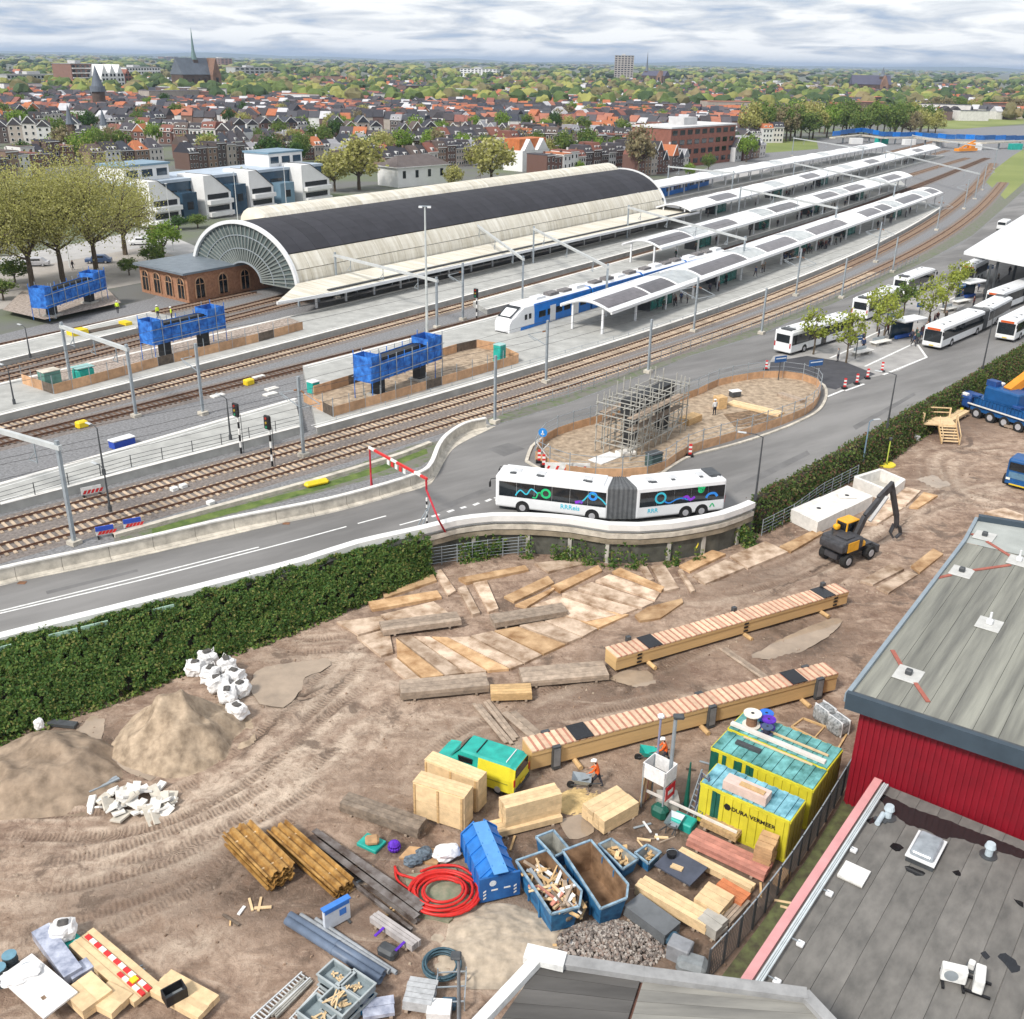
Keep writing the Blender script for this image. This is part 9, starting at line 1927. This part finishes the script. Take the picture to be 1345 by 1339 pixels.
# white and blue office complex
p0,p1=P(196,300,ZP),P(440,262,ZP);d=p1-p0;L_=d.length;t=thing('office_complex','white and blue office complex with slanted white wings','building',p0,math.atan2(d.y,d.x));ob=M('office_blue',(.035,.075,.12),.25,.3,.3);og=M('office_blue_light',(.16,.26,.34),.4,.15,.3)
MB().b2((0,4,0),(L_,16,8.0)).build('main_wall',ob,t);MB().b2((-.3,3.7,8.003),(L_+.3,16.3,8.6)).build('roof',M('roof_bluegrey',(.40,.47,.55),.5,.1,.3),t)
for k,(u,w) in enumerate(((.02,.13),(.27,.13),(.50,.13),(.80,.17))):
    x0,x1=L_*u,L_*(u+w);wg=MB().add([(x0,0,0),(x1,0,0),(x1,0,5.2),(x0+(x1-x0)*.3,0,9.2),(x0,0,9.2),(x0,8,0),(x1,8,0),(x1,8,5.2),(x0+(x1-x0)*.3,8,9.2),(x0,8,9.2)],[(0,1,2,3,4),(9,8,7,6,5),(0,5,6,1),(1,6,7,2),(2,7,8,3),(3,8,9,4),(4,9,5,0)]).build('white_wing',wht,t)
    for z_ in (1.6,4.2):piece('window',glass_d,wg,((x0+x1)/2,-.04,z_+.4),((x1-x0)*.8,.1,1.1));piece('balcony',wht,wg,((x0+x1)/2,-.6,z_-.7),((x1-x0)*.9,1.2,.9))
    MB().add([(x0+(x1-x0)*.3,-.2,9.3),(x1,-.2,5.3),(x1,8,5.3),(x0+(x1-x0)*.3,8,9.3)],[(0,1,2,3)]).build('slanted_roof',M('roof_brown',(.12,.10,.09),.8,.2,1),wg)
for u,w,h in ((.17,.07,6.0),(.42,.07,6.5),(.68,.08,5.5)):
    tw_=MB().b2((L_*u,.5,0),(L_*(u+w),5,h)).build('blue_bay',og if u>.6 else ob,t);piece('window',glass_d,tw_,(L_*(u+w/2),.45,h*.55),(L_*w*.4,.08,1.6))
for u,w in ((.02,.2),(.74,.2)):
    up_=MB().b2((L_*u,7,8.6),(L_*(u+w),15,11.6)).build('upper_floor',wht,t)
    for k in range(3):piece('window',glass_b,up_,(L_*(u+w*(k+.5)/3),6.96,10.1),(L_*w/3*.7,.1,1.5))
    MB().b2((L_*u-.3,6.7,11.603),(L_*(u+w)+.3,15.3,12)).build('upper_roof',og,t)
for k in range(9):piece('window',glass_d,t,(L_*(k+.5)/9,3.97,5.6),(L_/9*.6,.08,1.3))
# white villa and orange topped house
p0,p1=P(523,247,ZP),P(588,241,ZP);d=p1-p0;L_=d.length;t=thing('white_villa','white villa with dark hipped roof behind the shed','house',p0,math.atan2(d.y,d.x));MB().b2((0,0,0),(L_,9,5.5)).build('wall',wht,t);MB().add([(-.6,-.6,5.5),(L_+.6,-.6,5.5),(L_+.6,9.6,5.5),(-.6,9.6,5.5),(3.5,4.5,8.2),(L_-3.5,4.5,8.2)],[(0,1,5,4),(2,3,4,5),(1,2,5),(3,0,4)]).build('roof',M('villa_roof',(.12,.10,.095),.8,.15,.8),t);MB().b2((-.7,-.7,5.3),(L_+.7,9.7,5.48)).build('cornice',wht,t)
for k in range(4):piece('window',glass_d,t,(L_*(k+.5)/4,-.04,3.4),(1.1,.1,2.0))
p0,p1=P(686,226,ZP),P(721,222,ZP);d=p1-p0;L_=d.length;t=thing('gabled_house','white gabled house with orange tiled top','house',p0,math.atan2(d.y,d.x));MB().b2((0,0,0),(L_,8,6.5)).build('wall',wht,t);MB().b2((.2,1.5,6.503),(L_-.2,7.8,10)).build('roof',M('tile_orange',(.48,.15,.05),.8,.15,1),t)
for k in range(2):
    x0,x1=L_*(.05+.5*k),L_*(.45+.5*k);g_=MB().add([(x0,-.1,6.5),(x1,-.1,6.5),((x0+x1)/2,-.1,10),(x0,2.5,6.5),(x1,2.5,6.5),((x0+x1)/2,2.5,10)],[(0,1,2),(5,4,3),(0,2,5,3),(1,4,5,2)]).build('gable',wht,t)
    for z_ in (1.8,4.6):piece('window',glass_d,t,((x0+x1)/2,-.04,z_),(1.8,.1,1.6))
# blue fenced bridge works across the tracks at the far right
w=pl([(1092,190),(1130,186),(1160,190),(1200,189),(1240,195),(1290,197),(1345,194),(1380,193)],ZP);o0=w[0];t=thing('bridge_works','long low bridge works with blue netting across the tracks','bridge',o0)
for i,(a,b) in enumerate(zip(w,w[1:])):
    for k in range(4):
        c=a.lerp(b,(k+.5)/4)-o0;d=(b-a);piece('blue_panel',blue_p if (i+k) % 3 else M('train_blue'),t,(c.x,c.y,4.8+.5*math.sin(i*1.7+k*.6)),(d.length/4-.1,.3,2.0),math.atan2(d.y,d.x));piece('deck',concrete_l,t,(c.x,c.y,2.9),(d.length/4,3,.6),math.atan2(d.y,d.x))
        if k % 2:piece('column',steel_g,t,(c.x,c.y,1.4),(.6,.6,2.6))
    c=a.lerp(b,.5)-o0;piece('site_cabin',(wht,teal_p,wht,M('roof_house'))[i % 4],t,(c.x+3,c.y-5,1.3),(6,2.5,2.6),.3)
b=P(1268,200,ZP);t=thing('rail_crane','small orange rail machine before the blue bridge works','machine',b,.5);MB().b2((-6,-1.3,.5),(6,1.3,1.6)).build('chassis',orange_p,t);MB().add(*rbox((3,2.4,2.2),.2,1,(3,0,2.6))).build('cab',orange_p,t);MB().bar((-4,0,1.6),(5,0,4.6),.6).build('boom',orange_p,t)
b=P(1295,152,ZP);t=thing('green_hall','low rounded blue green hall beyond the field','hall',b);mb=MB();mb.add([(x,y,5.5*math.sin(PI*k/8)) for x,y0 in ((-22,0),(22,0)) for k in range(9) for y in [y0+14*(1-math.cos(PI*k/8))]],[(k,k+9,k+10,k+1) for k in range(8)]+[tuple(range(9)),tuple(range(17,8,-1))]);mb.build('roof',M('hall_green',(.16,.26,.27),.5,.1,.1),t);MB().b2((-22,-.2,0),(22,0,1.4)).build('wall',concrete_w,t)
b=P(903,84,ZP);t=thing('radio_mast','thin radio mast on the horizon right of the tower block','mast',Vector((b.x*.25,b.y*.25,ZP)) if b.y>12000 else b);MB().cyl((0,0,0),(0,0,50),.9,5,.3).build('mast',steel_g,t);MB().cyl((0,0,40),(0,0,41.5),2.2,8).build('platform',steel_g,t)
# flag poles / white light columns and a car on the square
for i,(x,y,h) in enumerate(((180,318,12),(228,330,12),(92,352,9),(313+0,296,11),(377,282,11))):lamp_post((x,y),h,['tall white light column left of the office block','tall white light column before the blue office bay','white light column between the plane trees','white light column before the middle of the office','white light column before the right end of the office'][i],0,0,0,M('column_white',(.62,.64,.64),.5,.08,2),'white light columns')
def car(px,rz,col,label):
    b=P(px[0],px[1],ZP);t=thing('parked_car',label,'car',b,rz,'cars');bd=hull(lambda x:[(x,-.85,.3),(x,-.88,.75),(x,-.7 if 1.0<x<3.6 else -.8,1.42 if 1.2<x<3.3 else .85),(x,.7 if 1.0<x<3.6 else .8,1.42 if 1.2<x<3.3 else .85),(x,.88,.75),(x,.85,.3)],[0,.15,.9,1.25,3.2,3.9,4.3],'body',col,t)
    for x in (.8,3.4):
        for s in (-1,1):wheel(bd,x,s*.86,.31,.2)
    for s in (-1,1):piece('side_window',glass_d,bd,(2.2,s*.81,1.12),(1.7,.05,.38),0,(s*-.22,0,0))
car((113,346),.2,M('car_blue',(.06,.10,.2),.3,.1,2),'dark blue car on the square between the plane tree trunks');car((30,350),.2,M('car_grey',(.4,.4,.42),.3,.1,2),'grey car at the left of the square');car((170,322),.2,white_metal,'white car on the street behind the plane trees')
person((96,355),ZP,'dark clad walker crossing the station square',COATS[0],rz=1.,pose='walk')
# ================================================================== air
HZ_T=120.0
mb=MB();mb.b2((-26500,-60,-8.0),(26500,41000,HZ_T));hz=mb.build('haze',[]);hz['kind']='stuff';hz['label']='thin bluish haze over the whole scene';hz['category']='haze'
hm_=bpy.data.materials.new('haze');hm_.use_nodes=True;N,L=hm_.node_tree.nodes,hm_.node_tree.links
N.remove(N['Principled BSDF']);pv_=N.new('ShaderNodeVolumePrincipled');pv_.inputs['Color'].default_value=(.62,.77,1.0,1);pv_.inputs['Density'].default_value=.00007;pv_.inputs['Anisotropy'].default_value=.2
L.new(pv_.outputs[0],N['Material Output'].inputs['Volume']);hz.data.materials.clear();hz.data.materials.append(hm_)
